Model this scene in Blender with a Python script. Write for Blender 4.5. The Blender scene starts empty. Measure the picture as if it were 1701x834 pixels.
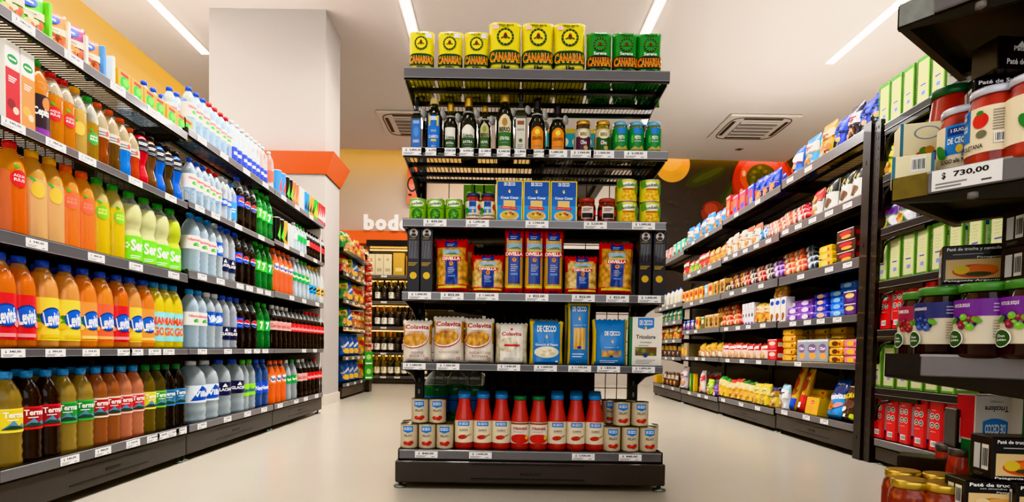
import bpy, bmesh, math, random
from mathutils import Vector, Matrix
random.seed(7)
PI = math.pi
SC = bpy.context.scene
COL = SC.collection

# ------------------------------------------------------------------ camera
F, PITCH, ROLL, CX, CY, CAMH = 990.0, .034, .0154, 827.6, 613.9, .52
_cp, _sp, _cr, _sr = math.cos(PITCH), math.sin(PITCH), math.cos(ROLL), math.sin(ROLL)
def pxof(X, Y, Z):
    Z -= CAMH
    d = Y*_cp - Z*_sp; u = Y*_sp + Z*_cp
    return CX + F*(X*_cr + u*_sr)/d, CY - F*(u*_cr - X*_sr)/d
cam_d = bpy.data.cameras.new('camera'); cam = bpy.data.objects.new('camera', cam_d); COL.objects.link(cam)
cam_d.sensor_width = 36; cam_d.sensor_fit = 'HORIZONTAL'; cam_d.lens = F/1701*36
cam_d.shift_x = (850.5-CX)/1701; cam_d.shift_y = (CY-417)/1701
R0 = Vector((1, 0, 0)); U0 = Vector((0, _sp, _cp)); Fw = Vector((0, _cp, -_sp))
cx_ = R0*_cr + U0*_sr; cy_ = U0*_cr - R0*_sr; cz_ = -Fw
m = Matrix((cx_, cy_, cz_)).transposed().to_4x4(); m.translation = Vector((0, 0, CAMH))
cam.matrix_world = m; cam_d.clip_start = .05
SC.camera = cam

# ------------------------------------------------------------------ materials
def lin(h):
    h = h.lstrip('#'); o = []
    for i in (0, 2, 4):
        c = int(h[i:i+2], 16)/255
        o.append(c/12.92 if c <= .04045 else ((c+.055)/1.055)**2.4)
    return (*o, 1)
_M = {}
def newmat(name):
    mt = bpy.data.materials.new(name); mt.use_nodes = True
    nt = mt.node_tree; nt.nodes.clear()
    return mt, nt, nt.nodes.new('ShaderNodeOutputMaterial')
def C(h, rough=.45, metal=0, coat=0, noise=0, nscale=8, bump=0):
    key = ('c', h, rough, metal, coat, noise, nscale, bump)
    if key in _M: return _M[key]
    mt, nt, out = newmat('paint_'+h.strip('#'))
    b = nt.nodes.new('ShaderNodeBsdfPrincipled'); nt.links.new(b.outputs[0], out.inputs[0])
    b.inputs['Base Color'].default_value = lin(h); b.inputs['Roughness'].default_value = rough
    b.inputs['Metallic'].default_value = metal; b.inputs['Coat Weight'].default_value = coat
    if noise or bump:
        tc = nt.nodes.new('ShaderNodeTexCoord'); n = nt.nodes.new('ShaderNodeTexNoise'); n.inputs['Scale'].default_value = nscale
        n.inputs['Detail'].default_value = 5
        nt.links.new(tc.outputs['Object'], n.inputs['Vector'])
        if noise:
            mx = nt.nodes.new('ShaderNodeMix'); mx.data_type = 'RGBA'
            c = lin(h); mx.inputs[6].default_value = tuple(max(0, v*(1-noise)) for v in c[:3])+(1,)
            mx.inputs[7].default_value = tuple(min(1, v*(1+noise)) for v in c[:3])+(1,)
            nt.links.new(n.outputs[0], mx.inputs[0]); nt.links.new(mx.outputs[2], b.inputs['Base Color'])
        if bump:
            bp = nt.nodes.new('ShaderNodeBump'); bp.inputs['Strength'].default_value = bump
            nt.links.new(n.outputs[0], bp.inputs['Height']); nt.links.new(bp.outputs[0], b.inputs['Normal'])
    _M[key] = mt; return mt
def FILM(h): return C(h, .24, 0, .5, .16, 38, .28)
def MET(h, r=.3): return C(h, r, .9)
def ripple(nt, b, scale, k):
    tc = nt.nodes.new('ShaderNodeTexCoord'); mp = nt.nodes.new('ShaderNodeMapping'); mp.inputs['Scale'].default_value = (1, 1, .55)
    n = nt.nodes.new('ShaderNodeTexNoise'); n.inputs['Scale'].default_value = scale; n.inputs['Detail'].default_value = 1
    bp = nt.nodes.new('ShaderNodeBump'); bp.inputs['Strength'].default_value = k; bp.inputs['Distance'].default_value = .01
    nt.links.new(tc.outputs['Object'], mp.inputs[0]); nt.links.new(mp.outputs[0], n.inputs['Vector']); nt.links.new(n.outputs[0], bp.inputs['Height'])
    nt.links.new(bp.outputs[0], b.inputs['Normal'])
    if 'Coat Normal' in b.inputs: nt.links.new(bp.outputs[0], b.inputs['Coat Normal'])
def LIQ(h, tr=.3):
    key = ('l', h, tr)
    if key in _M: return _M[key]
    mt, nt, out = newmat('liquid_'+h.strip('#'))
    b = nt.nodes.new('ShaderNodeBsdfPrincipled'); b.inputs['Base Color'].default_value = lin(h)
    b.inputs['Roughness'].default_value = .1; b.inputs['Coat Weight'].default_value = .7; b.inputs['Coat Roughness'].default_value = .03
    tl = nt.nodes.new('ShaderNodeBsdfTranslucent'); tl.inputs[0].default_value = lin(h)
    t = nt.nodes.new('ShaderNodeBsdfTransparent'); c = lin(h); t.inputs[0].default_value = tuple(min(1, v*.9+.1) for v in c[:3])+(1,)
    ripple(nt, b, 40, .16)
    m1 = nt.nodes.new('ShaderNodeMixShader'); m1.inputs[0].default_value = .3
    m2 = nt.nodes.new('ShaderNodeMixShader'); m2.inputs[0].default_value = tr
    nt.links.new(b.outputs[0], m1.inputs[1]); nt.links.new(tl.outputs[0], m1.inputs[2])
    nt.links.new(m1.outputs[0], m2.inputs[1]); nt.links.new(t.outputs[0], m2.inputs[2]); nt.links.new(m2.outputs[0], out.inputs[0])
    _M[key] = mt; return mt
def CLEAR(h, lo=.10, hi=.75):
    key = ('g', h, lo, hi)
    if key in _M: return _M[key]
    mt, nt, out = newmat('clear_'+h.strip('#'))
    b = nt.nodes.new('ShaderNodeBsdfPrincipled'); c = lin(h)
    b.inputs['Base Color'].default_value = tuple(.45+.55*v for v in c[:3])+(1,) if min(c[:3]) > .4 else c; b.inputs['Roughness'].default_value = .06; b.inputs['Coat Weight'].default_value = .8; b.inputs['Coat Roughness'].default_value = .03
    ripple(nt, b, 34, .12)
    t = nt.nodes.new('ShaderNodeBsdfTransparent'); t.inputs[0].default_value = tuple(1-(1-v)*.6 for v in c[:3])+(1,)
    lw = nt.nodes.new('ShaderNodeLayerWeight'); lw.inputs[0].default_value = .35
    mr = nt.nodes.new('ShaderNodeMapRange'); mr.inputs[3].default_value = lo; mr.inputs[4].default_value = hi
    mx = nt.nodes.new('ShaderNodeMixShader')
    nt.links.new(lw.outputs['Facing'], mr.inputs[0]); nt.links.new(mr.outputs[0], mx.inputs[0])
    nt.links.new(t.outputs[0], mx.inputs[1]); nt.links.new(b.outputs[0], mx.inputs[2]); nt.links.new(mx.outputs[0], out.inputs[0])
    _M[key] = mt; return mt
def FOOD(h1, h2, h3, scale=70, stretch=(1, 1, 1)):
    key = ('f', h1, h2, h3, scale, stretch)
    if key in _M: return _M[key]
    mt, nt, out = newmat('food_'+h1.strip('#'))
    b = nt.nodes.new('ShaderNodeBsdfPrincipled'); nt.links.new(b.outputs[0], out.inputs[0])
    b.inputs['Roughness'].default_value = .3; b.inputs['Coat Weight'].default_value = .5
    tc = nt.nodes.new('ShaderNodeTexCoord'); mp = nt.nodes.new('ShaderNodeMapping'); mp.inputs['Scale'].default_value = stretch
    v = nt.nodes.new('ShaderNodeTexVoronoi'); v.inputs['Scale'].default_value = scale
    r = nt.nodes.new('ShaderNodeValToRGB'); e = r.color_ramp.elements
    e[0].position = 0; e[0].color = lin(h1); e[1].position = .9; e[1].color = lin(h3)
    k = r.color_ramp.elements.new(.5); k.color = lin(h2)
    bp = nt.nodes.new('ShaderNodeBump'); bp.inputs['Strength'].default_value = .5; bp.invert = True
    nt.links.new(tc.outputs['Object'], mp.inputs[0]); nt.links.new(mp.outputs[0], v.inputs['Vector'])
    nt.links.new(v.outputs['Distance'], r.inputs[0]); nt.links.new(r.outputs[0], b.inputs['Base Color'])
    nt.links.new(v.outputs['Distance'], bp.inputs['Height']); nt.links.new(bp.outputs[0], b.inputs['Normal'])
    _M[key] = mt; return mt
def EMIT(h, s):
    key = ('e', h, s)
    if key in _M: return _M[key]
    mt, nt, out = newmat('glow_'+h.strip('#'))
    e = nt.nodes.new('ShaderNodeEmission'); e.inputs[0].default_value = lin(h); e.inputs[1].default_value = s
    nt.links.new(e.outputs[0], out.inputs[0]); _M[key] = mt; return mt

BLK = C('#141213', .35, 0, .15, .15, 20)          # painted steel of the shelving
BLK2 = C('#1d1b1b', .45, 0, .1, .12, 15)
KICK = C('#3d3835', .42, 0, .15, .1, 12)
RAIL = C('#6b696c', .22, .2, .5, .08, 6)
RAIL_HI = C('#a3a2a4', .2, .3, .5)  # painted highlight for the thin edge strips of the price rails
WHITE = C('#f2f0ec'); INK = C('#161616'); GREY = C('#8a8a88')

# ------------------------------------------------------------------ mesh building
class MB:
    def __init__(s): s.v = []; s.f = []; s.m = []; s.mats = []; s.sm = []
    def mi(s, mat):
        if mat not in s.mats: s.mats.append(mat)
        return s.mats.index(mat)
    def add(s, vs, fs, mat, smooth=False):
        o = len(s.v); s.v += [tuple(v) for v in vs]; k = s.mi(mat)
        for f in fs: s.f.append(tuple(i+o for i in f)); s.m.append(k); s.sm.append(smooth)
        return s
    def box(s, x0, x1, y0, y1, z0, z1, mat, front=None):
        vs = [(x, y, z) for z in (z0, z1) for y in (y0, y1) for x in (x0, x1)]
        fs = [(0, 2, 3, 1), (4, 5, 7, 6), (2, 6, 7, 3), (0, 4, 6, 2), (1, 3, 7, 5)]
        s.add(vs, fs, mat); s.add([vs[0], vs[1], vs[5], vs[4]], [(0, 1, 2, 3)], front or mat); return s
    def bbox(s, x0, x1, y0, y1, z0, z1, mat, b=.002, faces=None):
        """box with chamfered edges; faces: {'x-','x+','y-','y+','z-','z+': material}"""
        c = ((x0+x1)/2, (y0+y1)/2, (z0+z1)/2); h = ((x1-x0)/2, (y1-y0)/2, (z1-z0)/2)
        faces = faces or {}
        vi = {}; vs = []
        for sx in (-1, 1):
            for sy in (-1, 1):
                for sz in (-1, 1):
                    for a in range(3):
                        sg = (sx, sy, sz); p = [c[i]+sg[i]*(h[i] if i == a else h[i]-b) for i in range(3)]
                        vi[(sx, sy, sz, a)] = len(vs); vs.append(tuple(p))
        o = len(s.v); s.v += vs
        def q(ids, mat): s.f.append(tuple(i+o for i in ids)); s.m.append(s.mi(mat)); s.sm.append(False)
        for a, nm in ((0, 'x'), (1, 'y'), (2, 'z')):
            i, j = (a+1) % 3, (a+2) % 3
            for sg in (-1, 1):
                ids = []
                for (p, r) in ((-1, -1), (1, -1), (1, 1), (-1, 1)):
                    t = [0, 0, 0]; t[a] = sg; t[i] = p; t[j] = r; ids.append(vi[(*t, a)])
                if sg < 0: ids.reverse()
                q(ids, faces.get(nm+('+' if sg > 0 else '-'), mat))
            for p in (-1, 1):
                for r in (-1, 1):
                    ids = []
                    for sg, ax in ((-1, i), (1, i), (1, j), (-1, j)):
                        t = [0, 0, 0]; t[a] = sg; t[i] = p; t[j] = r; ids.append(vi[(*t, ax)])
                    q(ids, mat)
        for sx in (-1, 1):
            for sy in (-1, 1):
                for sz in (-1, 1): q([vi[(sx, sy, sz, k)] for k in range(3)], mat)
        return s
    def lathe(s, prof, n, matf, smooth=True, c=(0, 0), close=True):
        """prof: (r, z) bottom to top; matf: material or function of z"""
        o = len(s.v)
        for r, z in prof:
            for k in range(n):
                a = 2*PI*k/n; s.v.append((c[0]+r*math.cos(a), c[1]+r*math.sin(a), z))
        for i in range(len(prof)-1):
            zm = (prof[i][1]+prof[i+1][1])/2; mt = matf(zm) if callable(matf) else matf; mk = s.mi(mt)
            for k in range(n):
                k2 = (k+1) % n
                s.f.append((o+i*n+k, o+i*n+k2, o+(i+1)*n+k2, o+(i+1)*n+k)); s.m.append(mk); s.sm.append(smooth)
        if close:
            for i, rev in ((0, True), (len(prof)-1, False)):
                ids = [o+i*n+k for k in range(n)]
                if rev: ids.reverse()
                z = prof[i][1]; mt = matf(z) if callable(matf) else matf
                s.f.append(tuple(ids)); s.m.append(s.mi(mt)); s.sm.append(False)
        return s
    def tube(s, pts, r, mat, n=6):
        rings = []
        P = [Vector(p) for p in pts]
        for i, p in enumerate(P):
            d = (P[min(i+1, len(P)-1)]-P[max(i-1, 0)]).normalized()
            a = d.orthogonal().normalized() if abs(d.z) > .99 else d.cross(Vector((0, 0, 1))).normalized(); b = d.cross(a)
            rings.append([p+(a*math.cos(2*PI*k/n)+b*math.sin(2*PI*k/n))*r for k in range(n)])
        vs = [v for rg in rings for v in rg]; fs = []
        for i in range(len(P)-1):
            for k in range(n): fs.append((i*n+k, i*n+(k+1) % n, (i+1)*n+(k+1) % n, (i+1)*n+k))
        fs.append(tuple(range(n))); fs.append(tuple(range((len(P)-1)*n, len(P)*n)))
        return s.add(vs, fs, mat, True)
    def build(s, name, parent=None, recalc=True, loc=None):
        me = bpy.data.meshes.new(name); me.from_pydata(s.v, [], s.f)
        for mt in s.mats: me.materials.append(mt)
        me.polygons.foreach_set('material_index', s.m); me.polygons.foreach_set('use_smooth', s.sm)
        me.update()
        if recalc:
            bm = bmesh.new(); bm.from_mesh(me); bmesh.ops.recalc_face_normals(bm, faces=bm.faces); bm.to_mesh(me); bm.free()
        o = bpy.data.objects.new(name, me); COL.objects.link(o)
        if parent: o.parent = parent
        if loc: o.location = loc
        return o

_T = {}
def textmesh(s, bold=0):
    k = (s, bold)
    if k not in _T:
        cu = bpy.data.curves.new('lettering', 'FONT'); cu.body = s; cu.size = 1; cu.resolution_u = 2; cu.offset = bold
        o = bpy.data.objects.new('lettering', cu)
        me = bpy.data.meshes.new_from_object(o)
        vs = [(v.co.x, v.co.y) for v in me.vertices]; fs = [tuple(p.vertices) for p in me.polygons]
        bpy.data.objects.remove(o); bpy.data.curves.remove(cu); bpy.data.meshes.remove(me)
        xs = [v[0] for v in vs] or [0]; ys = [v[1] for v in vs] or [0]
        x0, x1, y0, y1 = min(xs), max(xs), min(ys), max(ys)
        _T[k] = ([((x-x0)/(x1-x0)-.5, (y-y0)/(y1-y0)-.5) for x, y in vs], fs)
    return _T[k]

def _cut(P, ax, lo, hi):
    for sg, lim in ((1, lo), (-1, hi)):
        Q = []
        for k in range(len(P)):
            a, b = P[k-1], P[k]; da, db = sg*(a[ax]-lim), sg*(b[ax]-lim)
            if (da >= 0) != (db >= 0):
                t = da/(da-db); Q.append((a[0]+(b[0]-a[0])*t, a[1]+(b[1]-a[1])*t))
            if db >= 0: Q.append(b)
        P = Q
        if len(P) < 3: return []
    return P
def diced(vs, fs, dx, dy):
    """cut flat artwork into small cells so that it can follow a curved face"""
    ov, of, ix = [], [], {}
    for f in fs:
        cells = [[vs[i] for i in f]]
        for ax, d in ((0, dx), (1, dy)):
            if not d: continue
            nxt = []
            for P in cells:
                lo, hi = min(p[ax] for p in P), max(p[ax] for p in P)
                k0, k1 = math.floor(lo/d), math.ceil(hi/d)
                if k1-k0 <= 1: nxt.append(P); continue
                for k in range(k0, k1):
                    Q = _cut(P, ax, k*d, (k+1)*d)
                    if Q: nxt.append(Q)
            cells = nxt
        for P in cells:
            ids = []
            for p in P:
                key = (round(p[0], 7), round(p[1], 7))
                if key not in ix: ix[key] = len(ov); ov.append(p)
                if not ids or ids[-1] != ix[key]: ids.append(ix[key])
            if ids[0] == ids[-1]: ids.pop()
            if len(set(ids)) >= 3 and len(set(ids)) == len(ids): of.append(tuple(ids))
    return ov, of
class Art:
    """flat printed artwork in label coordinates (metres), later mapped onto a face, a cylinder or a bag"""
    def __init__(s): s.L = []
    def raw(s, vs, fs, mat): s.L.append((vs, fs, mat)); return s
    def rect(s, x0, x1, y0, y1, mat, nx=1, ny=1):
        vs = [(x0+(x1-x0)*i/nx, y0+(y1-y0)*j/ny) for j in range(ny+1) for i in range(nx+1)]
        return s.raw(vs, [(j*(nx+1)+i, j*(nx+1)+i+1, (j+1)*(nx+1)+i+1, (j+1)*(nx+1)+i) for j in range(ny) for i in range(nx)], mat)
    def ell(s, cx, cy, rx, ry, mat, n=20, r0=0, rot=0):
        ks = [r0, .5+.5*r0, 1]; vs = []; fs = []
        ca, sa = math.cos(rot), math.sin(rot)
        for k in ks:
            for i in range(n):
                a = 2*PI*i/n; x, y = rx*k*math.cos(a), ry*k*math.sin(a); vs.append((cx+x*ca-y*sa, cy+x*sa+y*ca))
        for j in range(2):
            for i in range(n): fs.append((j*n+i, j*n+(i+1) % n, (j+1)*n+(i+1) % n, (j+1)*n+i))
        return s.raw(vs, fs, mat)
    def poly(s, pts, mat): return s.raw(list(pts), [tuple(range(len(pts)))], mat)
    def text(s, t, cx, cy, w, h, mat, bold=0, rot=0, arch=0):
        vs, fs = textmesh(t, bold); ca, sa = math.cos(rot), math.sin(rot)
        return s.raw([(cx+x*w*ca-(y*h+arch*(.25-x*x))*sa, cy+x*w*sa+(y*h+arch*(.25-x*x))*ca) for x, y in vs], fs, mat)
    def lines(s, x0, x1, y0, y1, n, mat, fill=.4):
        d = (y1-y0)/n
        for i in range(n): s.rect(x0, x0+(x1-x0)*(.7+.3*((i*7) % 5)/4), y0+i*d, y0+i*d+d*fill, mat, 4)
        return s
    def barcode(s, x0, x1, y0, y1):
        s.rect(x0, x1, y0, y1, WHITE); w = x1-x0
        for i in range(9): s.rect(x0+w*(.08+.1*i), x0+w*(.08+.1*i+.03+.03*((i*5) % 3)/2), y0+(y1-y0)*.15, y1-(y1-y0)*.15, INK)
        return s
    def build(s, mapper, name, parent, eps=.00025, mb=None, step=None):
        b = mb or MB(); step = step or getattr(mapper, 'step', None); kk = getattr(mapper, 'gap', .22)
        for i, (vs, fs, mat) in enumerate(s.L):
            if step: vs, fs = diced(vs, fs, *step)
            b.add([mapper(x, y, eps*(.4+kk*i)) for x, y in vs], fs, mat)
        return b if mb is not None else b.build(name, parent, recalc=False)
def flat(y0): return lambda x, z, o: (x, y0-o, z)
def sidex(x0, sg): return lambda a, z, o: (x0+sg*o, a*sg, z)          # artwork on a side face
def top_(z0): return lambda x, y, o: (x, y, z0+o)
def cyl(R, z0=0, a0=0):
    f = lambda x, z, o: ((R+o)*math.sin(x/R+a0), -(R+o)*math.cos(x/R+a0), z+z0)
    f.step = (R*.1, None); f.gap = .5; return f

def empty(name, loc=(0, 0, 0), rz=0):
    o = bpy.data.objects.new(name, None); COL.objects.link(o); o.location = loc; o.rotation_euler = (0, 0, rz); o.empty_display_size = .05
    return o
def tag(o, label, cat, group=None):
    o['label'] = label; o['category'] = cat
    if group: o['group'] = group
    return o
def structure(o): o['kind'] = 'structure'; return o
def copy_tree(o, parent=None):
    c = o.copy(); COL.objects.link(c)
    if parent: c.parent = parent
    for ch in list(o.children): copy_tree(ch, c)
    return c

# ------------------------------------------------------------------ product placement
PROTO = {}; USED = set(); ITEMS = []
def spawn(key, loc, rz, desc, where, cat, tilt=(0, 0), scale=None, order=None):
    o = PROTO[key]
    if key in USED: o = copy_tree(o)
    USED.add(key)
    o.location = loc; o.rotation_euler = (tilt[0], tilt[1], rz)
    if scale: o.scale = scale if isinstance(scale, tuple) else (scale,)*3
    ITEMS.append((o, desc, where, cat, order if order is not None else pxof(*loc)[0]))
    return o
ORD = ['first', 'second', 'third', 'fourth', 'fifth', 'sixth', 'seventh', 'eighth', 'ninth', 'tenth', 'eleventh', 'twelfth', 'thirteenth',
       'fourteenth', 'fifteenth', 'sixteenth', 'seventeenth', 'eighteenth', 'nineteenth', 'twentieth', 'twenty-first', 'twenty-second', 'twenty-third', 'twenty-fourth']
def finish_labels():
    G = {}
    for it in ITEMS: G.setdefault((it[1], it[2]), []).append(it)
    for (d, w), L in G.items():
        L.sort(key=lambda t: t[4])
        for i, (o, _, _, cat, _) in enumerate(L):
            if len(L) == 1: o['label'] = f'{d}, {w}'
            else: o['label'] = f'{d}, {ORD[min(i, 23)]} from left, {w}'
            o['category'] = cat
            o['group'] = ('%ses' if cat.endswith('x') else '%ss') % cat + ', ' + w
            if len(o['label'].replace(',', '').split()) > 16: print('LONG', o['label'])
class Frame:
    """a run of shelving: local x along the front, local y into the shelf"""
    def __init__(s, X, Y, rz): s.X, s.Y, s.rz = X, Y, rz; s.c, s.s = math.cos(rz), math.sin(rz)
    def w(s, x, y, z): return (s.X+x*s.c-y*s.s, s.Y+x*s.s+y*s.c, z)
    def find(s, px, y, z, lo=-6., hi=8.):
        best = None; flo = None
        def f(x):
            p = s.w(x, y, z)
            return (pxof(*p)[0] if p[1] > .25 else None)
        xs = [lo+(hi-lo)*i/400 for i in range(401)]
        for a, b in zip(xs, xs[1:]):
            fa, fb = f(a), f(b)
            if fa is None or fb is None: continue
            if (fa-px)*(fb-px) <= 0:
                for _ in range(40):
                    mid = (a+b)/2; fm = f(mid)
                    if (fa-px)*(fm-px) <= 0: b = mid
                    else: a, fa = mid, fm
                return (a+b)/2
        raise ValueError('no position for %s' % px)
def put(Fr, px, y, z, key, desc, where, cat, drz=0, jit=.03, **kw):
    x = Fr.find(px, y, z)
    return spawn(key, Fr.w(x, y, z), Fr.rz+drz+random.uniform(-jit, jit), desc, where, cat, order=px, **kw)
# ------------------------------------------------------------------ room
SC.view_settings.view_transform = 'Khronos PBR Neutral'
SC.view_settings.exposure = 0.1; SC.view_settings.gamma = .88
SC.cycles.use_denoising = True
SC.cycles.transparent_max_bounces = 24
SC.cycles.max_bounces = 7
SC.cycles.sample_clamp_indirect = 6
wd = bpy.data.worlds.new('world'); SC.world = wd; wd.use_nodes = True
wd.node_tree.nodes['Background'].inputs[0].default_value = (.95, .97, 1, 1); wd.node_tree.nodes['Background'].inputs[1].default_value = .6
HC = 3.43
def surf(name, h, rough, var, scale, bump=0):
    mt, nt, out = newmat(name)
    b = nt.nodes.new('ShaderNodeBsdfPrincipled'); nt.links.new(b.outputs[0], out.inputs[0])
    tc = nt.nodes.new('ShaderNodeTexCoord'); n = nt.nodes.new('ShaderNodeTexNoise'); n.inputs['Scale'].default_value = scale; n.inputs['Detail'].default_value = 6
    nt.links.new(tc.outputs['Object'], n.inputs['Vector'])
    mx = nt.nodes.new('ShaderNodeMix'); mx.data_type = 'RGBA'; c = lin(h)
    mx.inputs[6].default_value = tuple(v*(1-var) for v in c[:3])+(1,); mx.inputs[7].default_value = tuple(min(1, v*(1+var)) for v in c[:3])+(1,)
    nt.links.new(n.outputs[0], mx.inputs[0]); nt.links.new(mx.outputs[2], b.inputs['Base Color'])
    b.inputs['Roughness'].default_value = rough
    if bump:
        bp = nt.nodes.new('ShaderNodeBump'); bp.inputs['Strength'].default_value = bump; nt.links.new(n.outputs[0], bp.inputs['Height']); nt.links.new(bp.outputs[0], b.inputs['Normal'])
    return mt
M_FLOOR = surf('floor_resin', '#afa89c', .27, .05, 1.4)
M_CEIL = surf('ceiling_plaster', '#d8d2ce', .8, .015, .6)
M_COL = surf('column_plaster', '#b2adaa', .7, .02, .8)
M_WALL = surf('wall_plaster', '#c2bab2', .7, .02, .8)
M_WARM = surf('wall_cove_plaster', '#e2dcd0', .75, .02, .8)
M_ORANGE = C('#ee6a02', .3, 0, .2, .04, 2)
XW0, XW1, YW = -3.95, 4.75, 9.3
structure(MB().box(XW0-.2, XW1+.2, -2.5, YW+.3, -.1, 0, M_FLOOR).build('floor'))
cb = MB(); pts = [(-3.6, -2.5), (4.32, -2.5), (4.32, 9.17), (-3.6, 8.82)]
cb.add([(x, y, HC) for x, y in pts]+[(x, y, HC+.09) for x, y in pts], [(3, 2, 1, 0), (4, 5, 6, 7), (0, 1, 5, 4), (1, 2, 6, 5), (2, 3, 7, 6), (3, 0, 4, 7)], M_CEIL)
structure(cb.build('ceiling'))
structure(MB().box(XW0-.2, XW1+.2, -2.5, YW+.3, 3.95, 4.05, M_WALL).build('trim_4'))
structure(MB().box(XW0-.2, XW0, -2.5, YW, 0, 3.95, M_WARM).build('wall_left'))
structure(MB().box(XW1, XW1+.2, -2.5, YW, 0, 3.95, M_WARM).build('wall_right'))
structure(MB().box(XW0-.2, XW1+.2, YW, YW+.2, 0, 3.95, M_WALL).build('wall_back'))
structure(MB().box(-2.546, -1.535, 5.25, 5.72, 0, HC, M_COL).build('column'))
# warm LED strips hidden in the cove between the ceiling edge and the walls
LED = EMIT('#ffc62e', 17)
def led(n, x0, x1, y0, y1):
    structure(MB().box(x0, x1, y0, y1, HC+.10, HC+.115, LED).build('trim_%d' % n))
led(5, -3.72, -3.69, .5, 8.9); led(6, 4.38, 4.41, .5, 9.1); led(7, -3.5, 2.2, 8.97, 9.0); led(8, 2.2, 4.3, 9.2, 9.22)
# flared orange crown round the column
tb = MB()
def crown(z, e): return [(-2.546-e, 5.25-e*.9, z), (-1.535+e, 5.25-e*.9, z), (-1.535+e, 5.72, z), (-2.546-e, 5.72, z)]
A, B_, D_ = crown(2.02, .012), crown(2.19, .1), crown(2.19, .0)
for P, Q in ((A, B_), (B_, D_)):
    for i in range(4): tb.add([P[i], P[(i+1) % 4], Q[(i+1) % 4], Q[i]], [(0, 1, 2, 3)], M_ORANGE)
structure(tb.build('trim_1', recalc=False))
structure(MB().box(-2.56, -1.52, 5.235, 5.725, 0, .09, C('#cfc8c0', .5)).build('baseboard_column'))

# back wall: orange fascia with white raised letters, and the big vegetable mural
structure(MB().box(-3.9, -.2, 9.04, YW, 2.085, 2.275, M_ORANGE).build('trim_2'))
SG = tag(empty('sign_lettering', (-2.05, 9.03, 2.275)), 'white raised letters on the orange band above the wine shelves', 'sign')
xx = 0.
for ch, cw, ch_h, dz in (('b', .16, .235, 0), ('o', .17, .17, 0), ('d', .16, .235, 0), ('e', .165, .17, 0), ('g', .16, .235, -.065), ('a', .15, .17, 0)):
    vs, fs = textmesh(ch, .05); n = len(vs); lb = MB()
    vv = [(xx+(x+.5)*cw, dz+(y+.5)*ch_h) for x, y in vs]
    for y in (-.035, 0): lb.add([(x, y, z) for x, z in vv], fs, C('#ffffff', .4))
    ed = {(a, b) for f in fs for a, b in zip(f, f[1:]+f[:1])}
    lb.add([(x, y, z) for y in (-.035, 0) for x, z in vv], [(a, b, b+n, a+n) for a, b in ed if (b, a) not in ed], C('#f4f0ea', .4))
    lb.build('letter_'+ch, SG, recalc=False); xx += cw+.015
mb_ = MB().box(2.1, 4.72, 9.27, 9.298, 1.2, 3.9, C('#3b3431', .5, 0, 0, .35, 2.5))
a = Art(); T = lambda px, pz: (px, pz)
a.ell(2.63, 3.40, .27, .27, C('#e8b84a', .4, 0, 0, .15, 5), 32); a.ell(2.60, 3.46, .17, .16, C('#f3cf6a', .4), 24)
for cx, cz, rx, rz_, rot, h in ((3.14, 3.22, .33, .105, .45, '#39401c'), (3.18, 3.25, .26, .05, .45, '#4f5626'), (3.42, 2.78, .46, .10, 1.15, '#2f3a18'), (3.46, 2.84, .36, .035, 1.15, '#434f22')):
    a.ell(cx, cz, rx, rz_, C(h, .4, 0, 0, .25, 7), 32, 0, rot)
rr = random.Random(3)
for i in range(46):                                                # dill sprig
    t = rr.uniform(0, 1); x0, z0 = 3.75+.06*math.sin(5*t), 2.75+.75*t; an = rr.choice((-1, 1))*rr.uniform(.4, 1.1)+PI/2; l = rr.uniform(.08, .22)
    x1, z1 = x0+l*math.cos(an), z0+l*math.sin(an)
    a.poly([(x0, z0-.006), (x1, z1), (x0, z0+.006)], C('#6b6527', .6))
a.poly([(3.72, 2.7), (3.735, 2.7), (3.79, 3.5), (3.78, 3.5)], C('#6b6527', .6))
for cx, cz, r, c1, c2 in ((3.27, 2.68, .185, '#8f2f20', '#b8482e'), (4.60, 3.28, .17, '#b98235', '#d3a14e'), (4.66, 3.0, .2, '#8f5b2b', '#a8763f')):
    a.ell(cx, cz, r, r*.95, C(c1, .4, 0, 0, .2, 6), 28); a.ell(cx-.03, cz+.05, r*.55, r*.5, C(c2, .4), 20)
a.ell(4.02, 3.15, .47, .50, C('#b5200f', .3, 0, .3, .2, 4), 40); a.ell(4.0, 3.2, .43, .42, C('#d83417', .3, 0, .3, .15, 4), 40); a.ell(4.0, 3.24, .33, .29, C('#f06322', .3), 32)
a.ell(4.0, 3.22, .23, .21, C('#5a5416', .5, 0, 0, .4, 14), 28)
for i in range(18):
    an = 2*PI*i/18; a.ell(4.0+.12*math.cos(an)*(1+.4*(i % 3)/2), 3.22+.11*math.sin(an)*(1+.4*(i % 3)/2), .035, .03, C('#8f8a2a' if i % 2 else '#6c6a1c', .5), 10)
for x, z in ((3.70, 3.0), (3.73, 3.28), (4.24, 2.98), (3.8, 2.88)): a.ell(x, z, .03, .05, C('#ffd9c8', .3), 12)
for i in range(26):
    x, z = rr.uniform(2.2, 3.1), rr.uniform(2.0, 3.0); a.ell(x, z, rr.uniform(.01, .05), rr.uniform(.02, .14), C('#423b37', .6), 10, 0, rr.uniform(0, 3))
a.build(flat(9.27), '', None, .0006, mb_)
tag(mb_.build('wall_mural', recalc=False), 'dark chalkboard mural of giant pepper and cucumbers on the back wall', 'mural')
ob = MB().box(-1.43, -1.15, 9.2, 9.215, 2.72, 3.28, M_ORANGE)
oa = Art().ell(-1.36, 3.02, .075, .12, INK, 24, .72).ell(-1.39, 2.86, .03, .02, INK, 12); oa.build(flat(9.2), '', None, .001, ob)
tag(ob.build('wall_poster', recalc=False), 'narrow orange poster with black curve behind the central display', 'poster')

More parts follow.
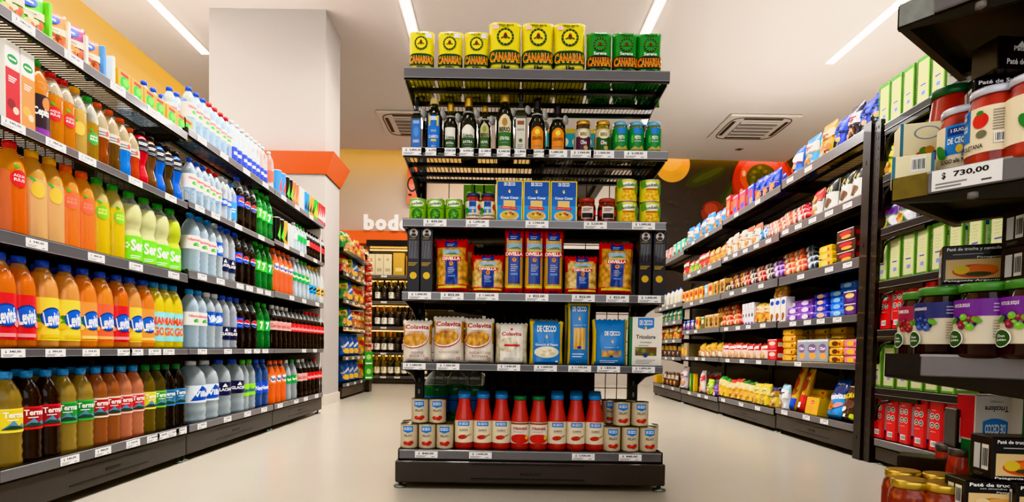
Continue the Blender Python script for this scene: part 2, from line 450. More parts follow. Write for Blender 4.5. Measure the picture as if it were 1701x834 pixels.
# ceiling fittings
for i, (x, y0, d, w) in enumerate(((-2.97, .8, 'leftmost strip light, ending at the white column', 1), (-.83, .8, 'strip light above the yellow packs, left of the display', 1), (1.297, .8, 'strip light above the green packs, right of the display', 1), (3.262, .8, 'rightmost strip light above the biscuit shelving', 1))):
    r = tag(empty('ceiling_light', (x, y0, HC)), 'white LED '+d, 'light', 'strip lights in the ceiling')
    MB().box(-.05, .05, 0, 5.27, -.006, .0, C('#f3f0ec', .4)).build('light_frame', r)
    MB().box(-.036, .036, .01, 5.25, -.012, -.0065, EMIT('#fffaf4', 24)).build('light_diffuser', r)
def cassette(x, y, label):
    r = tag(empty('air_conditioner', (x, y, HC)), label, 'air conditioner', 'air conditioners in the ceiling')
    cw = C('#d9d0c8', .5)
    MB().bbox(-.44, .44, -.42, .42, -.03, -.002, cw, .012).build('casing', r)
    g = MB().box(-.24, .24, -.23, .23, -.042, -.03, C('#a59d97', .5))
    for k in range(16): g.box(-.235, .235, -.225+k*.028, -.225+k*.028+.008, -.047, -.042, C('#8d8681', .5))
    for k in range(5): g.box(-.24, .24, -.23+k*.113, -.23+k*.113+.012, -.05, -.042, cw)
    g.build('intake_grille', r)
    dk = C('#4a443f', .6)
    for sx, sy in ((1, 0), (-1, 0), (0, 1), (0, -1)):
        q = MB()
        if sx: q.box(sx*.33-.022, sx*.33+.022, -.24, .24, -.0335, -.0305, dk)
        else: q.box(-.24, .24, sy*.32-.022, sy*.32+.022, -.0335, -.0305, dk)
        q.build('louvre_slot', r)
    rim = []
    for i in range(41):
        t = 2*PI*i/40; c, s = math.cos(t), math.sin(t); rim.append((.38*abs(c)**.35*(1 if c > 0 else -1), .37*abs(s)**.35*(1 if s > 0 else -1), -.031))
    MB().tube(rim, .006, dk).build('seam', r)
cassette(3.22, 7.76, 'white ceiling air conditioner above the biscuit aisle')
cassette(-1.12, 7.82, 'white ceiling air conditioner half hidden behind the central display')
s = tag(empty('ceiling_sensor', (3.398, 8.62, HC)), 'small round dark ceiling sensor near the vegetable mural', 'sensor')
MB().lathe([(.045, -.004), (.06, -.001)], 20, C('#a89c93', .5)).build('sensor_ring', s); MB().lathe([(.006, -.012), (.03, -.0045)], 16, INK).build('sensor_eye', s)

# added fill lights without fixtures: frontal, aisle, back wall and upward bounce
def area(name, x, y, z, sx, sy, power, col=(1, .975, .95), rot=(0, 0, 0), spread=PI):
    l = bpy.data.lights.new(name, 'AREA'); l.shape = 'RECTANGLE'; l.size = sx; l.size_y = sy; l.energy = power; l.color = col; l.spread = spread
    o = bpy.data.objects.new(name, l); COL.objects.link(o); o.location = (x, y, z); o.rotation_euler = rot
area('front_fill', .1, -2.2, 1.9, 6.5, 2.6, 75, rot=(math.radians(92), 0, 0))
area('aisle_fill', -.35, 3.0, 3.3, .25, 4, 120, rot=(0, .62, 0), spread=1.8); area('aisle_fill', .55, 4.2, 3.3, .25, 4, 80, rot=(0, -.6, 0), spread=1.8)
area('back_fill', .2, 7.6, 3.38, 4, .5, 115); area('bounce_fill', -2.6, 3.4, 1.9, .5, 3.5, 45, rot=(PI, 0, 0)); area('bounce_fill', 3.0, 4.5, 1.9, .5, 4.5, 60, rot=(PI, 0, 0))

# ------------------------------------------------------------------ shelving
def price_tag(parent, x, z, txt, w=.083, h=.026, y=-.0095, tilt=0):
    b = MB(); b.box(x-w/2, x+w/2, y, y+.001, z-h/2, z+h/2, C('#ecebec', .35))
    a = Art()
    a.text('$', x-w*.32, z+h*.16, w*.06, h*.36, INK, .03); a.text(txt, x+w*.07, z+h*.17, w*.5, h*.32, INK, .03)
    a.lines(x-w*.44, x+w*.1, z-h*.4, z-h*.08, 2, GREY, .5); a.lines(x+w*.22, x+w*.42, z-h*.36, z-h*.22, 1, C('#5a5a5a'), .6)
    a.build(flat(y), '', None, .0003, b)
    return b.build('price_tag', parent, recalc=False)
def add_tags(sh, zt, lip, spec, txt):
    for i, t in enumerate(spec):
        x, s = t if isinstance(t, tuple) else (t, txt[i % len(txt)])
        price_tag(sh, x, zt-lip*.5-.001, s, h=min(.026, lip*.8))
def shelf(parent, w, d, zt, lip=.042, wire=False, tags=(), txt=('340,00', '384,00', '334,00', '560,00'), x0=0., rail=RAIL, brackets=True):
    b = MB(); e = .004
    x1 = x0+w-e; x0 = x0+e
    b.box(x0, x1, -.002, .010, zt-lip, zt, BLK); b.bbox(x0, x1, -.008, -.002, zt-lip+.003, zt-.003, rail, .002)
    b.box(x0, x1, -.0085, -.0075, zt-.006, zt-.003, RAIL_HI); b.box(x0, x1, -.0085, -.0075, zt-lip+.003, zt-lip+.005, RAIL_HI)
    if wire:
        n = int(w/.0155)
        for k in range(n+1):
            x = x0+.004+(x1-x0-.012)*k/n; b.box(x, x+.0028, .010, d, zt-.009, zt-.006, BLK)
        for y in (.012, d*.36, d*.68, d-.03): b.box(x0, x1, y, y+.022, zt-.022 if y > .02 else zt-.02, zt-.0095, BLK)
        for x in (x0, x1-.006): b.box(x, x+.006, .010, d, zt-.03, zt-.004, BLK)
    else:
        b.box(x0, x1, .010, d, zt-.012, zt-.006, BLK); b.box(x0, x1, .010, .03, zt-lip, zt-.012, BLK); b.box(x0, x1, d*.5-.02, d*.5+.02, zt-.026, zt-.012, BLK2)
    if brackets:
        for x in (x0+.001, x1-.005):
            P = [(.02, zt-.012), (.03, zt-lip), (d*.6, zt-.055), (d, zt-.10), (d, zt-.012)]
            m_ = len(P); b.add([(x, y, z) for y, z in P]+[(x+.004, y, z) for y, z in P], [tuple(range(m_)), tuple(range(m_, 2*m_))[::-1]]+[(i, (i+1) % m_, (i+1) % m_+m_, i+m_) for i in range(m_)], BLK)
    o = b.build('shelf', parent)
    add_tags(o, zt, lip, tags, txt)
    return o
def bay(label, Fr, x0, w, shelves, depth=.42, base=(.165, .125, .03), back=(.12, 1.5), mesh=None, top=1.5, base_tags=(), txt=('340,00', '384,00', '334,00', '560,00'), uprights=True, group=None, name='shelving_unit', base_x=(0, 0), base_depth=None, end_panel=None):
    r = tag(empty(name, Fr.w(x0, 0, 0), Fr.rz), label, 'shelving', group)
    for sp in shelves: shelf(r, w, **sp)
    zt, zk, zf = base; bd = base_depth or depth
    b = MB(); X0, X1 = base_x[0]+.002, w+base_x[1]-.002
    b.bbox(X0, X1, .004, bd, zf, zk, KICK, .004); b.box(X0+.01, X1-.01, .012, bd, zk, zt-.006, BLK)
    for z in (zf+(zk-zf)*.28, zf+(zk-zf)*.78): b.box(X0+(X1-X0)*.28, X0+(X1-X0)*.71, .002, .0045, z-.0016, z+.0016, BLK)
    b.box(X0+(X1-X0)*.46, X0+(X1-X0)*.54, .0025, .0045, zf+(zk-zf)*.45, zf+(zk-zf)*.55, BLK2)
    o = b.build('base_plinth', r)
    bs = MB(); bs.box(X0+.006, X1-.006, 0, .014, zk+.002, zt, BLK); bs.bbox(X0+.006, X1-.006, -.006, 0, zk+.004, zt-.002, RAIL, .002); bs.box(X0+.006, X1-.006, -.0065, -.0055, zt-.005, zt-.003, RAIL_HI)
    rl = bs.build('price_rail', r)
    for i, t in enumerate(base_tags):
        x, s = t if isinstance(t, tuple) else (t, txt[i % len(txt)])
        price_tag(rl, x, (zk+zt)/2, s, y=-.0075, h=min(.026, (zt-zk)*.75))
    for x in (X0+.02, X1-.02):
        MB().lathe([(.022, 0), (.022, .005), (.007, .009), (.007, zf)], 10, MET('#8f9a96', .35), c=(x, .03)).build('levelling_foot', r)
    if uprights:
        for x in (.016, w-.016):
            u = MB().box(x-.015, x+.015, depth, depth+.05, 0, top, BLK)
            for k in range(int(top/.05)): u.box(x-.004, x+.004, depth-.0015, depth, .04+k*.05, .06+k*.05, INK)
            u.build('upright_post', r)
    if back: MB().box(.02, w-.02, depth+.012, depth+.02, back[0], back[1], BLK2).build('back_panel', r)
    if mesh:
        g = MB(); z0, z1, st = mesh
        for k in range(int((w-.04)/st)+1): g.box(.02+k*st, .023+k*st, depth+.02, depth+.023, z0, z1, BLK)
        for k in range(int((z1-z0)/st)+1): g.box(.02, w-.02, depth+.017, depth+.02, z0+k*st, z0+k*st+.003, BLK)
        g.build('back_mesh', r)
    return r

# left drinks run (faces the aisle, +X)
LF = Frame(-1.372, 1.625, PI/2)
LZ = {1: [1.44, 1.14, .83, .504], 2: [1.468, 1.152, .852, .504], 3: [1.468, 1.17, .858, .504]}
for n_, x0, w in ((1, 0, 1.0), (2, 1.0, 1.005), (3, 2.005, 1.02)):
    z = LZ[n_]; tg = {1: [(.1, .3, .52, .74), (.06, .22, .36, .62, .86), (.14, .4, .62, .88), (.05, .21, .37, .55, .62, .74, .84)],
                      2: [(.12, .34, .6, .86), (.1, .25, .5, .8), (.12, .3, .52, .64, .78, .9), (.12, .38, .62, .74, .86)],
                      3: [(.15, .4, .7), (.2, .5, .8), (.3, .55, .85), (.55, .8)]}[n_]
    bay('dark steel shelving bay of bottled drinks, '+{1: 'nearest on the left', 2: 'middle one on the left', 3: 'farthest one before the column'}[n_], LF, x0, w,
        [dict(d=.40, zt=z[i], lip=(.038, .032, .042, .030)[i], wire=i < 3, tags=tg[i]) for i in range(4)], depth=.42, back=(.12, 1.1), mesh=(1.1, 1.42, .05), top=1.47,
        base_tags={1: (.27, .43, .6, .73, .8, .88, .94), 2: (.12, .38, .62, .85), 3: (.1, .4, .6, .85)}[n_], group='drinks shelving bays on the left')
LE = MB().box(0, .02, .0, .46, .03, 1.47, C('#cfc9c3', .5)).build('end_panel'); LE.parent = [o for o in bpy.data.objects if o.get('label', '').startswith('dark steel shelving bay of bottled drinks, farthest')][0]; LE.location = (1.022, .02, 0)

# right biscuit run (faces the aisle, -X)
RK = .02; RRZ = -PI/2-math.atan(RK)
RF = Frame(1.81, 2.98, RRZ)                     # local x = 0 at the post, negative x runs away from the camera
RB = [(-.93, .92), (-2.0, 1.06), (-3.1, 1.09)]
RZ = [[(1.645, .062), (1.325, .055), (1.015, .058), (.727, .042), (.477, .036)], [(1.622, .05), (1.312, .055), (1.02, .06), (.735, .045), (.477, .037)], [(1.595, .045), (1.30, .06), (1.02, .06), (.74, .047), (.478, .037)]]
for k, (x0, w) in enumerate(RB):
    bay('dark steel shelving bay of biscuits, '+('nearest to the black post', 'second from the black post', 'third from the black post')[k], RF, x0, w,
        [dict(d=.40, zt=z, lip=l, wire=(i == 0), tags=([(.12, .35), (.08, .25, .42, .6, .78), (.3, .62, .8), (.22, .4, .55, .72), (.3,)], [(.3, .7), (.1, .3, .5, .7, .9), (.25, .5, .8), (.15, .4, .6, .85), (.2, .5, .8)], [(.3, .7), (.2, .5, .8), (.3, .6), (.2, .45), (.2, .5, .7)])[k][i], txt=('790,00', '815,00', '1.040,00', '640,00')) for i, (z, l) in enumerate(RZ[k])],
        depth=.42, back=(.1, 1.55), base=((.168, .125, .03), (.155, .11, .025), (.145, .10, .02))[k], top=1.64 if k == 0 else 1.58, base_tags=((.14, .42, .62), (.12, .5, .8), (.3, .6, .8))[k], group='biscuit shelving bays on the right')
RR = [o for o in bpy.data.objects if o.get('label', '').endswith('nearest to the black post')][0]
for xa, xb, ya, tp in ((.922, .985, -.02, 1.655), (.992, 1.045, -.01, 1.64)):
    u = MB().box(xa, xb, ya, .05, 0, tp, C('#262324', .35, 0, .2, .1, 12))
    if xa > .99:
        for k in range(32):
            for x in (1.006, 1.024): u.box(x, x+.006, -.0112, -.0096, .05+k*.05, .065+k*.05, C('#4a4848', .5))
    else:
        for z in (.1, .62, 1.05, 1.45): u.box(.95, .956, -.0212, -.0198, z, z+.02, INK)
    u.build('front_post', RR)
FAR = [(1.56, .05), (1.04, .05), (.86, .05), (.66, .045), (.47, .04)]
bay('dark steel shelving bay of groceries, farthest on the right', RF, -4.3, 1.19, [dict(d=.36, zt=z, lip=l, tags=(.3, .6, .9) if i else ()) for i, (z, l) in enumerate(FAR)], back=(.1, 1.3), base=(.15, .105, .02), top=1.35, base_tags=(.5, .9), group='biscuit shelving bays on the right')
# near right run, same line, beyond the post towards the camera
NZ = [1.61, 1.368, 1.12, .872, .642, .37]
NR = bay('dark shelving bay of packs behind the jar stand, right corner', RF, .135, 1.0, [dict(d=.40, zt=z, lip=.04, rail=BLK2, tags=()) for z in NZ], back=(.1, 1.9), base=(.125, .085, .02), top=1.95)
for z in NZ:                                   # curved end brackets that show beside the post
    b = MB(); P = [(.0, z-.04), (.0, z-.02)]
    pts = [(x, -.004, zz) for x, zz in ((.01, z-.165), (.012, z-.12), (.03, z-.085), (.06, z-.068), (.11, z-.062))]
    b.tube(pts, .006, BLK2); b.box(0, .30, -.004, .012, z-.058, z-.04, BLK); b.box(-.004, .004, 0, .38, z-.16, z-.01, BLK)
    b.build('shelf_bracket', NR)

# central end display (faces the camera)
CF = Frame(.124, 2.2, 0)
CZ = [(1.538, .042), (1.252, .036), (.995, .034), (.729, .034), (.468, .030)]
def cx2(px, z): return CF.find(px, -.01, z)
ctags = [[], [(687, '2,800.00'), (719, '6,370.00'), (744, '3,320.00'), (776, '4,500.00'), (806, '2,180.00'), (835, '3,340.00'), (867, '1,800.00'), (893, '2,070.00'), (923, '1,580.00'), (967, '1,560.00'), (1001, '1,560.00'), (1056, '2,100.02')],
         [(722.5, '430.00'), (793, '1,290.00'), (892, '1,760.00'), (989, '2,220.00'), (1069, '1,090.00')],
         [(697, '1,000.00'), (751, '822.00'), (809, '1,360.00'), (892, '822.00'), (969, '822.00'), (1026, '822.00'), (1079, '1,600.00')],
         [(688, '1,380.00'), (744, '1,300.00'), (845, '1,640.00'), (906, '1,600.00'), (963, '1,730.00'), (1011, '1,800.00'), (1069, '1,890.00')]]
CB = tag(empty('end_display', (.124, 2.2, 0)), 'black free-standing end display of pasta and oils, centre of the aisle', 'shelving')
for i, (z, l) in enumerate(CZ):
    sh = shelf(CB, .972, .40, z, l, wire=i < 2, x0=-.486)
    for px, t in ctags[i]: price_tag(sh, cx2(px, z-.02), z-l*.5, t, w=.084, h=min(.027, l*.8))
b = MB(); b.bbox(-.5, .5, -.01, .45, .022, .103, KICK, .004)
for z in (.040, .094): b.box(-.22, .2, -.0125, -.009, z-.002, z+.002, BLK)
Art().text('MAQUIPLACE', .0, .058, .075, .012, BLK, .02).build(flat(-.0105), '', None, .0005, b)
b.box(-.478, .478, .01, .45, .103, .139, BLK); b.build('base_plinth', CB)
b = MB().box(-.486, .486, .0, .014, .108, .146, BLK).bbox(-.486, .486, -.007, 0, .110, .144, RAIL, .002).box(-.486, .486, -.0078, -.0068, .140, .143, RAIL_HI).box(-.49, -.486, -.006, .2, .103, .146, BLK).box(.486, .49, -.006, .2, .103, .146, BLK)
rl = b.build('price_rail', CB)
for px, t in ((708, '840.00'), (798, '1,500.00'), (969, '1,500.00'), (1047, '840.00')): price_tag(rl, cx2(px, .127), .127, t, w=.084, h=.024, y=-.009)
for x in (-.485, .485):
    for y in (.02, .42): MB().lathe([(.025, 0), (.025, .006), (.008, .01), (.008, .024)], 12, MET('#9aa39f', .35), c=(x, y)).build('levelling_foot', CB)
for x in (-.47, .47):
    u = MB().box(x-.018, x+.018, .41, .46, .02, 1.5, BLK)
    for k in range(28): u.box(x-.004, x+.004, .4085, .41, .12+k*.05, .14+k*.05, GREY)
    u.build('upright_post', CB)
g = MB()
for z0, z1 in ((.14, .43),):
    for k in range(19): g.box(-.452+k*.05, -.449+k*.05, .425, .428, z0, z1, BLK)
    for k in range(5): g.box(-.455, .455, .428, .431, z0+.02+k*.065, z0+.023+k*.065, BLK)
for z0, z1 in ((.44, .69),):
    for k in range(19): g.box(-.452+k*.05, -.449+k*.05, .425, .428, z0, z1, BLK)
    for k in range(5): g.box(-.455, .455, .428, .431, z0+k*.06, z0+.003+k*.06, BLK)
for k in range(10): g.box(-.452+k*.1, -.449+k*.1, .425, .428, .95, 1.5, BLK)
for k in range(4): g.box(-.455, .455, .428, .431, .98+k*.13, .983+k*.13, BLK)
g.build('back_mesh', CB)
b = MB().box(-.45, .45, .432, .436, .69, .965, C('#131212', .6))
for k in range(8): b.box(-.45, .45, .429, .432, .705+k*.033, .709+k*.033, C('#2a2828', .4))
b.build('back_panel', CB)

# island run behind the end display: shelves seen through the mesh
IF_L = Frame(-.30, 3.72, -PI/2)               # faces -X (left aisle)
IF_R = Frame(.55, 2.74, PI/2)                 # faces +X (right aisle)
bay('island shelving back to back behind the end display, left side', IF_L, 0, 1.0, [dict(d=.36, zt=z, lip=.035) for z in (.47, .78, 1.16)], depth=.36, back=(.12, 1.15), base=(.14, .105, .02), top=1.2)
bay('island shelving back to back behind the end display, right side', IF_R, 0, 1.0, [dict(d=.36, zt=z, lip=.035) for z in (.47, .95, 1.45)], depth=.36, back=(.3, 1.4), base=(.12, .09, .02), top=1.45)

MB().box(-.06, .44, 2.715, 2.73, .10, .70, C('#161414', .5)).build('end_panel', [o for o in bpy.data.objects if o.get('label', '').endswith('display, right side')][0])  # dark board added to darken the view through the mesh
_e = bpy.data.objects['end_panel.001']; _e.matrix_parent_inverse = _e.parent.matrix_basis.inverted()

# chips run past the column and the wine shelves on the back wall
HF = Frame(-1.535, 5.86, PI/2)
HZ = [1.50, 1.268, .998, .722, .428]
bay('dark shelving bay of snack bags past the white column', HF, 0, 1.05, [dict(d=.36, zt=z, lip=.045, tags=(.15, .4, .65, .9) if i else ()) for i, z in enumerate(HZ)], depth=.38, back=(.1, 1.55), base=(.155, .115, .02), top=1.55, base_tags=(.2, .5, .8))
WF = Frame(-1.95, 8.55, 0)
WZ = [1.555, 1.188, .822, .452]
WB = bay('dark wine shelving under the orange band on the back wall', WF, 0, 1.7, [dict(d=.36, zt=z, lip=.04, tags=(.3, .7, 1.1, 1.5)) for z in WZ], depth=.4, back=(.1, 2.07), base=(.115, .07, .01), top=2.07, base_tags=(.3, .5, .9))
MB().box(.02, 1.68, .1, .4, 1.98, 2.07, BLK).build('canopy', WB)
for z in [1.965]+[z-.05 for z in WZ]: MB().box(.03, 1.67, .30, .33, z-.012, z, EMIT('#ffc766', 9)).build('shelf_light', WB)

# angled jar stand at the right edge
DF = Frame(.616, .95, -math.radians(53.1))
DZ = [1.065, .797, .523, .245]
DS = tag(empty('jar_stand', (.616, .95, 0), DF.rz), 'black angled stand of jars and pate boxes, close at the right', 'shelving')
for i, z in enumerate(DZ):
    b = MB(); w, d, lip = .62, .29, .036
    b.box(0, w, .004, d, z-.012, z-.006, BLK2); b.box(0, w, 0, .008, z-lip, z, BLK)
    b.bbox(.05, w, -.007, 0, z-lip+.002, z, C('#7d7a7f', .2, .3, .5), .002); b.box(.05, w, -.0076, -.0068, z-.004, z-.001, RAIL_HI)
    b.box(.003, .05, -.003, 0, z-lip+.002, z, C('#7a6a35' if i == 1 else ('#8f9491' if i == 0 else '#2a2829'), .45, .2, 0, .3, 60))  # shelf-end colours vary; the yellow one paints in a reflection
    if i < 3:                                  # tapered black apron under the rail, folded rims and a stiffener
        b.add([(0, .0, z-lip), (w, .0, z-lip), (w, .006, z-lip-.085), (0, .006, z-lip-.002)], [(0, 1, 2, 3)], BLK)
        b.box(0, .012, 0, d, z-lip, z-.006, BLK2); b.box(0, w, d-.02, d, z-.03, z-.006, BLK)
        b.box(.26, .30, .01, d, z-.03, z-.012, BLK2)
    o = b.build('shelf', DS)
    if i == 1: price_tag(o, .098, z-.017, '730,00', w=.083, h=.030, y=-.0085)
    if i < 2: MB().lathe([(.0001, -.006), (.007, -.004), (.007, .004)], 14, C('#7d7874', .5)).build('plug', DS, loc=(.105, .001, z-lip-.009))
MB().box(.56, .62, .29, .33, .0, 1.5, BLK).build('upright_post', DS)
MB().box(0, .62, .0, .29, .02, .12, KICK).build('base_plinth', DS)
for x in (.03, .59): MB().lathe([(.02, 0), (.02, .02)], 10, MET('#8f9a96')).build('levelling_foot', DS, loc=(x, .05, 0))
# ------------------------------------------------------------------ product kinds
def HZ_(Fr, px, topy, y, z0):
    """height of a thing standing at depth y on shelf z0 whose top shows at row topy"""
    lo, hi = z0, z0+.6
    for _ in range(40):
        m_ = (lo+hi)/2; x = Fr.find(px, y, m_)
        if pxof(*Fr.w(x, y, m_))[1] > topy: lo = m_
        else: hi = m_
    return (lo+hi)/2-z0
SODA = [(.72, 0), (.92, .012), (1, .05), (1, .22), (.93, .30), (.98, .38), (1, .44), (1, .60), (.97, .68), (.82, .77), (.56, .86), (.36, .91), (.34, .945)]
JUICE = [(.8, 0), (.97, .015), (1, .05), (1, .60), (.97, .68), (.85, .77), (.6, .86), (.42, .91), (.38, .945)]
WATER = [(.8, 0), (.97, .015), (1, .05), (.93, .1), (1, .15), (.93, .2), (1, .25), (.95, .3), (1, .35), (1, .62), (.95, .66), (1, .70), (.8, .80), (.5, .88), (.36, .91), (.36, .945)]
SPORT = [(.85, 0), (1, .03), (1, .2), (.72, .34), (.72, .42), (.95, .58), (1, .64), (1, .82), (.75, .89), (.6, .92), (.6, .935)]
SERB = [(.8, 0), (.98, .02), (1, .06), (1, .38), (.9, .43), (.8, .48), (.95, .56), (1, .64), (.97, .73), (.8, .82), (.55, .88), (.38, .92), (.36, .945)]
JUG = [(.85, 0), (.98, .02), (1, .05), (.95, .1), (1, .14), (1, .22), (.95, .27), (1, .31), (1, .62), (.97, .7), (.85, .8), (.6, .88), (.34, .92), (.32, .95)]
def bottle(key, name, H, R, prof, body, cap, label=None, fill=.86, neck=None, seg=18, decal=None, caph=None):
    r = empty(name)
    neck = neck or CLEAR('#dfe6e6')
    pr = [(a*R, b*H) for a, b in prof]
    MB().lathe(pr, seg, (lambda z: body if z < fill*H else neck)).build('bottle_body', r)
    zc = pr[-1][1]-(caph or .055)*H*.45; cr = pr[-1][0]*1.18
    MB().lathe([(cr, zc), (cr, H-.002), (cr*.93, H)], 14, cap).build('screw_cap', r)
    if label:
        z0, z1, base, fn = label; z0 *= H; z1 *= H
        b = MB().lathe([(R+.0006, z0), (R+.0006, z1)], seg+6, base, close=False)
        if fn: a = Art(); fn(a, R, z1-z0); a.build(cyl(R+.0008, (z0+z1)/2), '', None, .0002, b)
        b.build('wrap_label', r, recalc=False)
    if decal:
        zc_, fn = decal; a = Art(); fn(a, R); a.build(cyl(R*1.0+.0006, zc_*H), 'printed_decal', r, .0002)
    PROTO[key] = r
def can(key, name, H, R, mat, fn=None, lid='#c9c9c6', body=True, a0=0, paper=(.04, .96)):
    r = empty(name); m_ = MET(lid, .28)
    MB().lathe([(R*.9, 0), (R, H*.02), (R, H*.035), (R*.97, H*.045), (R*.97, H*.955), (R, H*.965), (R, H*.99), (R*.96, H), (R*.93, H-.003), (R*.2, H-.003)], 24, m_).build('metal_can', r)
    b = MB().lathe([(R*.985, H*paper[0]), (R*.985, H*paper[1])], 28, mat, close=False)
    if fn: a = Art(); fn(a, R, H); a.build(cyl(R*.985+.0002, H/2), '', None, .0002, b)
    b.build('wrap_label', r, recalc=False); PROTO[key] = r
def jar(key, name, H, R, food, lid, label=None, lidh=.13, cone=None, glass=None, lidtop=None):
    r = empty(name)
    pr = [(R*.8, 0), (R*.97, H*.02), (R, H*.06), (R, H*.66), (R*.95, H*.76), (R*.82, H*(1-lidh-.02)), (R*.80, H*(1-lidh*.5))] if not cone else [(a*R, b*H) for a, b in cone]
    MB().lathe(pr, 24, food).build('glass_body', r)
    lr = pr[-1][0]*1.12; zl = H*(1-lidh)
    b = MB().lathe([(lr*.97, zl), (lr, zl+.001), (lr, H-.003), (lr*.95, H)], 24, lid)
    if lidtop: Art().ell(0, 0, lr*.8, lr*.8, lidtop, 20).build(top_(H), '', None, .0003, b)
    b.build('lid', r)
    if label:
        z0, z1, base, fn = label; b = MB()
        b.lathe([(R+.0006, z0*H), (R+.0006, z1*H)], 28, base, close=False)
        if fn: a = Art(); fn(a, R, (z1-z0)*H); a.build(cyl(R+.0008, (z0+z1)/2*H), '', None, .0002, b)
        b.build('wrap_label', r, recalc=False)
    PROTO[key] = r
def box(key, name, w, d, h, mat, faces=None, art=None, side=None, side2=None, top=None, b=.0015):
    mb = MB().bbox(-w/2, w/2, -d/2, d/2, 0, h, mat, b, faces)
    if art: a = Art(); art(a, w, h); a.build(flat(-d/2), '', None, .0003, mb)
    if side: a = Art(); side(a, d, h); a.build(sidex(w/2, 1), '', None, .0003, mb)
    if side2: a = Art(); side2(a, d, h); a.build(lambda y, z, o: (-w/2-o, -y, z), '', None, .0003, mb)
    if top: a = Art(); top(a, w, d); a.build(top_(h), '', None, .0003, mb)
    PROTO[key] = mb.build(name, recalc=False)
def pouch(key, name, w, h, t, zone, art=None, seed=0, stand=True, n=(12, 16), wr=.10, brick=False):
    def nz(u, v): return 1+wr*(math.sin(6*u+8*v+seed)+math.sin(14*v-5*u+2*seed)+.5*math.sin(19*u+seed))*.5
    def th(u, v):
        a = max(0, 1-abs(u)**(6 if brick else 2.6))**.5
        bt = min(1, max(v, 0)/.08)**.5 if stand else max(0, 1-max(0, (.5-v)/.5)**2.4)**.6
        tp = max(0, 1-max(0, (v-(.9 if brick else .3))/(.1 if brick else .7))**(2.6))**.6
        if v > .965: return .0014
        return t/2*a*bt*tp+.0014
    mb = MB(); nu, nv = n; vs = []; ix = {}
    for sgn in (-1, 1):
        for j in range(nv+1):
            for i in range(nu+1):
                u = -1+2*i/nu; v = j/nv
                x = u*w/2*(.95+.05*abs(2*v-1)**2)
                z = v*h+(.0025*((i % 2)*2-1) if j == nv else 0)
                ix[(sgn, i, j)] = len(vs); vs.append((x, sgn*th(u, v)*nz(u, v), max(z, 0)))
    groups = {}
    for sgn in (-1, 1):
        for j in range(nv):
            for i in range(nu):
                q = [ix[(sgn, i, j)], ix[(sgn, i+1, j)], ix[(sgn, i+1, j+1)], ix[(sgn, i, j+1)]]
                if sgn > 0: q.reverse()
                mt = zone(-1+2*(i+.5)/nu, (j+.5)/nv) if callable(zone) else zone
                groups.setdefault(mt, []).append(tuple(q))
    base = None
    for j in range(nv):
        for i, rev in ((0, 0), (nu, 1)):
            q = [ix[(1, i, j)], ix[(-1, i, j)], ix[(-1, i, j+1)], ix[(1, i, j+1)]]
            groups[next(iter(groups))].append(tuple(q[::-1] if rev else q))
    for i in range(nu): groups[next(iter(groups))].append((ix[(-1, i, 0)], ix[(1, i, 0)], ix[(1, i+1, 0)], ix[(-1, i+1, 0)]))
    mb.v = vs
    for mt, fs in groups.items():
        k = mb.mi(mt)
        for f in fs: mb.f.append(f); mb.m.append(k); mb.sm.append(True)
    if art:
        a = Art(); art(a, w, h)
        def mp(x, z, o):
            v = min(max(z/h, 0), 1); u = max(-1, min(1, x/(w/2*(.95+.05*abs(2*v-1)**2))))
            return (x, -th(u, v)*nz(u, v)-o-.0022, z)
        mp.gap = .6; a.build(mp, '', None, .0003, mb, (w/nu*.45, h/nv*.6))
    PROTO[key] = mb.build(name, recalc=False)
def roll(key, name, L, R, mat, c2, c3):
    mb = MB(); vs_ = []; n = 12
    pr = [(.35*R, -L/2), (R*.5, -L/2+.012), (R*.96, -L/2+.02), (R, -L/4), (R*.97, 0), (R, L/4), (R*.96, L/2-.02), (R*.5, L/2-.012), (.35*R, L/2)]
    o = MB().lathe(pr, n, lambda z: c2 if abs(z) < L*.18 else (c3 if abs(z) > L*.38 else mat))
    mb.v = [(z, y, x+R) for x, y, z in o.v]; mb.f, mb.m, mb.mats, mb.sm = o.f, o.m, o.mats, o.sm
    a = Art().ell(L*.1, 0, L*.09, R*.6, c3, 12).ell(-L*.12, 0, L*.05, R*.5, WHITE, 10)
    a.build(lambda x, y, off: (x, -(R+off+.0005)*math.cos(y/R), R+(R+off+.0005)*math.sin(y/R)), '', None, .0003, mb)
    PROTO[key] = mb.build(name, recalc=True)
def flow(key, name, w, d, h, mat, c2, c3, txt=None):
    """a flow-wrapped biscuit brick lying on its side with crimped fins"""
    mb = MB().bbox(-w/2, w/2, -d/2, d/2, 0, h, mat, h*.18)
    for s in (-1, 1): mb.box(min(s*w/2, s*(w/2+.012)), max(s*w/2, s*(w/2+.012)), -d*.42, d*.42, h*.47, h*.53, mat)
    a = Art().ell(0, h*.5, w*.25, h*.32, c2, 16).ell(w*.33, h*.45, w*.08, h*.22, c3, 10)
    if txt: a.text(txt, 0, h*.5, w*.36, h*.3, c3, .02)
    a.build(flat(-d/2), '', None, .0004, mb); PROTO[key] = mb.build(name, recalc=False)

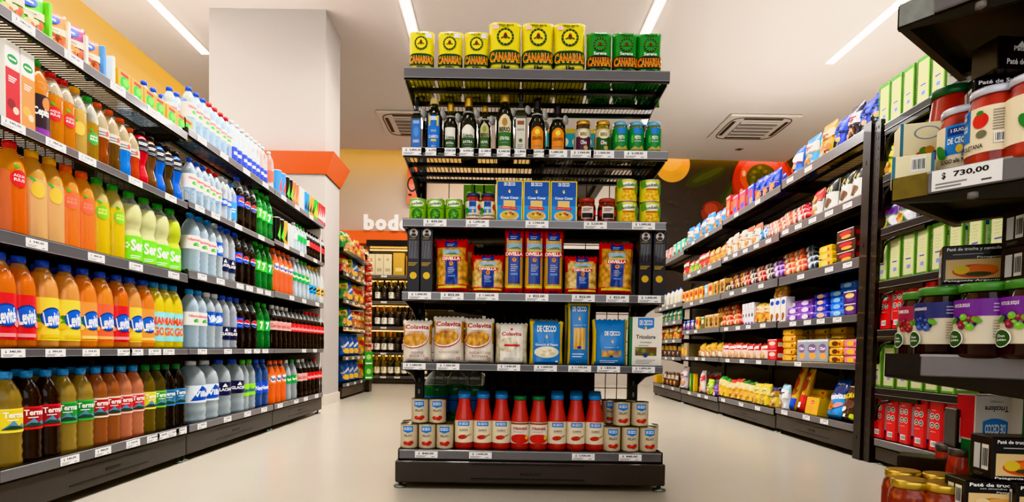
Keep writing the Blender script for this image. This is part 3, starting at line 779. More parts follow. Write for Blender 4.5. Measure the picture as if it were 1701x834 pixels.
# ---- drinks on the left
W2 = C('#fbfbf8', .4); RED = C('#d0121b', .35, 0, .2); YEL = C('#f7d40f', .35, 0, .2); BLU = C('#1450b4', .35, 0, .2); GRN = C('#2f9a33', .35, 0, .2); LIM = C('#8fcf2c', .35, 0, .2)
CAPB = C('#2355c8', .35, 0, .3); CAPLB = C('#2d8fd0', .35, 0, .3); CAPG = C('#2fae3a', .35, 0, .3); CAPR = C('#d3161d', .35, 0, .3); CAPO = C('#f0601a', .35, 0, .3); CAPY = C('#f2b51c', .35, 0, .3); CAPW = C('#d9dadb', .4); CAPK = C('#1f1d20', .35)
def levite(c, c2):
    def fn(a, R, h):
        for k in range(7):
            an = k*.9; a.ell(.028*math.cos(an), .012*math.sin(an), .017, .009, C('#2f7d2c' if k % 2 else '#58a83a'), 10, 0, an)
        a.ell(.004, .004, .034, h*.25, C('#123f8f'), 24); a.ell(.004, .004, .031, h*.21, C('#1d62c8'), 24)
        a.text('Levité', .004, .002, .052, h*.33, W2, .03, .15)
        a.rect(-.03, .03, -h*.44, -h*.36, c2, 8); a.ell(-.034, -.02, .012, .010, c2, 12); a.ell(.036, -.02, .012, .010, c2, 12)
    return fn
def logo_txt(t, w, col, z=0, hh=.4, bold=.02, extra=None):
    def fn(a, R, h):
        if extra: extra(a, R, h)
        a.text(t, 0, z*h, w*R, hh*h, col, bold)
    return fn
def terma(c1, c2):
    def fn(a, R, h):
        a.rect(-R*1.5, R*1.5, -h*.5, -h*.42, c2, 14); a.rect(-R*1.5, R*1.5, h*.42, h*.5, c2, 14)
        a.poly([(-R*.9, -h*.38), (R*.9, -h*.38), (R*.6, -.1*h), (R*.3, -h*.25), (-.1*R, 0), (-R*.5, -h*.2)], C('#5b8fae')); a.poly([(-R*.9, -h*.38), (R*.9, -h*.38), (R*.4, -.25*h), (-.3*R, -h*.2)], C('#2a4a3a'))
        a.text('Terma', 0, h*.24, R*1.5, h*.26, W2, .03)
        a.lines(-R*.5, R*.55, h*.0, h*.08, 1, W2, .5)
    return fn
def pepsi(a, R, h):
    a.ell(.0, 0, R*.52, R*.52, W2, 24); a.poly([(R*.5*math.cos(t), R*.5*math.sin(t)) for t in [PI*i/12 for i in range(13)]], RED)
    a.poly([(R*.5*math.cos(t), -.06*R-R*.42*math.sin(t)) for t in [PI*i/12 for i in range(13)]], C('#1450b4'))
    a.poly([(-R*.5, .02*R), (-R*.2, .1*R), (R*.2, -.06*R), (R*.5, .0), (R*.5, -.1*R), (R*.2, -.16*R), (-R*.2, -.0), (-R*.5, -.08*R)], W2)
def seven(a, R, h):
    a.text('7', -.1*R, 0, R*.62, h*.74, W2, .06); a.ell(R*.42, h*.12, R*.16, R*.16, RED, 14)
def sprig(a, R, h): a.ell(0, -h*.15, R*.35, h*.14, C('#4f9a4a'), 12, 0, .3); a.ell(R*.25, -h*.2, R*.25, h*.1, C('#6fb55a'), 12, 0, -.3)
def drop(a, R, h): a.poly([(-R*.6, -h*.3), (R*.1, h*.46), (R*.7, -h*.1), (R*.2, -h*.4)], C('#3f86d8')); a.poly([(-R*.4, -h*.3), (R*.0, h*.2), (R*.4, -h*.2)], W2)
def aqua(a, R): a.ell(0, 0, R*.6, R*.62, RED, 24); a.text('AQUA', 0, R*.2, R*.8, R*.22, W2, .02); a.text('RIUS', 0, -.08*R, R*.75, R*.22, W2, .02); a.ell(-R*.2, R*.85, R*.2, R*.09, CAPG, 10, 0, -.5)
def aquac(c, t):
    def fn(a, R): a.ell(0, 0, R*.6, R*.62, C(c), 24); a.text('AQUA', 0, R*.2, R*.8, R*.22, t, .02); a.text('RIUS', 0, -.08*R, R*.75, R*.22, t, .02); a.ell(-R*.25, R*.85, R*.22, R*.09, CAPG, 10, 0, -.5)
    return fn
def lemon(a, R): a.ell(0, 0, R*.5, R*.62, C('#f6d41c'), 22); a.ell(-R*.4, R*.75, R*.25, R*.1, CAPG, 10, 0, -.6)
CW = CLEAR('#eef4f6', .14, .6); CB_ = CLEAR('#cfe6f4', .2, .6); CGN = CLEAR('#2f9a44', .35, .8); CWAT = CLEAR('#dcedf4', .27, .65)
# big juices (third shelf)
bottle('aq_apple', 'juice_bottle', .275, .040, JUICE, LIQ('#e87a16', .2), CAPR, None, .66, LIQ('#f3b52c', .5), decal=(.6, aqua))
bottle('aq_pomelo', 'juice_bottle', .275, .0395, JUICE, LIQ('#f0c98c', .12), CAPY, None, .7, LIQ('#f5cf6a', .5), decal=(.56, lemon))
bottle('aq_orange', 'juice_bottle', .275, .0395, JUICE, LIQ('#ff9414', .1), CAPO, None, .68, LIQ('#ffc24a', .45), decal=(.56, aquac('#ff6a1a', C('#ffb070'))))
bottle('aq_green', 'juice_bottle', .275, .0395, JUICE, LIQ('#f0d81e', .25), CAPG, None, .7, LIQ('#efe49a', .5), decal=(.56, aquac('#7fb52c', C('#f2ef8a'))))
serl = (.05, .38, C('#7ed321', .4), logo_txt('Ser', 1.15, W2, .12, .5, .04, lambda a, R, h: (a.lines(-R*.6, R*.5, -h*.42, -h*.26, 2, W2, .4), [a.ell(-R*.9+.18*R*math.cos(k*1.26), h*.1+.18*R*math.sin(k*1.26), R*.09, R*.09, W2, 8) for k in range(5)])))
bottle('ser_milky', 'juice_bottle', .275, .045, SERB, LIQ('#e3e2ae', .15), CAPG, serl, .84)
bottle('ser_lime', 'juice_bottle', .275, .044, SERB, LIQ('#d4dd4a', .2), CAPG, serl, .84)
# fourth shelf
for k, liq, lab, c2 in (('lev_red', '#e8801c', '#d4202a', '#f4a0a0'), ('lev_yellow', '#f6b464', '#fbe62c', '#e6c41a'), ('lev_orange', '#ff9a1c', '#f7a62e', '#ffe680'), ('lev_lorange', '#ffa626', '#fa6a1e', '#ffd06a')):
    bottle(k, 'juice_bottle', .275, .042, JUICE, LIQ(liq, .15), CAPB, (.10, .58, C(lab, .35, 0, .2), levite(None, C(c2))), .84, LIQ('#f6c988', .5))
bottle('mango', 'juice_bottle', .275, .041, JUICE, LIQ('#f2dc16', .12), CAPLB, (.12, .56, C('#8fd0d8', .4), lambda a, R, h: (a.text('MAN', 0, h*.2, R*1.5, h*.27, C('#e8541c'), .05), a.text('GO', 0, -h*.16, R*1.2, h*.30, C('#f06a1c'), .05), a.ell(-R*.8, h*.32, R*.25, h*.1, GRN), a.ell(R*.8, -h*.3, R*.3, h*.12, YEL))), .84, LIQ('#f4ec9a', .5))
# bottom shelf herbal drinks
for k, liq, lab, c2, cp in (('ter_lemon', '#b79a4a', '#e6cf1e', '#f2e24a', CAPLB), ('ter_red', '#2a1208', '#a51f28', '#d8252e', CAPLB), ('ter_green', '#c7a95a', '#2c8f3f', '#3fb34f', CAPLB), ('ter_pink', '#c47a4a', '#b8262e', '#f0e6d0', CAPLB), ('ter_rose', '#ea9f7a', '#c8343a', '#f2d6c8', CAPLB), ('ter_yel', '#8a7328', '#d9cf2a', '#efe86a', C('#1f7a3a', .35)), ('ter_gr2', '#6a5a24', '#3f9f3f', '#7fd05a', C('#1f7a3a', .35)), ('ter_dark', '#1c120c', '#2b6f9a', '#3f8fd0', C('#1f7a3a', .35))):
    bottle(k, 'herbal_drink_bottle', .275, .0385, WATER, LIQ(liq, .3 if k not in ('ter_red', 'ter_dark') else .05), cp, (.36, .61, C(lab, .4), terma(None, C(c2))), .9)
# sport drinks & small bottles (second shelf)
for k, liq, cp, H in (('sp_brown', '#9a4a14', CAPO, .225), ('sp_dark', '#6b4a1c', CAPO, .225), ('sp_blue', '#1f8ae0', CAPO, .22), ('sp_orange', '#c2481a', CAPO, .205)):
    bottle(k, 'sport_drink_bottle', H, .035, SODA, LIQ(liq, .15), cp, (.46, .60, C('#c9c4ba', .35, .2), lambda a, R, h: (a.lines(-R*.7, R*.6, -h*.3, h*.3, 2, C('#6a6a78'), .4), a.ell(R*.3, 0, R*.2, h*.3, CAPO, 10))), .62, LIQ('#d8c9a8', .5))
for k, liq in (('pw_red', '#d3182c'), ('pw_brown', '#7a5230'), ('pw_blue', '#1c74d6'), ('pw_dark', '#54401f')):
    bottle(k, 'sport_drink_bottle', .215, .034, SPORT, LIQ(liq, .1), CAPK, (.62, .83, C('#1d1d22', .4), lambda a, R, h: (a.lines(-R*.7, R*.6, h*.02, h*.3, 2, W2, .6), a.lines(-R*.6, R*.6, -h*.4, -h*.15, 2, C('#9aa4b0'), .4))), .95)
bottle('aq_small', 'juice_bottle', .23, .036, JUICE, LIQ('#d78a1c', .25), CAPR, None, .66, CLEAR('#e8d9b0'), decal=(.42, aqua))
bottle('pear_small', 'juice_bottle', .23, .035, JUICE, LIQ('#d9b866', .3), CAPY, None, .66, CLEAR('#e8e2cf'), decal=(.4, lemon))
bottle('green_small', 'juice_bottle', .225, .034, JUICE, LIQ('#b98f2c', .3), CAPG, None, .6, CLEAR('#dfe6d6'), decal=(.36, aquac('#3f8f3a', W2)))
bottle('cepita', 'juice_bottle', .24, .036, JUICE, LIQ('#d98f2c', .1), CAPG, (.05, .55, C('#2a1a24', .4), logo_txt('Cepita', 1.3, W2, .05, .25, .03, lambda a, R, h: (a.ell(R*.4, h*.3, R*.4, h*.16, C('#e08a1c')), a.rect(-R*1.2, R*1.2, -h*.5, -h*.34, C('#7a2f8a'), 10)))), .9)
def carton(c, fr):
    def fn(a, w, h):
        a.rect(-w*.48, w*.48, h*.7, h*.99, W2); a.ell(0, h*.8, w*.36, h*.055, C('#1c7a3f'), 20); a.rect(-w*.24, w*.24, h*.79, h*.81, W2)
        a.rect(-w*.48, w*.48, h*.02, h*.68, C(c)); a.ell(-.1*w, h*.26, w*.28, w*.28, C(fr), 22); a.ell(w*.2, h*.2, w*.2, w*.2, C('#f6e6c8'), 18); a.lines(-w*.4, w*.3, h*.03, h*.08, 2, GREY); a.lines(-w*.3, w*.25, h*.52, h*.6, 3, W2, .5)
    return fn
box('carton_red', 'juice_carton', .052, .055, .235, C('#f3efe8', .4), art=carton('#b3202a', '#7a1420'))
box('carton_orange', 'juice_carton', .052, .055, .235, C('#f3efe8', .4), art=carton('#f0a02a', '#f7c21c'))
# waters
vv_l = lambda z0, z1: (z0, z1, C('#f3eeea', .4), lambda a, R, h: (a.text('Villavicencio', 0, h*.2, R*1.7, h*.2, C('#c8202c'), .02), sprig(a, R, h)))
bottle('vv_big', 'water_bottle', .275, .042, WATER, CLEAR('#b4d6e8', .36, .7), CAPLB, vv_l(.4, .62), 2, seg=20)
bottle('vv_small', 'water_bottle', .22, .032, WATER, CB_, CAPB, vv_l(.38, .66), 2)
bottle('vv_red', 'water_bottle', .225, .031, WATER, CB_, CAPR, vv_l(.38, .62), 2)
vs_l = lambda z0, z1: (z0, z1, C('#1d4fa8', .35, 0, .2), logo_txt('Villa', 1.2, W2, .05, .4, .03, drop))
bottle('villa_big', 'water_bottle', .275, .042, WATER, CWAT, CAPW, vs_l(.42, .66), 2, seg=20)
bottle('villa_small', 'water_bottle', .225, .031, WATER, CW, CAPW, vs_l(.36, .5), 2)
bottle('villa_jug', 'water_jug', .285, .068, JUG, CWAT, CAPW, (.32, .6, C('#dfe8ee', .4), logo_txt('Villa', 1.2, W2, .0, .35, .03, lambda a, R, h: a.poly([(-R*.8, -h*.4), (R*.0, h*.48), (R*.9, h*.1), (R*.5, -h*.35)], BLU))), 2, seg=24)
gl_l = lambda z0, z1: (z0, z1, C('#23284a', .35, 0, .2), logo_txt('GLACIAR', 1.5, W2, -.05, .24, .03, lambda a, R, h: a.poly([(-.25*R, h*.15), (0, h*.42), (.25*R, h*.15)], W2)))
bottle('gl_big', 'water_bottle', .275, .04, WATER, CLEAR('#ccd8e4', .27, .65), CAPB, gl_l(.18, .42), 2, seg=20)
bottle('gl_jug', 'water_jug', .285, .062, JUG, CWAT, CAPB, gl_l(.36, .6), 2, seg=24)
bottle('gl_small', 'water_bottle', .22, .031, WATER, CW, CAPB, gl_l(.2, .45), 2)
bottle('lblue_small', 'water_bottle', .22, .031, WATER, CB_, CAPLB, (.15, .55, C('#2fa8e0', .35, 0, .2), lambda a, R, h: a.lines(-R*.5, R*.5, -h*.1, h*.2, 2, W2, .5)), 2)
bottle('nev_green', 'water_bottle', .28, .036, WATER, CWAT, C('#57c41e', .35), (.28, .52, C('#9ad63a', .35), logo_txt('Nevés', 1.6, C('#1b5c9a'), 0, .4, .03)), 2)
bottle('nev_blue', 'water_bottle', .28, .036, WATER, CLEAR('#5f86c8', .35, .85), CAPB, (.28, .52, C('#2a56c8', .35), logo_txt('Nevés', 1.6, W2, 0, .4, .03)), 2)
bottle('top_clear', 'water_bottle', .235, .031, WATER, CW, CAPW, (.12, .40, C('#2846b0', .35, 0, .2), lambda a, R, h: a.rect(-R*.4, R*.4, -h*.1, h*.15, W2, 6)), 2)
bottle('top_orange', 'water_bottle', .24, .03, WATER, CW, CAPW, (.25, .5, C('#f0703a', .35, 0, .2), None), 2)
# sodas
PK = LIQ('#160a06', .03)
bottle('pepsi', 'cola_bottle', .275, .038, SODA, PK, CAPB, (.42, .62, C('#1848c8', .35, 0, .2), pepsi), .8)
bottle('pepsi_black', 'cola_bottle', .275, .038, SODA, PK, CAPK, (.42, .62, C('#151417', .35, 0, .2), pepsi), .8)
bottle('seven', 'soda_bottle', .275, .037, SODA, CGN, CAPG, (.40, .62, C('#46b83a', .35, 0, .2), seven), 2)
bottle('seven_dk', 'soda_bottle', .275, .037, SODA, CLEAR('#1f8a3c', .4, .85), CAPG, (.40, .62, C('#12a04a', .35, 0, .2), seven), 2)
bottle('fanta', 'soda_bottle', .275, .037, SODA, LIQ('#ff7a0c', .08), CAPO, (.48, .70, C('#f0862a', .35, 0, .2), logo_txt('Fanta', 1.3, C('#1d2f8a'), 0, .4, .05, lambda a, R, h: a.ell(0, 0, R*.75, h*.36, W2, 18))), .82)
bottle('sprite', 'soda_bottle', .275, .036, SODA, CWAT, CAPG, (.42, .62, C('#14a04a', .35, 0, .2), logo_txt('Sprite', 1.3, W2, 0, .4, .03, lambda a, R, h: a.ell(R*.5, h*.25, R*.3, h*.2, YEL, 12))), 2)
bottle('sprite_w', 'soda_bottle', .275, .036, SODA, CWAT, CAPW, (.42, .62, C('#17964a', .35, 0, .2), logo_txt('Sprite', 1.3, W2, 0, .4, .03)), 2)
bottle('tonic_blue', 'soda_bottle', .265, .035, SODA, CWAT, CAPY, (.22, .46, C('#2aa0d8', .35, 0, .2), lambda a, R, h: (a.poly([(-R*.9, -h*.2), (R*.2, h*.1), (R*.9, 0), (R*.9, h*.2), (R*.1, h*.3), (-R*.9, -h*.02)], INK), a.rect(-R*.5, R*.5, -h*.35, -h*.25, INK, 8))), 2)
bottle('tonic_yel', 'soda_bottle', .265, .035, SODA, CWAT, CAPY, (.22, .46, C('#f0b81c', .35, 0, .2), lambda a, R, h: (a.poly([(-R*.9, -h*.2), (R*.2, h*.1), (R*.9, 0), (R*.9, h*.2), (R*.1, h*.3), (-R*.9, -h*.02)], INK), a.rect(-R*.5, R*.5, -h*.35, -h*.25, INK, 8))), 2)
bottle('coke_light', 'cola_bottle', .275, .037, SODA, PK, CAPW, (.44, .64, C('#d8b0aa', .35, 0, .2), logo_txt('Coca-Cola', 1.75, RED, 0, .46, .02)), .8)
bottle('coke', 'cola_bottle', .275, .037, SODA, PK, CAPK, (.44, .64, RED, logo_txt('Coca-Cola', 1.75, W2, -.1, .40, .02)), .8)
bottle('coke_red', 'cola_bottle', .275, .037, SODA, PK, CAPR, (.44, .64, RED, logo_txt('Coca-Cola', 1.75, W2, -.1, .40, .02)), .8)
for k, lab, tx, body, cp in (('s_sprite', '#14a04a', W2, CWAT, CAPG), ('s_coke', '#d0121b', W2, PK, CAPK), ('s_clear', '#c9ccd0', INK, CWAT, CAPW), ('s_light', '#cfc6c4', RED, PK, CAPK)):
    bottle(k, 'small_soda_bottle', .20, .0285, SODA, body, cp, (.42, .62, C(lab, .35, 0, .2), None), .8, seg=14)
def canart(c, t=None):
    def fn(a, R, H): a.poly([(-R*.8, -H*.2), (R*.2, H*.3), (R*.8, H*.2), (-R*.1, -H*.35)], C(c)); t and a.text(t, 0, 0, H*.55, R*.7, W2, .03, PI/2)
    return fn
for k, c, c2, t in (('can_blue', '#4aa6e0', '#e0453a', None), ('can_black', '#17181a', '#5fd02c', None), ('can_orange', '#f08a24', '#f6c06a', None), ('can_silver', '#d6d9da', '#9aa0a4', None), ('can_lblue', '#2a9fd8', '#1c2c3a', None), ('can_yellow', '#f0c41c', '#2a2a1c', None), ('can_green', '#2aa23f', '#f2d81c', None), ('can_red', '#d8181f', '#f2f0ee', None)):
    can(k, 'drink_can', .165, .029, C(c, .25, .3, .3), canart(c2, t))
# top shelf soup packets and tea boxes
def soup(c1, c2):
    def fn(a, w, h):
        a.poly([(-w*.45, h*.5), (w*.45, h*.62), (w*.45, h*.44), (-w*.45, h*.36)], C('#f2e8d0')); a.ell(-.08*w, h*.74, w*.33, h*.12, C('#173f98'), 22, 0, .2); a.ell(-.08*w, h*.74, w*.29, h*.095, C('#2a62c8'), 22, 0, .2); a.rect(-.28*w, w*.1, h*.715, h*.765, W2, 6)
        for i in range(9): a.ell(w*(.05+.28*math.cos(i*2.4)*(i/9)**.5), h*(.26+.13*math.sin(i*2.4)*(i/9)**.5), w*.1, h*.06, C((c2, '#f0d8a0', '#c8642c')[i % 3]), 12, 0, i)
        a.rect(-w*.45, w*.0, h*.05, h*.10, C('#d84a5a'), 4); a.lines(-w*.2, w*.3, h*.47, h*.52, 1, INK, .4)
    return fn
pouch('soup_green', 'soup_packet', .105, .125, .03, FILM('#5fae3a'), soup(0, '#e8e2c0'), 1)
pouch('soup_orange', 'soup_packet', .105, .12, .03, FILM('#f0a83a'), soup(0, '#8a3a1c'), 2)
pouch('soup_purple', 'soup_packet', .105, .125, .03, FILM('#8a3f6a'), soup(0, '#f0b040'), 3)
def tea(a, w, h): a.ell(0, h*.5, w*.38, h*.3, C('#2f8f2c'), 18, 0, .5); a.ell(w*.1, h*.55, w*.22, h*.16, C('#7cc44a'), 14, 0, .3); a.rect(-w*.3, w*.3, h*.78, h*.9, C('#a8202a')); a.ell(-.1*w, h*.22, w*.2, h*.09, W2, 12)
box('tea', 'tea_box', .075, .05, .085, C('#c8a23a', .4), art=tea)
box('tray_white', 'display_tray', .012, .07, .105, C('#f0ece0', .5), side=lambda a, w, h: a.rect(-w*.4, w*.4, h*.1, h*.9, C('#e8d23a')))
box('tray_green', 'display_tray', .012, .07, .12, C('#7cc83a', .4)); box('tray_blue', 'display_tray', .012, .07, .115, C('#5a9ad8', .4))

# ------------------------------------------------------------------ left run: placing
def lrow(items, z, bayname, shelfname, depth, back=0, bdx=0):
    """items: (pixel column, kind, words); the front row, then copies behind"""
    place = f'{shelfname} shelf, {bayname} left bay'
    for px, key, d in items:
        cat = 'can' if key.startswith('can') else 'carton' if key.startswith('carton') else 'packet' if key.startswith('soup') else 'box' if key.startswith(('tea', 'tray')) else 'bottle'
        x = LF.find(px, depth, z)
        spawn(key, LF.w(x, depth, z), LF.rz-random.uniform(.25, .55)*(cat != 'box' and cat != 'can' and not key.startswith('carton')), d, place, cat, order=px)
        for k in range(back):
            yb = depth+.088*(k+1)+(.05 if 'jug' in key else 0)
            spawn(key, LF.w(x+random.uniform(-.004, .004), yb, z), LF.rz-random.uniform(.2, .6), d, place+', '+('row behind', 'back row')[k], cat, order=px)
ZO = .0055
def seq(key, d, *pxs): return [(p, key, d) for p in pxs]
N, Mi, Fa = 'near', 'middle', 'far'
z = 1.44-ZO
lrow(seq('soup_green', 'green soup packet with blue oval', 8, 44)+seq('soup_orange', 'orange soup packet with blue oval', 82, 142)+seq('soup_purple', 'purple soup packet with blue oval', 114)
     + seq('tea', 'small tea box with green leaf', 196, 218, 239, 256, 276, 292, 304)+seq('tray_green', 'green edge of a display tray', 66)+seq('tray_white', 'white edge of a display tray', 98, 128, 174)+seq('tray_blue', 'blue edge of a display tray', 158), z, N, 'top', .045)
z = 1.14-ZO
lrow(seq('carton_red', 'white and red juice carton', 6)+seq('carton_orange', 'white and orange juice carton', 32)+seq('cepita', 'amber juice bottle with dark label', 58)+seq('aq_small', 'amber juice bottle with red cap', 84, 103.5)
     + seq('pear_small', 'pale juice bottle with yellow cap', 124)+seq('green_small', 'golden juice bottle with green cap', 145)+seq('sp_brown', 'brown sport drink with orange cap', 162)+seq('sp_dark', 'dark olive sport drink, orange cap', 181)
     + seq('sp_blue', 'blue sport drink with orange cap', 199.5)+seq('sp_orange', 'short orange sport drink bottle', 214.5)+seq('pw_red', 'red waisted sport drink bottle', 230)+seq('pw_brown', 'brown waisted sport drink bottle', 245, )
     + seq('pw_blue', 'blue waisted sport drink bottle', 259.5, 288)+seq('pw_dark', 'dark waisted sport drink bottle', 274), z, N, 'second', .05)
z = .83-ZO
C3 = (seq('aq_apple', 'amber juice bottle with red roundel', 17)+seq('aq_pomelo', 'pale pomelo juice bottle', 53.5, 83)+seq('aq_orange', 'orange juice bottle with orange cap', 110, 136)+seq('aq_green', 'yellow juice bottle with green cap', 161, 187)
      + seq('ser_milky', 'milky bottle with lime green label', 214, 239, 261.5)+seq('ser_lime', 'lime yellow bottle with lime label', 281.5))
lrow(C3, z, N, 'third', .055, 1)
z = .504-ZO
C4 = (seq('lev_red', 'amber juice bottle with red label', 32, 193)+seq('lev_yellow', 'peach juice bottle with yellow label', 71, 108, 215)+seq('lev_orange', 'orange juice bottle with amber label', 137.5, 237)+seq('lev_lorange', 'orange juice bottle with orange label', 166)
      + seq('mango', 'yellow juice bottle with blue label', 255, 270.5, 286.5))
lrow([(-2, 'lev_red', 'amber juice bottle with red label')]+C4, z, N, 'fourth', .055, 1)
z = .165-ZO
C5 = (seq('ter_lemon', 'pale herbal drink with yellow label', 11)+seq('ter_red', 'black herbal drink with red label', 45, 76.5)+seq('ter_green', 'golden herbal drink with green label', 105, 134)+seq('ter_pink', 'rust herbal drink with red label', 159, 180.5)
      + seq('ter_rose', 'pink herbal drink with red label', 201, 221)+seq('ter_yel', 'olive herbal drink with yellow label', 241)+seq('ter_gr2', 'olive herbal drink with green label', 258.5)+seq('ter_dark', 'black herbal drink with blue label', 274.5, 292))
lrow(C5, z, N, 'bottom', .055, 1)
# middle bay
z = 1.468-ZO
lrow(seq('vv_small', 'clear water bottle with blue cap', 313, 325, 336)+seq('vv_red', 'clear water bottle with red cap', 347, 356, 366, 374.5)+seq('top_clear', 'clear water bottle with blue label', 384, 392, 401, 409, 416, 422.5, 429, 435)+seq('top_orange', 'clear water bottle with orange label', 446), z, Mi, 'top', .05, 1)
for i, (x, y) in enumerate(((1.06, .22), (1.12, .29), (1.06, .30), (1.13, .22), (1.2, .22))): spawn('vv_small', LF.w(x, y, z), LF.rz, 'clear water bottle with blue cap', 'deep on top shelf, middle left bay', 'bottle')
z = 1.152-ZO
lrow(seq('vv_small', 'clear water bottle with blue cap', 314, 326, 337)+seq('vv_red', 'clear water bottle with red cap', 347, 357)+seq('villa_small', 'clear water bottle with low blue label', 367, 374)+seq('lblue_small', 'water bottle with sky blue label', 382.5)
     + seq('pepsi', 'cola bottle with blue label', 393)+seq('pepsi_black', 'cola bottle with black label', 404, 415)+seq('seven', 'green soda bottle with pale green label', 424.5, 433)+seq('seven_dk', 'green soda bottle with dark green label', 442), z, Mi, 'second', .05)
z = .852-ZO
lrow(seq('vv_big', 'bluish water bottle with white label', 316, 330.5, 344)+seq('villa_big', 'clear water bottle with wide blue label', 355)+seq('gl_big', 'clear water bottle with navy label', 366, 377)+seq('pepsi', 'cola bottle with blue label', 390)
     + seq('pepsi_black', 'cola bottle with black label', 402, 412.5)+seq('seven', 'green soda bottle with pale green label', 423, 432.5)+seq('seven_dk', 'green soda bottle with dark green label', 442.5), z, Mi, 'third', .055)
z = .504-ZO
lrow(seq('vv_big', 'bluish water bottle with white label', 314, 328)+seq('villa_big', 'clear water bottle with wide blue label', 342, 355)+seq('gl_big', 'clear water bottle with navy label', 368, 380)+seq('pepsi', 'cola bottle with blue label', 391.5)
     + seq('pepsi_black', 'cola bottle with black label', 403.5, 415)+seq('seven', 'green soda bottle with pale green label', 427)+seq('seven_dk', 'green soda bottle with dark green label', 437.5), z, Mi, 'fourth', .055)
z = .165-ZO
lrow(seq('villa_jug', 'large water jug with blue diamond label', 316, 338)+seq('gl_jug', 'large water jug with navy label', 362, 385), z, Mi, 'bottom', .075)
lrow(seq('nev_green', 'water bottle with lime green label', 402, 413)+seq('nev_blue', 'blue water bottle with blue label', 424.5, 435), z, Mi, 'bottom', .055)
# far bay
z = 1.468-ZO
lrow(seq('can_blue', 'slim light blue drink can', 460, 467)+seq('can_black', 'black drink can with green mark', 473.5, 479)+seq('can_orange', 'orange drink can', 484, 489)+seq('can_silver', 'silver drink can', 494, 498.5)+seq('can_lblue', 'sky blue drink can', 503, 507)+seq('can_yellow', 'yellow drink can', 511, 515)
     + seq('can_green', 'green drink can', 519, 522)+seq('can_red', 'red drink can', 525.5, 528.5, 531.5, 534), z, Fa, 'top', .045)
z = 1.17-ZO
lrow(seq('can_black', 'black drink can with green mark', 458, 464)+seq('can_yellow', 'yellow drink can', 470)+seq('can_silver', 'silver drink can', 476, 481.5)+seq('s_clear', 'small clear soda bottle', 487, )+seq('s_sprite', 'small soda bottle with green label', 492, 497.5, 502.5)
     + seq('s_light', 'small cola bottle with grey label', 507.5)+seq('s_coke', 'small cola bottle with red label', 512.5, 517, 521.5, 525.5, 529.5, 533), z, Fa, 'second', .045)
z = .858-ZO
lrow(seq('fanta', 'orange soda bottle with orange cap', 452.5, 461, 469, 477)+seq('sprite_w', 'clear soda with green label, white cap', 485, 492)+seq('sprite', 'clear soda with green label, green cap', 499, 505.5)+seq('tonic_blue', 'clear soda bottle with blue label', 512, 517.5)+seq('tonic_yel', 'clear soda bottle with yellow label', 523.5, 529.5), z, Fa, 'third', .05)
z = .504-ZO
lrow(seq('coke_light', 'cola bottle with pale label', 450.5, 458.5, 466.5, 474)+seq('coke', 'cola bottle with red label', 481, 488, 494.5, 501)+seq('coke_red', 'cola bottle with red label, red cap', 507.5, 513.5, 519.5, 525, 530), z, Fa, 'fourth', .05)
z = .158-ZO
lrow(seq('fanta', 'orange soda bottle with orange cap', 447, 456, 465)+seq('sprite_w', 'clear soda with green label, white cap', 474)+seq('sprite', 'clear soda with green label, green cap', 484)+seq('coke_light', 'cola bottle with pale label', 494, 501.5)+seq('coke', 'cola bottle with red label', 508, 514.5)+seq('coke_red', 'cola bottle with red label, red cap', 521, 526.5), z, Fa, 'bottom', .05)
# ------------------------------------------------------------------ central end display
DCB = C('#1583d6', .35, 0, .2); DCY = C('#f6c91c', .35, 0, .2); DCK = C('#0f3f8f', .35); CREAM = C('#efe3c8', .45)
def decco(a, cx, cz, w, h, arch=True, rot=0, col=None):
    """blue arched badge with tall white lettering"""
    col = col or DCB; ca, sa = math.cos(rot), math.sin(rot)
    n = 10; P = [(-w/2, -h/2), (w/2, -h/2)]+[(w/2-w*i/n, h/2+(h*.22*(1-(2*i/n-1)**2) if arch else 0)) for i in range(n+1)]
    a.poly([(cx+x*ca-y*sa, cz+x*sa+y*ca) for x, y in P], col)
    a.text('DE CECCO', cx, cz, w*.8, h*.55, W2, .03, rot)
def sheaf(a, cx, cz, s):
    a.ell(cx, cz, s*.55, s*.8, DCY, 14); a.ell(cx, cz+s*.9, s*.28, s*.3, C('#f3d9a8'), 10); a.ell(cx-s*.5, cz+s*.2, s*.3, s*.55, C('#e0a81c'), 10, 0, .5); a.ell(cx, cz-.3*s, s*.3, s*.4, W2, 10)
def cplace(key, pl, pr, y, z, desc, where, cat, rz=0, tilt=(0, 0), scale=None):
    px = (pl+pr)/2
    return put(CF, px, y, z, key, desc, where, cat, drz=rz, jit=.01, tilt=tilt, scale=scale)
MW = lambda px, y=.05: px*(2.2+y)/990
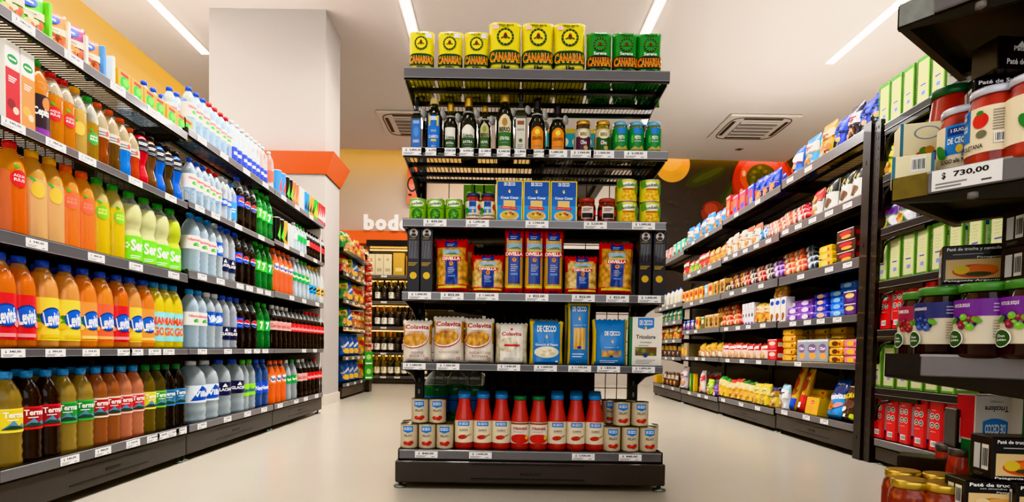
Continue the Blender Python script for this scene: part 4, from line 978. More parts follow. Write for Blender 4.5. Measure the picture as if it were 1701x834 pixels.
# --- top: yerba packs
def yerba(kind):
    def fn(a, w, h):
        g = C('#123f26', .35); top = INK; base = YB if kind != 'green' else YG
        a.text('YERBA MATE', 0, h*.885, w*.5, h*.034, top, .02); a.rect(-w*.12, w*.12, h*.845, h*.851, top, 4)
        cz = h*.665; R = min(w*.26, h*.18)
        a.ell(0, cz, R, R, g, 32); a.ell(0, cz, R*.76, R*.76, base, 28)
        for i in range(14):
            an = 2*PI*i/14; a.ell(R*.88*math.cos(an), cz+R*.88*math.sin(an), R*.05, R*.05, YB, 6)
        a.ell(0, cz+R*.05, R*.22, R*.3, C('#5a2a14'), 14); a.ell(0, cz+R*.32, R*.14, R*.1, RED, 10); a.ell(-.3*R, cz-.12*R, R*.3, R*.08, C('#6a4a1c'), 10, 0, .4); a.ell(.3*R, cz-.12*R, R*.3, R*.08, C('#6a4a1c'), 10, 0, -.4)
        n = 12; P = [(-w*.49, h*.15), (w*.49, h*.15)]+[(w*.49-w*.98*i/n, h*(.385+.03*(1-(2*i/n-1)**2))) for i in range(n+1)]
        a.poly(P, g if kind != 'green' else INK)
        if kind == 'green':
            a.rect(-w*.46, w*.46, h*.17, h*.37, C('#e6401c')); a.rect(-w*.44, w*.44, h*.18, h*.36, INK, 8); a.text('Serena', 0, h*.46, w*.5, h*.07, W2, .02)
        a.text('CANARIAS', 0, h*.27, w*.91, h*.185, YB, .045); a.text('CANARIAS', 0, h*.27, w*.87, h*.165, C('#e0261c', .35), .005)
        a.text('1kg' if kind == 'big' else '500g', w*.02, h*.085, w*(.26 if kind == 'big' else .36), h*.085, INK, .05)
        a.rect(-w*.38, -w*.2, h*.8, h*.87, C('#f2d2dc'), 3) if kind == 'big' else (kind == 'small' and a.rect(w*.18, w*.42, h*.78, h*.88, C('#dfe2ee'), 3))
    return fn
YB = C('#f5e60a', .3, 0, .35); YG = C('#1f9a2c', .3, 0, .35)
z = 1.538-ZO
hs = HZ_(CF, 700, 54, .05, z); hb = HZ_(CF, 838, 40, .05, z); hg = HZ_(CF, 993, 56, .05, z)
FYB = C('#f2e20c', .28, 0, .4, .05, 20, .08); FYG = C('#1d942a', .28, 0, .4, .08, 20, .08)
pouch('yerba_small', 'yerba_packet', MW(41), hs, .062, FYB, yerba('small'), 1, brick=True, wr=.03)
pouch('yerba_big', 'yerba_packet', MW(53), hb, .075, FYB, yerba('big'), 2, brick=True, wr=.03)
pouch('yerba_green', 'yerba_packet', MW(41.5), hg, .062, FYG, yerba('green'), 3, brick=True, wr=.03)
for k, d, L in (('yerba_small', 'small yellow yerba mate packet', ((680, 721, .02), (727, 769, -.02), (771, 812, .01))), ('yerba_big', 'large yellow yerba mate packet', ((812, 864, .03), (866, 918, 0), (918, 970, -.02))), ('yerba_green', 'green yerba mate packet', ((973, 1014, -.02), (1016, 1056, .03), (1057, 1095, -.04)))):
    for pl, pr, r in L:
        cplace(k, pl, pr, .055, z, d, 'top of central display', 'packet', r)
        for kk, yy in (('second', .14), ('third', .225), ('fourth', .31)): cplace(k, pl, pr, yy, z, d, kk+' row, top of central display', 'packet', r*.5)
# --- second shelf: oils and jars
z = 1.252-ZO; DKG = C('#15160e', .06, 0, .6); SECG = C('#b9bbb8', .45)
SQ = [(.9, 0), (1, .02), (1, .60), (.8, .66), (.36, .73), (.33, .78), (.33, .93)]
def oil(key, R, H, capm, lab, fn, body=DKG, prof=None, square=False, secure=True, caplen=.14, z0=.05, z1=.5):
    r = empty('oil_bottle'); prof = prof or [(.8, 0), (.97, .015), (1, .05), (1, .50), (.93, .58), (.62, .68), (.40, .74), (.36, .8), (.36, .9)]
    mb = MB(); pr = [(a*R, b*H) for a, b in prof]
    mb.lathe(pr, 4 if square else 22, body, not square)
    if square: mb.v = [((x-y)*.707*1.25, (x+y)*.707*1.25, zz) for x, y, zz in mb.v]
    mb.build('glass_body', r)
    cr = pr[-1][0]*1.2; MB().lathe([(cr, H*(1-caplen)), (cr*1.03, H*(1-caplen)+.004), (cr, H*.95), (cr*.97, H)], 16, capm).build('bottle_cap', r)
    a = Art(); b = MB(); w = R*1.5 if not square else R*1.5
    if square:
        fn(a, w, (z1-z0)*H); a.L = [([(x, y+(z0+z1)/2*H) for x, y in v], f, m_) for v, f, m_ in a.L]
        yf = min(v[1] for v in mb.v); a.build(flat(yf), 'front_label', r, .0003)
    else:
        n = 9; hh = (z1-z0)*H
        fn(a, w, hh); a.build(cyl(R+.0004, (z0+z1)/2*H), 'front_label', r, .0002)
    if secure:
        nr = pr[-1][0]; s = MB().lathe([(nr+.001, H*.70), (nr+.009, H*.705), (nr+.009, H*.725), (nr+.001, H*.73)], 14, SECG)
        o = MB().lathe([(.014, -.004), (.0175, 0), (.014, .004)], 16, SECG)
        s.add([(.019+nr+.8*z_+.6*x_, -.004-.6*z_+.8*x_, H*.715+y_) for x_, y_, z_ in o.v], o.f, SECG, True)
        s.build('security_tag', r)
    PROTO[key] = r
def lab_plain(base, title, tcol, sub=None, band=None, top=None, arch=False, tw=.8):
    def fn(a, w, h):
        n = 10; P = [(-w/2, -h/2), (w/2, -h/2)]+[(w/2-w*i/n, h/2-(0 if not arch else h*.16*(2*i/n-1)**2)) for i in range(n+1)]
        if not arch: a.rect(-w/2, w/2, -h/2, h/2, base, 10)
        else:
            for i in range(n):
                x0, x1 = -w/2+w*i/n, -w/2+w*(i+1)/n; f = lambda x: h/2-h*.2*(2*x/w)**2
                a.raw([(x0, -h/2), (x1, -h/2), (x1, f(x1)), (x0, f(x0))], [(0, 1, 2, 3)], base)
        if band: a.rect(-w/2, w/2, -h*.42, -h*.02, band, 10)
        if top: a.ell(0, h*.27, w*.2, h*.12, top, 14)
        a.text(title, 0, h*.06 if band else 0, w*tw, h*.14, tcol, .03)
        if sub: a.text(sub, 0, -h*.2, w*.7, h*.1, W2, .02); 
        a.rect(-w*.3, w*.3, -h*.34, -h*.31, GREY, 6)
    return fn
GLD = MET('#c9a24a', .3); GRNL = C('#2f5a2a', .4); ORL = C('#f0931c', .35)
def dc_oil(a, w, h):
    a.rect(-w/2, w/2, -h/2, h/2, C('#2a6fc0', .35, 0, .2), 6); a.ell(0, h*.1, w*.3, h*.16, C('#4f93d8'), 16); a.text('CLASSICO', 0, -h*.2, w*.7, h*.09, W2, .02); a.text('500 ml', 0, -h*.42, w*.3, h*.05, W2); a.rect(-w*.35, w*.35, h*.36, h*.46, C('#8fb8e0'), 4)
def dc_oil2(a, w, h):
    a.rect(-w/2, w/2, -h/2, h/2, C('#1a76d0', .35, 0, .2), 6); a.rect(-w*.4, w*.4, h*.2, h*.5, DCY, 4); a.rect(-w*.25, w*.25, h*.16, h*.5, C('#1a76d0'), 4); a.rect(-w*.25, w*.25, h*.36, h*.46, W2, 4); a.text('DE CECCO', 0, h*.41, w*.44, h*.06, BLU, .02)
    a.text('CLASSICO', 0, -h*.12, w*.75, h*.08, W2, .02); a.rect(-w*.2, w*.2, -h*.26, -h*.2, DCY, 4); a.text('500 ml', 0, -h*.4, w*.3, h*.05, W2); a.text('OLIO', 0, h*.05, w*.4, h*.06, W2)
oils = [((682, 702), 162, 'oil_blue', 'square dark oil bottle, pale blue label', dict(capm=C('#151515', .4), lab=None, fn=dc_oil, square=True, secure=True, z0=.03, z1=.58, prof=SQ)),
        ((707, 735), 166, 'oil_blue2', 'dark oil bottle, bright blue label', dict(capm=C('#d8c27a', .35), lab=None, fn=dc_oil2, z0=.03, z1=.66, prof=[(.9, 0), (1, .02), (1, .66), (.9, .74), (.5, .82), (.42, .86), (.42, .93)], caplen=.1)),
        ((736, 760), 172, 'oil_small_green', 'small dark oil bottle, white and green label', dict(capm=GLD, lab=None, fn=lab_plain(C('#e8e6dc'), 'Colavita', GRNL, 'EXTRA', GRNL), z0=.04, z1=.48, caplen=.18)),
        ((763, 792), 162, 'oil_green', 'dark oil bottle, white and green label', dict(capm=GLD, lab=None, fn=lab_plain(C('#e8e6dc'), 'Colavita', GRNL, 'EXTRA', GRNL, None, True), z0=.04, z1=.47, caplen=.18)),
        ((794, 815), 178, 'oil_green_cap', 'small dark oil bottle, arched green label', dict(capm=C('#c9a850', .35, .5), lab=None, fn=lab_plain(C('#cfc59a'), 'BERIO', INK, 'OLIVE', C('#3f6a2c'), C('#8fa83f'), True), z0=.05, z1=.62, caplen=.12)),
        ((823, 852), 160, 'oil_berio', 'large dark oil bottle, cream and green label', dict(capm=C('#c9a24a', .35, .5), lab=None, fn=lab_plain(C('#e6dcb8'), 'BERIO', INK, 'EXTRA VIRGIN', C('#3a7a34'), C('#b88a3f'), True), z0=.06, z1=.64, caplen=.12, prof=[(.8, 0), (.97, .015), (1, .05), (1, .58), (.93, .68), (.6, .78), (.46, .83), (.44, .9)])),
        ((853, 875), 154, 'oil_cream', 'square oil bottle with tall cream label', dict(capm=C('#2b2a2c', .35), lab=None, fn=lambda a, w, h: (a.rect(-w/2, w/2, -h/2, h/2, C('#d9d5c6'), 4), a.rect(-w*.35, w*.35, h*.3, h*.42, C('#9a5a3a'), 4), a.text('OLIVE OIL', 0, h*.15, w*.7, h*.06, INK, .02), a.ell(0, -h*.18, w*.2, w*.2, C('#55603a'), 14), a.lines(-w*.3, w*.3, -h*.42, -h*.28, 3, GREY)), square=True, z0=.04, z1=.56, prof=SQ, body=C('#2b2a14', .08, 0, .5))),
        ((877, 905), 166, 'oil_orange', 'dark oil bottle, orange arched label', dict(capm=C('#252326', .35), lab=None, fn=lab_plain(ORL, 'COLAVITA', INK, None, None, C('#e8e04a'), True), z0=.05, z1=.47, caplen=.2)),
        ((911, 939), 176, 'oil_orange_small', 'small dark oil bottle, orange label', dict(capm=C('#252326', .35), lab=None, fn=lab_plain(ORL, 'COLAVITA', INK, None, None, C('#e8e04a'), True), z0=.05, z1=.50, caplen=.2))]
for (pl, pr), ty, key, d, kw in oils:
    H = HZ_(CF, (pl+pr)/2, ty, .055, z); oil(key, MW(pr-pl)/2*(.95 if kw.get('square') else 1), H, **kw)
    cplace(key, pl, pr, .055, z, d, 'central oil shelf', 'bottle')
    if key in ('oil_green', 'oil_berio', 'oil_orange'): cplace(key, pl+2, pr+2, .16, z, d, 'second row, central oil shelf', 'bottle')
def olive(c):
    return lambda a, R, h: (a.rect(-R*1.1, R*1.1, -h*.5, h*.15, C(c), 12), a.ell(0, h*.25, R*.7, h*.2, C('#e9dfb8'), 18), a.text('BERIO', 0, h*.25, R*.9, h*.16, INK, .02), a.text('Olive', 0, -.12*h, R*.8, h*.2, W2, .02), a.ell(R*.3, -h*.36, R*.3, h*.1, C('#c9b85a'), 12))
Hj = HZ_(CF, 968, 203.5, .05, z); Hp = HZ_(CF, 1030, 205, .05, z)
OLG = FOOD('#b8a13c', '#8a7a22', '#3f3a10', 60); 
jar('olive_dark', 'olive_jar', Hj, MW(25)/2, FOOD('#7a5a3a', '#4a2f22', '#1f120c', 60), GLD, (.08, .74, C('#cfc6b0'), olive('#5a2f4a')), lidh=.12)
jar('olive_green', 'olive_jar', Hj, MW(25)/2, OLG, GLD, (.08, .74, C('#cfc6a0'), olive('#2f5a2a')), lidh=.12)
def pesto(a, R, h):
    a.rect(-R*1.2, R*1.2, -h*.5, h*.5, C('#0f8a3f', .35, 0, .2), 14); a.rect(-R*.55, R*.55, h*.22, h*.5, DCB, 6); a.text('PESTO', 0, h*.05, R*.8, h*.16, W2, .03); a.text('alla Genovese', 0, -h*.1, R*.9, h*.09, W2)
    a.poly([(-R*1.1, -h*.5), (-R*.4, -h*.34), (R*.1, -h*.44), (R*.6, -h*.3), (R*1.1, -h*.5)], C('#c9b84a')); a.ell(-R*.7, 0, R*.2, h*.2, C('#5fc04a'), 10)
jar('pesto', 'pesto_jar', Hp, MW(25)/2, FOOD('#a89a2c', '#7a7a1c', '#5a5a14', 90), C('#6fb4d8', .3, .2, .3), (.14, .80, C('#128a40', .35), pesto), lidh=.12)
for k, px, d in (('olive_dark', 967.5, 'olive jar with gold lid, purple label'), ('olive_green', 1000.5, 'olive jar with gold lid, green label'), ('pesto', 1029.5, 'pesto jar with light blue lid'), ('pesto', 1056, 'pesto jar with light blue lid'), ('pesto', 1084.5, 'pesto jar with light blue lid')):
    cplace(k, px-12, px+12, .05, z, d, 'central oil shelf', 'jar'); cplace(k, px-15, px+9, .13, z, d, 'second row, central oil shelf', 'jar')
# --- third shelf: cans, sauces, couscous
z = .995-ZO
def peas(a, R, h):
    a.ell(0, h*.27, R*.85, h*.13, C('#eef5df'), 20); a.text('Bonduelle', 0, h*.27, R*1.4, h*.13, GRNL, .03, .12); a.ell(0, -h*.2, R*.65, h*.25, C('#2f7a1c'), 18)
    for i in range(9): a.ell(R*.45*math.cos(i*2.4)*(i/9), -h*.2+R*.5*math.sin(i*2.4)*(i/9), R*.14, R*.14, C('#6fc02c' if i % 2 else '#4f9f22'), 10)
    a.rect(-R*.9, R*.9, h*.06, h*.1, C('#3f8f2a'), 10)
def corn(a, R, h):
    a.ell(0, h*.24, R*.88, h*.14, C('#eef5e6'), 20); a.text('Bonduelle', 0, h*.24, R*1.4, h*.15, GRNL, .03, .1); a.ell(0, -h*.22, R*.8, h*.25, C('#f2c21c'), 18)
    for i in range(16): a.ell(R*.7*math.cos(i*2.4)*(i/16)**.5, -h*.22+h*.22*math.sin(i*2.4)*(i/16)**.5, R*.1, R*.08, C('#f9e25a' if i % 2 else '#d89f14'), 8)
    a.rect(-R*.6, R*.6, h*.02, h*.07, C('#c23a2a'), 8); a.ell(-R*.9, h*.3, R*.3, h*.2, C('#5fa82c'), 10); a.ell(R*1.0, h*.1, R*.3, h*.3, C('#5fa82c'), 10)
can('peas', 'food_can', HZ_(CF, 724, 332.5, .05, z), MW(28.5)/2, C('#8fc42c', .35, 0, .2), peas)
ch = HZ_(CF, 1041, 301.5, .05, z)/2
can('corn', 'food_can', ch, MW(33)/2, C('#e6dc3a', .35, 0, .2), corn)
for px in (694, 724, 754):
    cplace('peas', px-14, px+14, .05, z, 'green pea can', 'third central shelf', 'can'); cplace('peas', px-11, px+17, .12, z, 'green pea can', 'row behind, third central shelf', 'can')
for px in (1040.5, 1078.5):
    cplace('corn', px-16, px+16, .05, z, 'yellow sweetcorn can, lower of two', 'third central shelf', 'can'); cplace('corn', px-16, px+16, .05, z+ch, 'yellow sweetcorn can, upper of two', 'third central shelf', 'can')
cplace('corn', 1024, 1050, .13, z, 'yellow sweetcorn can, lower of two', 'row behind, third central shelf', 'can'); cplace('corn', 1024, 1050, .13, z+ch, 'yellow sweetcorn can, upper of two', 'row behind, third central shelf', 'can')
def sugo(a, R, h):
    a.rect(-R*.5, R*.45, -h*.2, h*.5, DCB, 8); a.rect(-R*.42, R*.37, h*.2, h*.44, DCK, 6); a.text('DE CECCO', 0, h*.08, R*.8, h*.13, W2, .03); a.ell(0, -h*.1, R*.14, h*.09, DCY, 10)
    a.ell(R*.95, h*.15, R*.3, h*.17, C('#d8281c'), 16); a.ell(R*.95, h*.3, R*.15, h*.05, C('#2f8a2c'), 10); a.ell(-R*.8, -h*.05, R*.3, h*.2, C('#2f8a3a'), 14, 0, .5); a.ell(-R*.95, -.15*h, R*.25, h*.13, C('#4fae4a'), 12, 0, -.4)
    a.text('SUGO alla NAPOLETANA', 0, -h*.34, R*1.9, h*.1, INK, .02)
jar('sugo', 'sauce_jar', HZ_(CF, 786, 323, .05, z), MW(25)/2, FOOD('#b8361c', '#a02814', '#7a1c0e', 60), C('#2f3f78', .3, .1, .3), (.14, .72, CREAM, sugo), lidh=.11, lidtop=C('#c9d0dc'))
for px in (785.5, 810): cplace('sugo', px-12, px+12, .05, z, 'tomato sauce jar with cream label', 'third central shelf', 'jar')
hc = HZ_(CF, 890, 304.5, .05, z)
def couscous(a, w, h):
    a.rect(-w*.46, w*.46, h*.03, h*.97, C('#1f7fd0', .35, 0, .2), 2); a.rect(-w*.46, w*.46, h*.03, h*.40, C('#1a9ae0'), 2); a.rect(-w*.46, w*.46, h*.40, h*.97, C('#1458b0'), 2); a.rect(-w*.46, w*.46, h*.40, h*.62, C('#1a70c8'), 2)
    a.text('DE CECCO', 0, h*.91, w*.42, h*.085, W2, .03); sheaf(a, 0, h*.73, w*.07); a.text('Cous Cous', 0, h*.585, w*.66, h*.06, W2, .03)
    a.rect(-w*.22, w*.22, h*.34, h*.52, C('#e8c878'), 2); a.poly([(-w*.32, h*.32), (w*.3, h*.29), (w*.3, h*.36), (-w*.3, h*.38)], C('#d81c24')); a.text('Preparazione veloce', 0, h*.336, w*.5, h*.03, W2, 0, -.04)
    a.ell(0, h*.15, w*.36, h*.13, C('#d9d4c4'), 24); a.ell(0, h*.17, w*.31, h*.10, C('#e3b53c'), 22)
    for x, zz, c in ((-.12, .2, '#3f8f2a'), (.05, .22, '#c8281c'), (.14, .19, '#4a2a6a'), (-.02, .17, '#e8d48a'), (.18, .16, '#d8a020')): a.ell(x*w, zz*h, w*.05, h*.025, C(c), 10)
box('couscous', 'couscous_box', MW(43), .05, hc, C('#f7d816', .35, 0, .2), art=couscous, side=lambda a, w, h: a.rect(-w*.4, w*.4, h*.03, h*.97, C('#f5d010')))
for px in (845.5, 890, 934.5):
    cplace('couscous', px-21, px+21, .04, z, 'blue and yellow couscous box', 'third central shelf', 'box')
jar('antipasto', 'antipasto_jar', HZ_(CF, 974, 331.5, .055, z), MW(30)/2, FOOD('#8a1f14', '#5a140e', '#d84a2c', 60), C('#a83a2a', .35, 0, .2, .5, 40), (.2, .66, C('#2a1614', .4), lambda a, R, h: (a.rect(-R*.7, R*.7, -h*.5, h*.5, C('#e8e0d4'), 10), a.lines(-R*.5, R*.5, h*.1, h*.4, 3, C('#7a1a1a'), .5), a.rect(-R*.6, R*.6, -h*.45, -h*.05, C('#1f1a1c'), 8), [a.ell(s*R*.9, 0, R*.2, h*.3, RED) for s in (-1, 1)])), lidh=.15)
for px in (973.5, 1007.5): cplace('antipasto', px-14, px+14, .055, z, 'dark red antipasto jar with patterned lid', 'third central shelf', 'jar')
# --- fourth shelf: black boxes and pasta bags
z = .729-ZO
BBX = C('#27242a', .4, 0, .15); hx = HZ_(CF, 700, 381, .05, z)
def blackbox(a, w, h):
    a.ell(0, h*.92, w*.33, w*.33, C('#d8d4cc'), 20); a.ell(0, h*.928, w*.13, w*.16, C('#b98a6a'), 12); a.ell(0, h*.888, w*.22, w*.12, C('#3a3a44'), 12); a.ell(0, h*.945, w*.14, w*.09, C('#2a1f1a'), 12)
    a.lines(-w*.3, w*.3, h*.825, h*.85, 2, C('#b8a040'), .4); a.rect(-w*.36, w*.36, h*.53, h*.80, C('#3d3b40', .15, 0, .6), 2)
    for i in range(5): a.poly([(-w*.3+i*w*.13, h*.54), (-w*.27+i*w*.13, h*.54), (-w*.14+i*w*.11, h*.79), (-w*.18+i*w*.11, h*.79)], C('#6a686e' if i % 2 else '#17161a'))
    a.lines(-w*.4, w*.34, h*.42, h*.48, 3, C('#c8a83a'), .45); a.ell(0, h*.27, w*.28, w*.28, C('#c9a52c', .3, .4), 24)
box('black_pasta', 'pasta_box', MW(20.5), .06, hx, BBX, art=blackbox)
for px in (688, 709.5, 1067.5, 1090.5):
    cplace('black_pasta', px-10, px+10, .05, z, 'black pasta box with gold disc', 'fourth central shelf', 'box')
DRED = C('#d81a1e', .25, 0, .5, .06, 20); DBL = C('#1c3f98', .3, 0, .3); PASTA = FOOD('#edc04e', '#d89a28', '#8a5a14', 55); SPAG = FOOD('#f2d27a', '#e0b04c', '#c08a30', 150, (1, 1, .03)); PASTA2 = FOOD('#f2dca0', '#e0bd6a', '#a87a34', 60)
def divella(spag):
    def fn(a, w, h):
        lw = w*(.62 if spag else .36)
        a.rect(-lw/2, lw/2, h*.84, h*.985, DBL, 5, 3); a.rect(-lw*.2, lw*.2, h*.93, h*.97, RED, 3); a.lines(-lw*.35, lw*.35, h*.86, h*.92, 2, C('#c8d0e8'), .4)
        a.rect(-lw*.66, lw*.66, h*.64, h*.79, C('#d9c27a'), 8, 3); a.rect(-lw*.66, lw*.66, h*.72, h*.79, C('#9cc0dc'), 8, 2); a.poly([(-lw*.6, h*.70), (lw*.6, h*.70), (lw*.3, h*.74), (-lw*.1, h*.73)], C('#6a8a5a'))
        a.rect(-lw*.5, lw*.5, h*.17, h*.60, DBL, 6, 5)
        a.rect(-lw*.8, lw*.8, h*.59, h*.66, RED, 8, 2); a.text('DIVELLA', 0, h*.625, lw*1.45, h*.055, W2, .04)
        a.ell(0, h*.535, lw*.17, lw*.17, C('#f0a83a'), 16); a.ell(0, h*.54, lw*.1, lw*.1, C('#c85a1c'), 12); a.lines(-lw*.3, lw*.3, h*.36, h*.48, 4, C('#c8d0e8'), .35); a.rect(-lw*.3, lw*.3, h*.30, h*.33, C('#6a9ae0'), 3)
        a.rect(-w*.42, w*.42, h*.10, h*.14, C('#ead23a'), 10, 2); a.rect(-lw*.3, lw*.3, h*.02, h*.06, DBL, 4); a.rect(-lw*.2, lw*.2, h*.03, h*.05, RED, 3)
    return fn
def dzone(p, lo, hi): return lambda u, v: DRED if (v < lo+.05*u*u or v > hi-.06*u*u or (abs(u) > .9 and v > .6)) else p
def szone(u, v): return DRED if v < .13 or v > .88 or (abs(u) > .8 and v > .6) else SPAG
def sealed(key, h, w, col): pass
def hpx(px, ty, y=.05): return HZ_(CF, px, ty, y, z)
pouch('div_big', 'pasta_bag', MW(55), hpx(752, 398, .06), .085, dzone(PASTA, .14, .86), divella(False), 4, n=(16, 24))
pouch('div_small', 'pasta_bag', MW(55), hpx(810, 424, .06), .075, dzone(PASTA2, .16, .88), divella(False), 5, n=(16, 22))
pouch('div_spag', 'spaghetti_packet', MW(31), hpx(870, 384, .05), .05, szone, divella(True), 6, n=(12, 24), wr=.03)
pouch('div_big2', 'pasta_bag', MW(57), hpx(1020, 404, .06), .085, dzone(PASTA, .13, .9), divella(False), 7, n=(16, 24))
cplace('div_big', 725, 779, .06, z, 'large red and blue pasta bag', 'fourth central shelf', 'bag', .0, (0, -.03)); cplace('div_big', 735, 786, .15, z, 'large red and blue pasta bag', 'row behind, fourth central shelf', 'bag', .0)
cplace('div_small', 782, 838, .06, z, 'short red and blue pasta bag', 'fourth central shelf', 'bag'); cplace('div_small', 936, 992, .06, z, 'short red and blue pasta bag', 'fourth central shelf', 'bag', .05)
cplace('div_big2', 991, 1049, .06, z, 'tall rounded red pasta bag', 'fourth central shelf', 'bag', -.03, (0, .02))
for pl, pr, r in ((838, 868, .0), (871, 901, .03), (903, 933, -.02)):
    cplace('div_spag', pl, pr, .045, z, 'red and blue spaghetti packet', 'fourth central shelf', 'packet', r); cplace('div_spag', pl+2, pr+2, .105, z, 'red and blue spaghetti packet', 'row behind, fourth central shelf', 'packet', r)
# --- fifth shelf
z = .468-ZO
CVB = C('#e9e0d2', .3, 0, .35, .05, 18); RIG = FOOD('#e8b84a', '#cf9226', '#8a5a18', 50)
def colavita(name, oy):
    def fn(a, w, h):
        a.rect(-w*.36, w*.36, h*.74, h*.92, C('#f0e9de'), 6, 2); a.text('Colavita', 0, h*.84, w*.78, h*.10, C('#b8202c'), .03)
        a.ell(-w*.06, h*.54, w*.45, h*.19, C('#b8202c'), 28, 0, .15); a.ell(-w*.06, h*.545, w*.435, h*.175, C('#f0e9de'), 28, 0, .15); a.ell(-w*.07, h*.555, w*.41, h*.155, RIG, 26, 0, .15)
        for i, t in enumerate(name): a.text(t, .03*w, h*(.25-.075*i), w*.085*len(t), h*.055, C('#b08a8a'), .0)
        a.ell(w*.33, h*.12, w*.05, w*.05, C('#c0484a'), 12, .7); a.lines(-w*.3, w*.2, h*.07, h*.11, 1, C('#c9b8a8'))
    return fn
def cz(px, ty): return HZ_(CF, px, ty, .05, z)
def czone(u, v): return RIG if (abs(u) > .8 and .45 < v < .9) else CVB
pouch('col_penne', 'pasta_bag', MW(49), cz(693, 532), .075, czone, colavita(('PENNE', 'RIGATE'), 0), 8, n=(14, 20))
pouch('col_gnocchi', 'pasta_bag', MW(52), cz(745, 526), .08, czone, colavita(('GNOCCHI',), 0), 9, n=(14, 20))
pouch('col_rigatoni', 'pasta_bag', MW(50), cz(796, 529), .08, czone, colavita(('RIGATONI', 'ROMANI'), 0), 10, n=(14, 20))
GNO = FOOD('#efe9da', '#ddd4ba', '#a89a78', 40)
def gnocchi_art(a, w, h):
    a.rect(-w*.34, w*.34, h*.06, h*.95, C('#efeae0'), 8, 8); a.text('Colavita', 0, h*.74, w*.6, h*.09, C('#b8202c'), .03); a.ell(0, h*.85, w*.04, h*.03, RED, 8); a.ell(-.1*w, h*.48, w*.3, h*.17, GNO, 22, 0, .15)
    a.rect(-w*.22, w*.24, h*.44, h*.49, C('#d0303a'), 6); a.text('GNOCCHI', 0, h*.14, w*.5, h*.06, C('#b8a89a'))
pouch('col_clear', 'gnocchi_bag', MW(54), cz(849, 537), .07, lambda u, v: GNO if abs(u) > .66 else C('#e6e2d8', .25, 0, .4), gnocchi_art, 11, n=(16, 18))
DBAG = C('#1c86d4', .28, 0, .4, .04, 18); DYB = C('#f2cc1c', .28, 0, .4, .05, 18)
def dgno(a, w, h):
    a.rect(-w*.4, w*.4, h*.08, h*.95, DBAG, 8, 8); a.text('DE CECCO', 0, h*.83, w*.56, h*.15, W2, .04); sheaf(a, 0, h*.645, w*.05); a.text('Gnocchi di Patate', 0, h*.47, w*.66, h*.055, W2, .02)
    a.ell(0, h*.3, w*.36, h*.13, C('#f2ecd8'), 24)
    for i in range(9): a.ell(w*.26*math.cos(i*2.4)*(i/9)**.5, h*.3+h*.08*math.sin(i*2.4)*(i/9)**.5, w*.07, h*.035, C('#e0d2a8' if i % 2 else '#f7f0dc'), 10)
    a.ell(w*.3, h*.09, w*.05, h*.02, W2, 10)
pouch('dc_gnocchi', 'gnocchi_packet', MW(56), cz(907, 534), .055, lambda u, v: DYB if abs(u) > .7 else DBAG, dgno, 12, n=(14, 18), wr=.05)
def dspag(a, w, h):
    a.text('DE CECCO', 0, h*.9, w*.62, h*.085, W2, .04); sheaf(a, 0, h*.74, w*.09); a.text('spaghetti n° 12', 0, h*.64, w*.55, h*.025, W2); a.rect(-w*.26, w*.26, h*.26, h*.60, SPAG, 4, 6); a.ell(0, h*.29, w*.1, h*.025, C('#2f3f9a'), 12); a.lines(-w*.3, w*.3, h*.14, h*.22, 2, W2, .3); a.text('500 g', 0, h*.06, w*.25, h*.02, W2)
pouch('dc_spag', 'spaghetti_packet', MW(37), cz(961, 503), .045, lambda u, v: DYB if (abs(u) > .84 or v > .955) else DBAG, dspag, 13, n=(12, 22), wr=.04)
def dpenne(a, w, h):
    a.text('DE CECCO', w*.05, h*.70, w*.44, h*.10, W2, .04); sheaf(a, w*.05, h*.52, w*.05); a.text('Cavatappi n° 87', w*.03, h*.4, w*.4, h*.03, W2); a.rect(-w*.25, w*.3, h*.2, h*.34, FOOD('#e8c25a', '#c8953a', '#3a70b0', 45), 6, 3); a.ell(w*.02, h*.21, w*.05, h*.025, C('#2f3f9a'), 10); a.lines(-w*.3, w*.3, h*.08, h*.15, 2, W2, .3); a.rect(-w*.46, -w*.40, h*.1, h*.8, DYB, 2, 6)
pouch('dc_penne', 'pasta_bag', MW(58), cz(1010, 531), .08, lambda u, v: DYB if (abs(u) > .86) else DBAG, dpenne, 14, n=(14, 18), wr=.06)
TRI = C('#efe9df', .4)
def tri(a, w, h):
    a.rect(-w*.5, -w*.42, h*.0, h, C('#1f7a3f', .35), 1); decco(a, -w*.0, h*.885, w*.50, h*.19, False); a.poly([(-w*.25, h*.79), (w*.25, h*.79), (0, h*.74)], DCB); sheaf(a, 0, h*.77, w*.06)
    a.text('Tricolore', 0, h*.60, w*.60, h*.08, C('#2f3440'), .02); a.text('cavatappi', 0, h*.49, w*.36, h*.04, C('#2f3440')); a.lines(-w*.22, w*.22, h*.42, h*.45, 1, GREY)
    a.rect(-w*.32, w*.34, h*.225, h*.395, FOOD('#c8952c', '#4f6a2c', '#8a2a1c', 45), 2); a.ell(0, h*.23, w*.07, h*.04, C('#2f3f9a'), 12); a.lines(-w*.3, w*.3, h*.07, h*.16, 3, GREY, .3)
box('tricolore', 'pasta_box', MW(52), .06, cz(1068, 527), TRI, art=tri, faces={'x+': C('#d8222c', .35, 0, .2), 'x-': C('#1f7a3f', .35)})
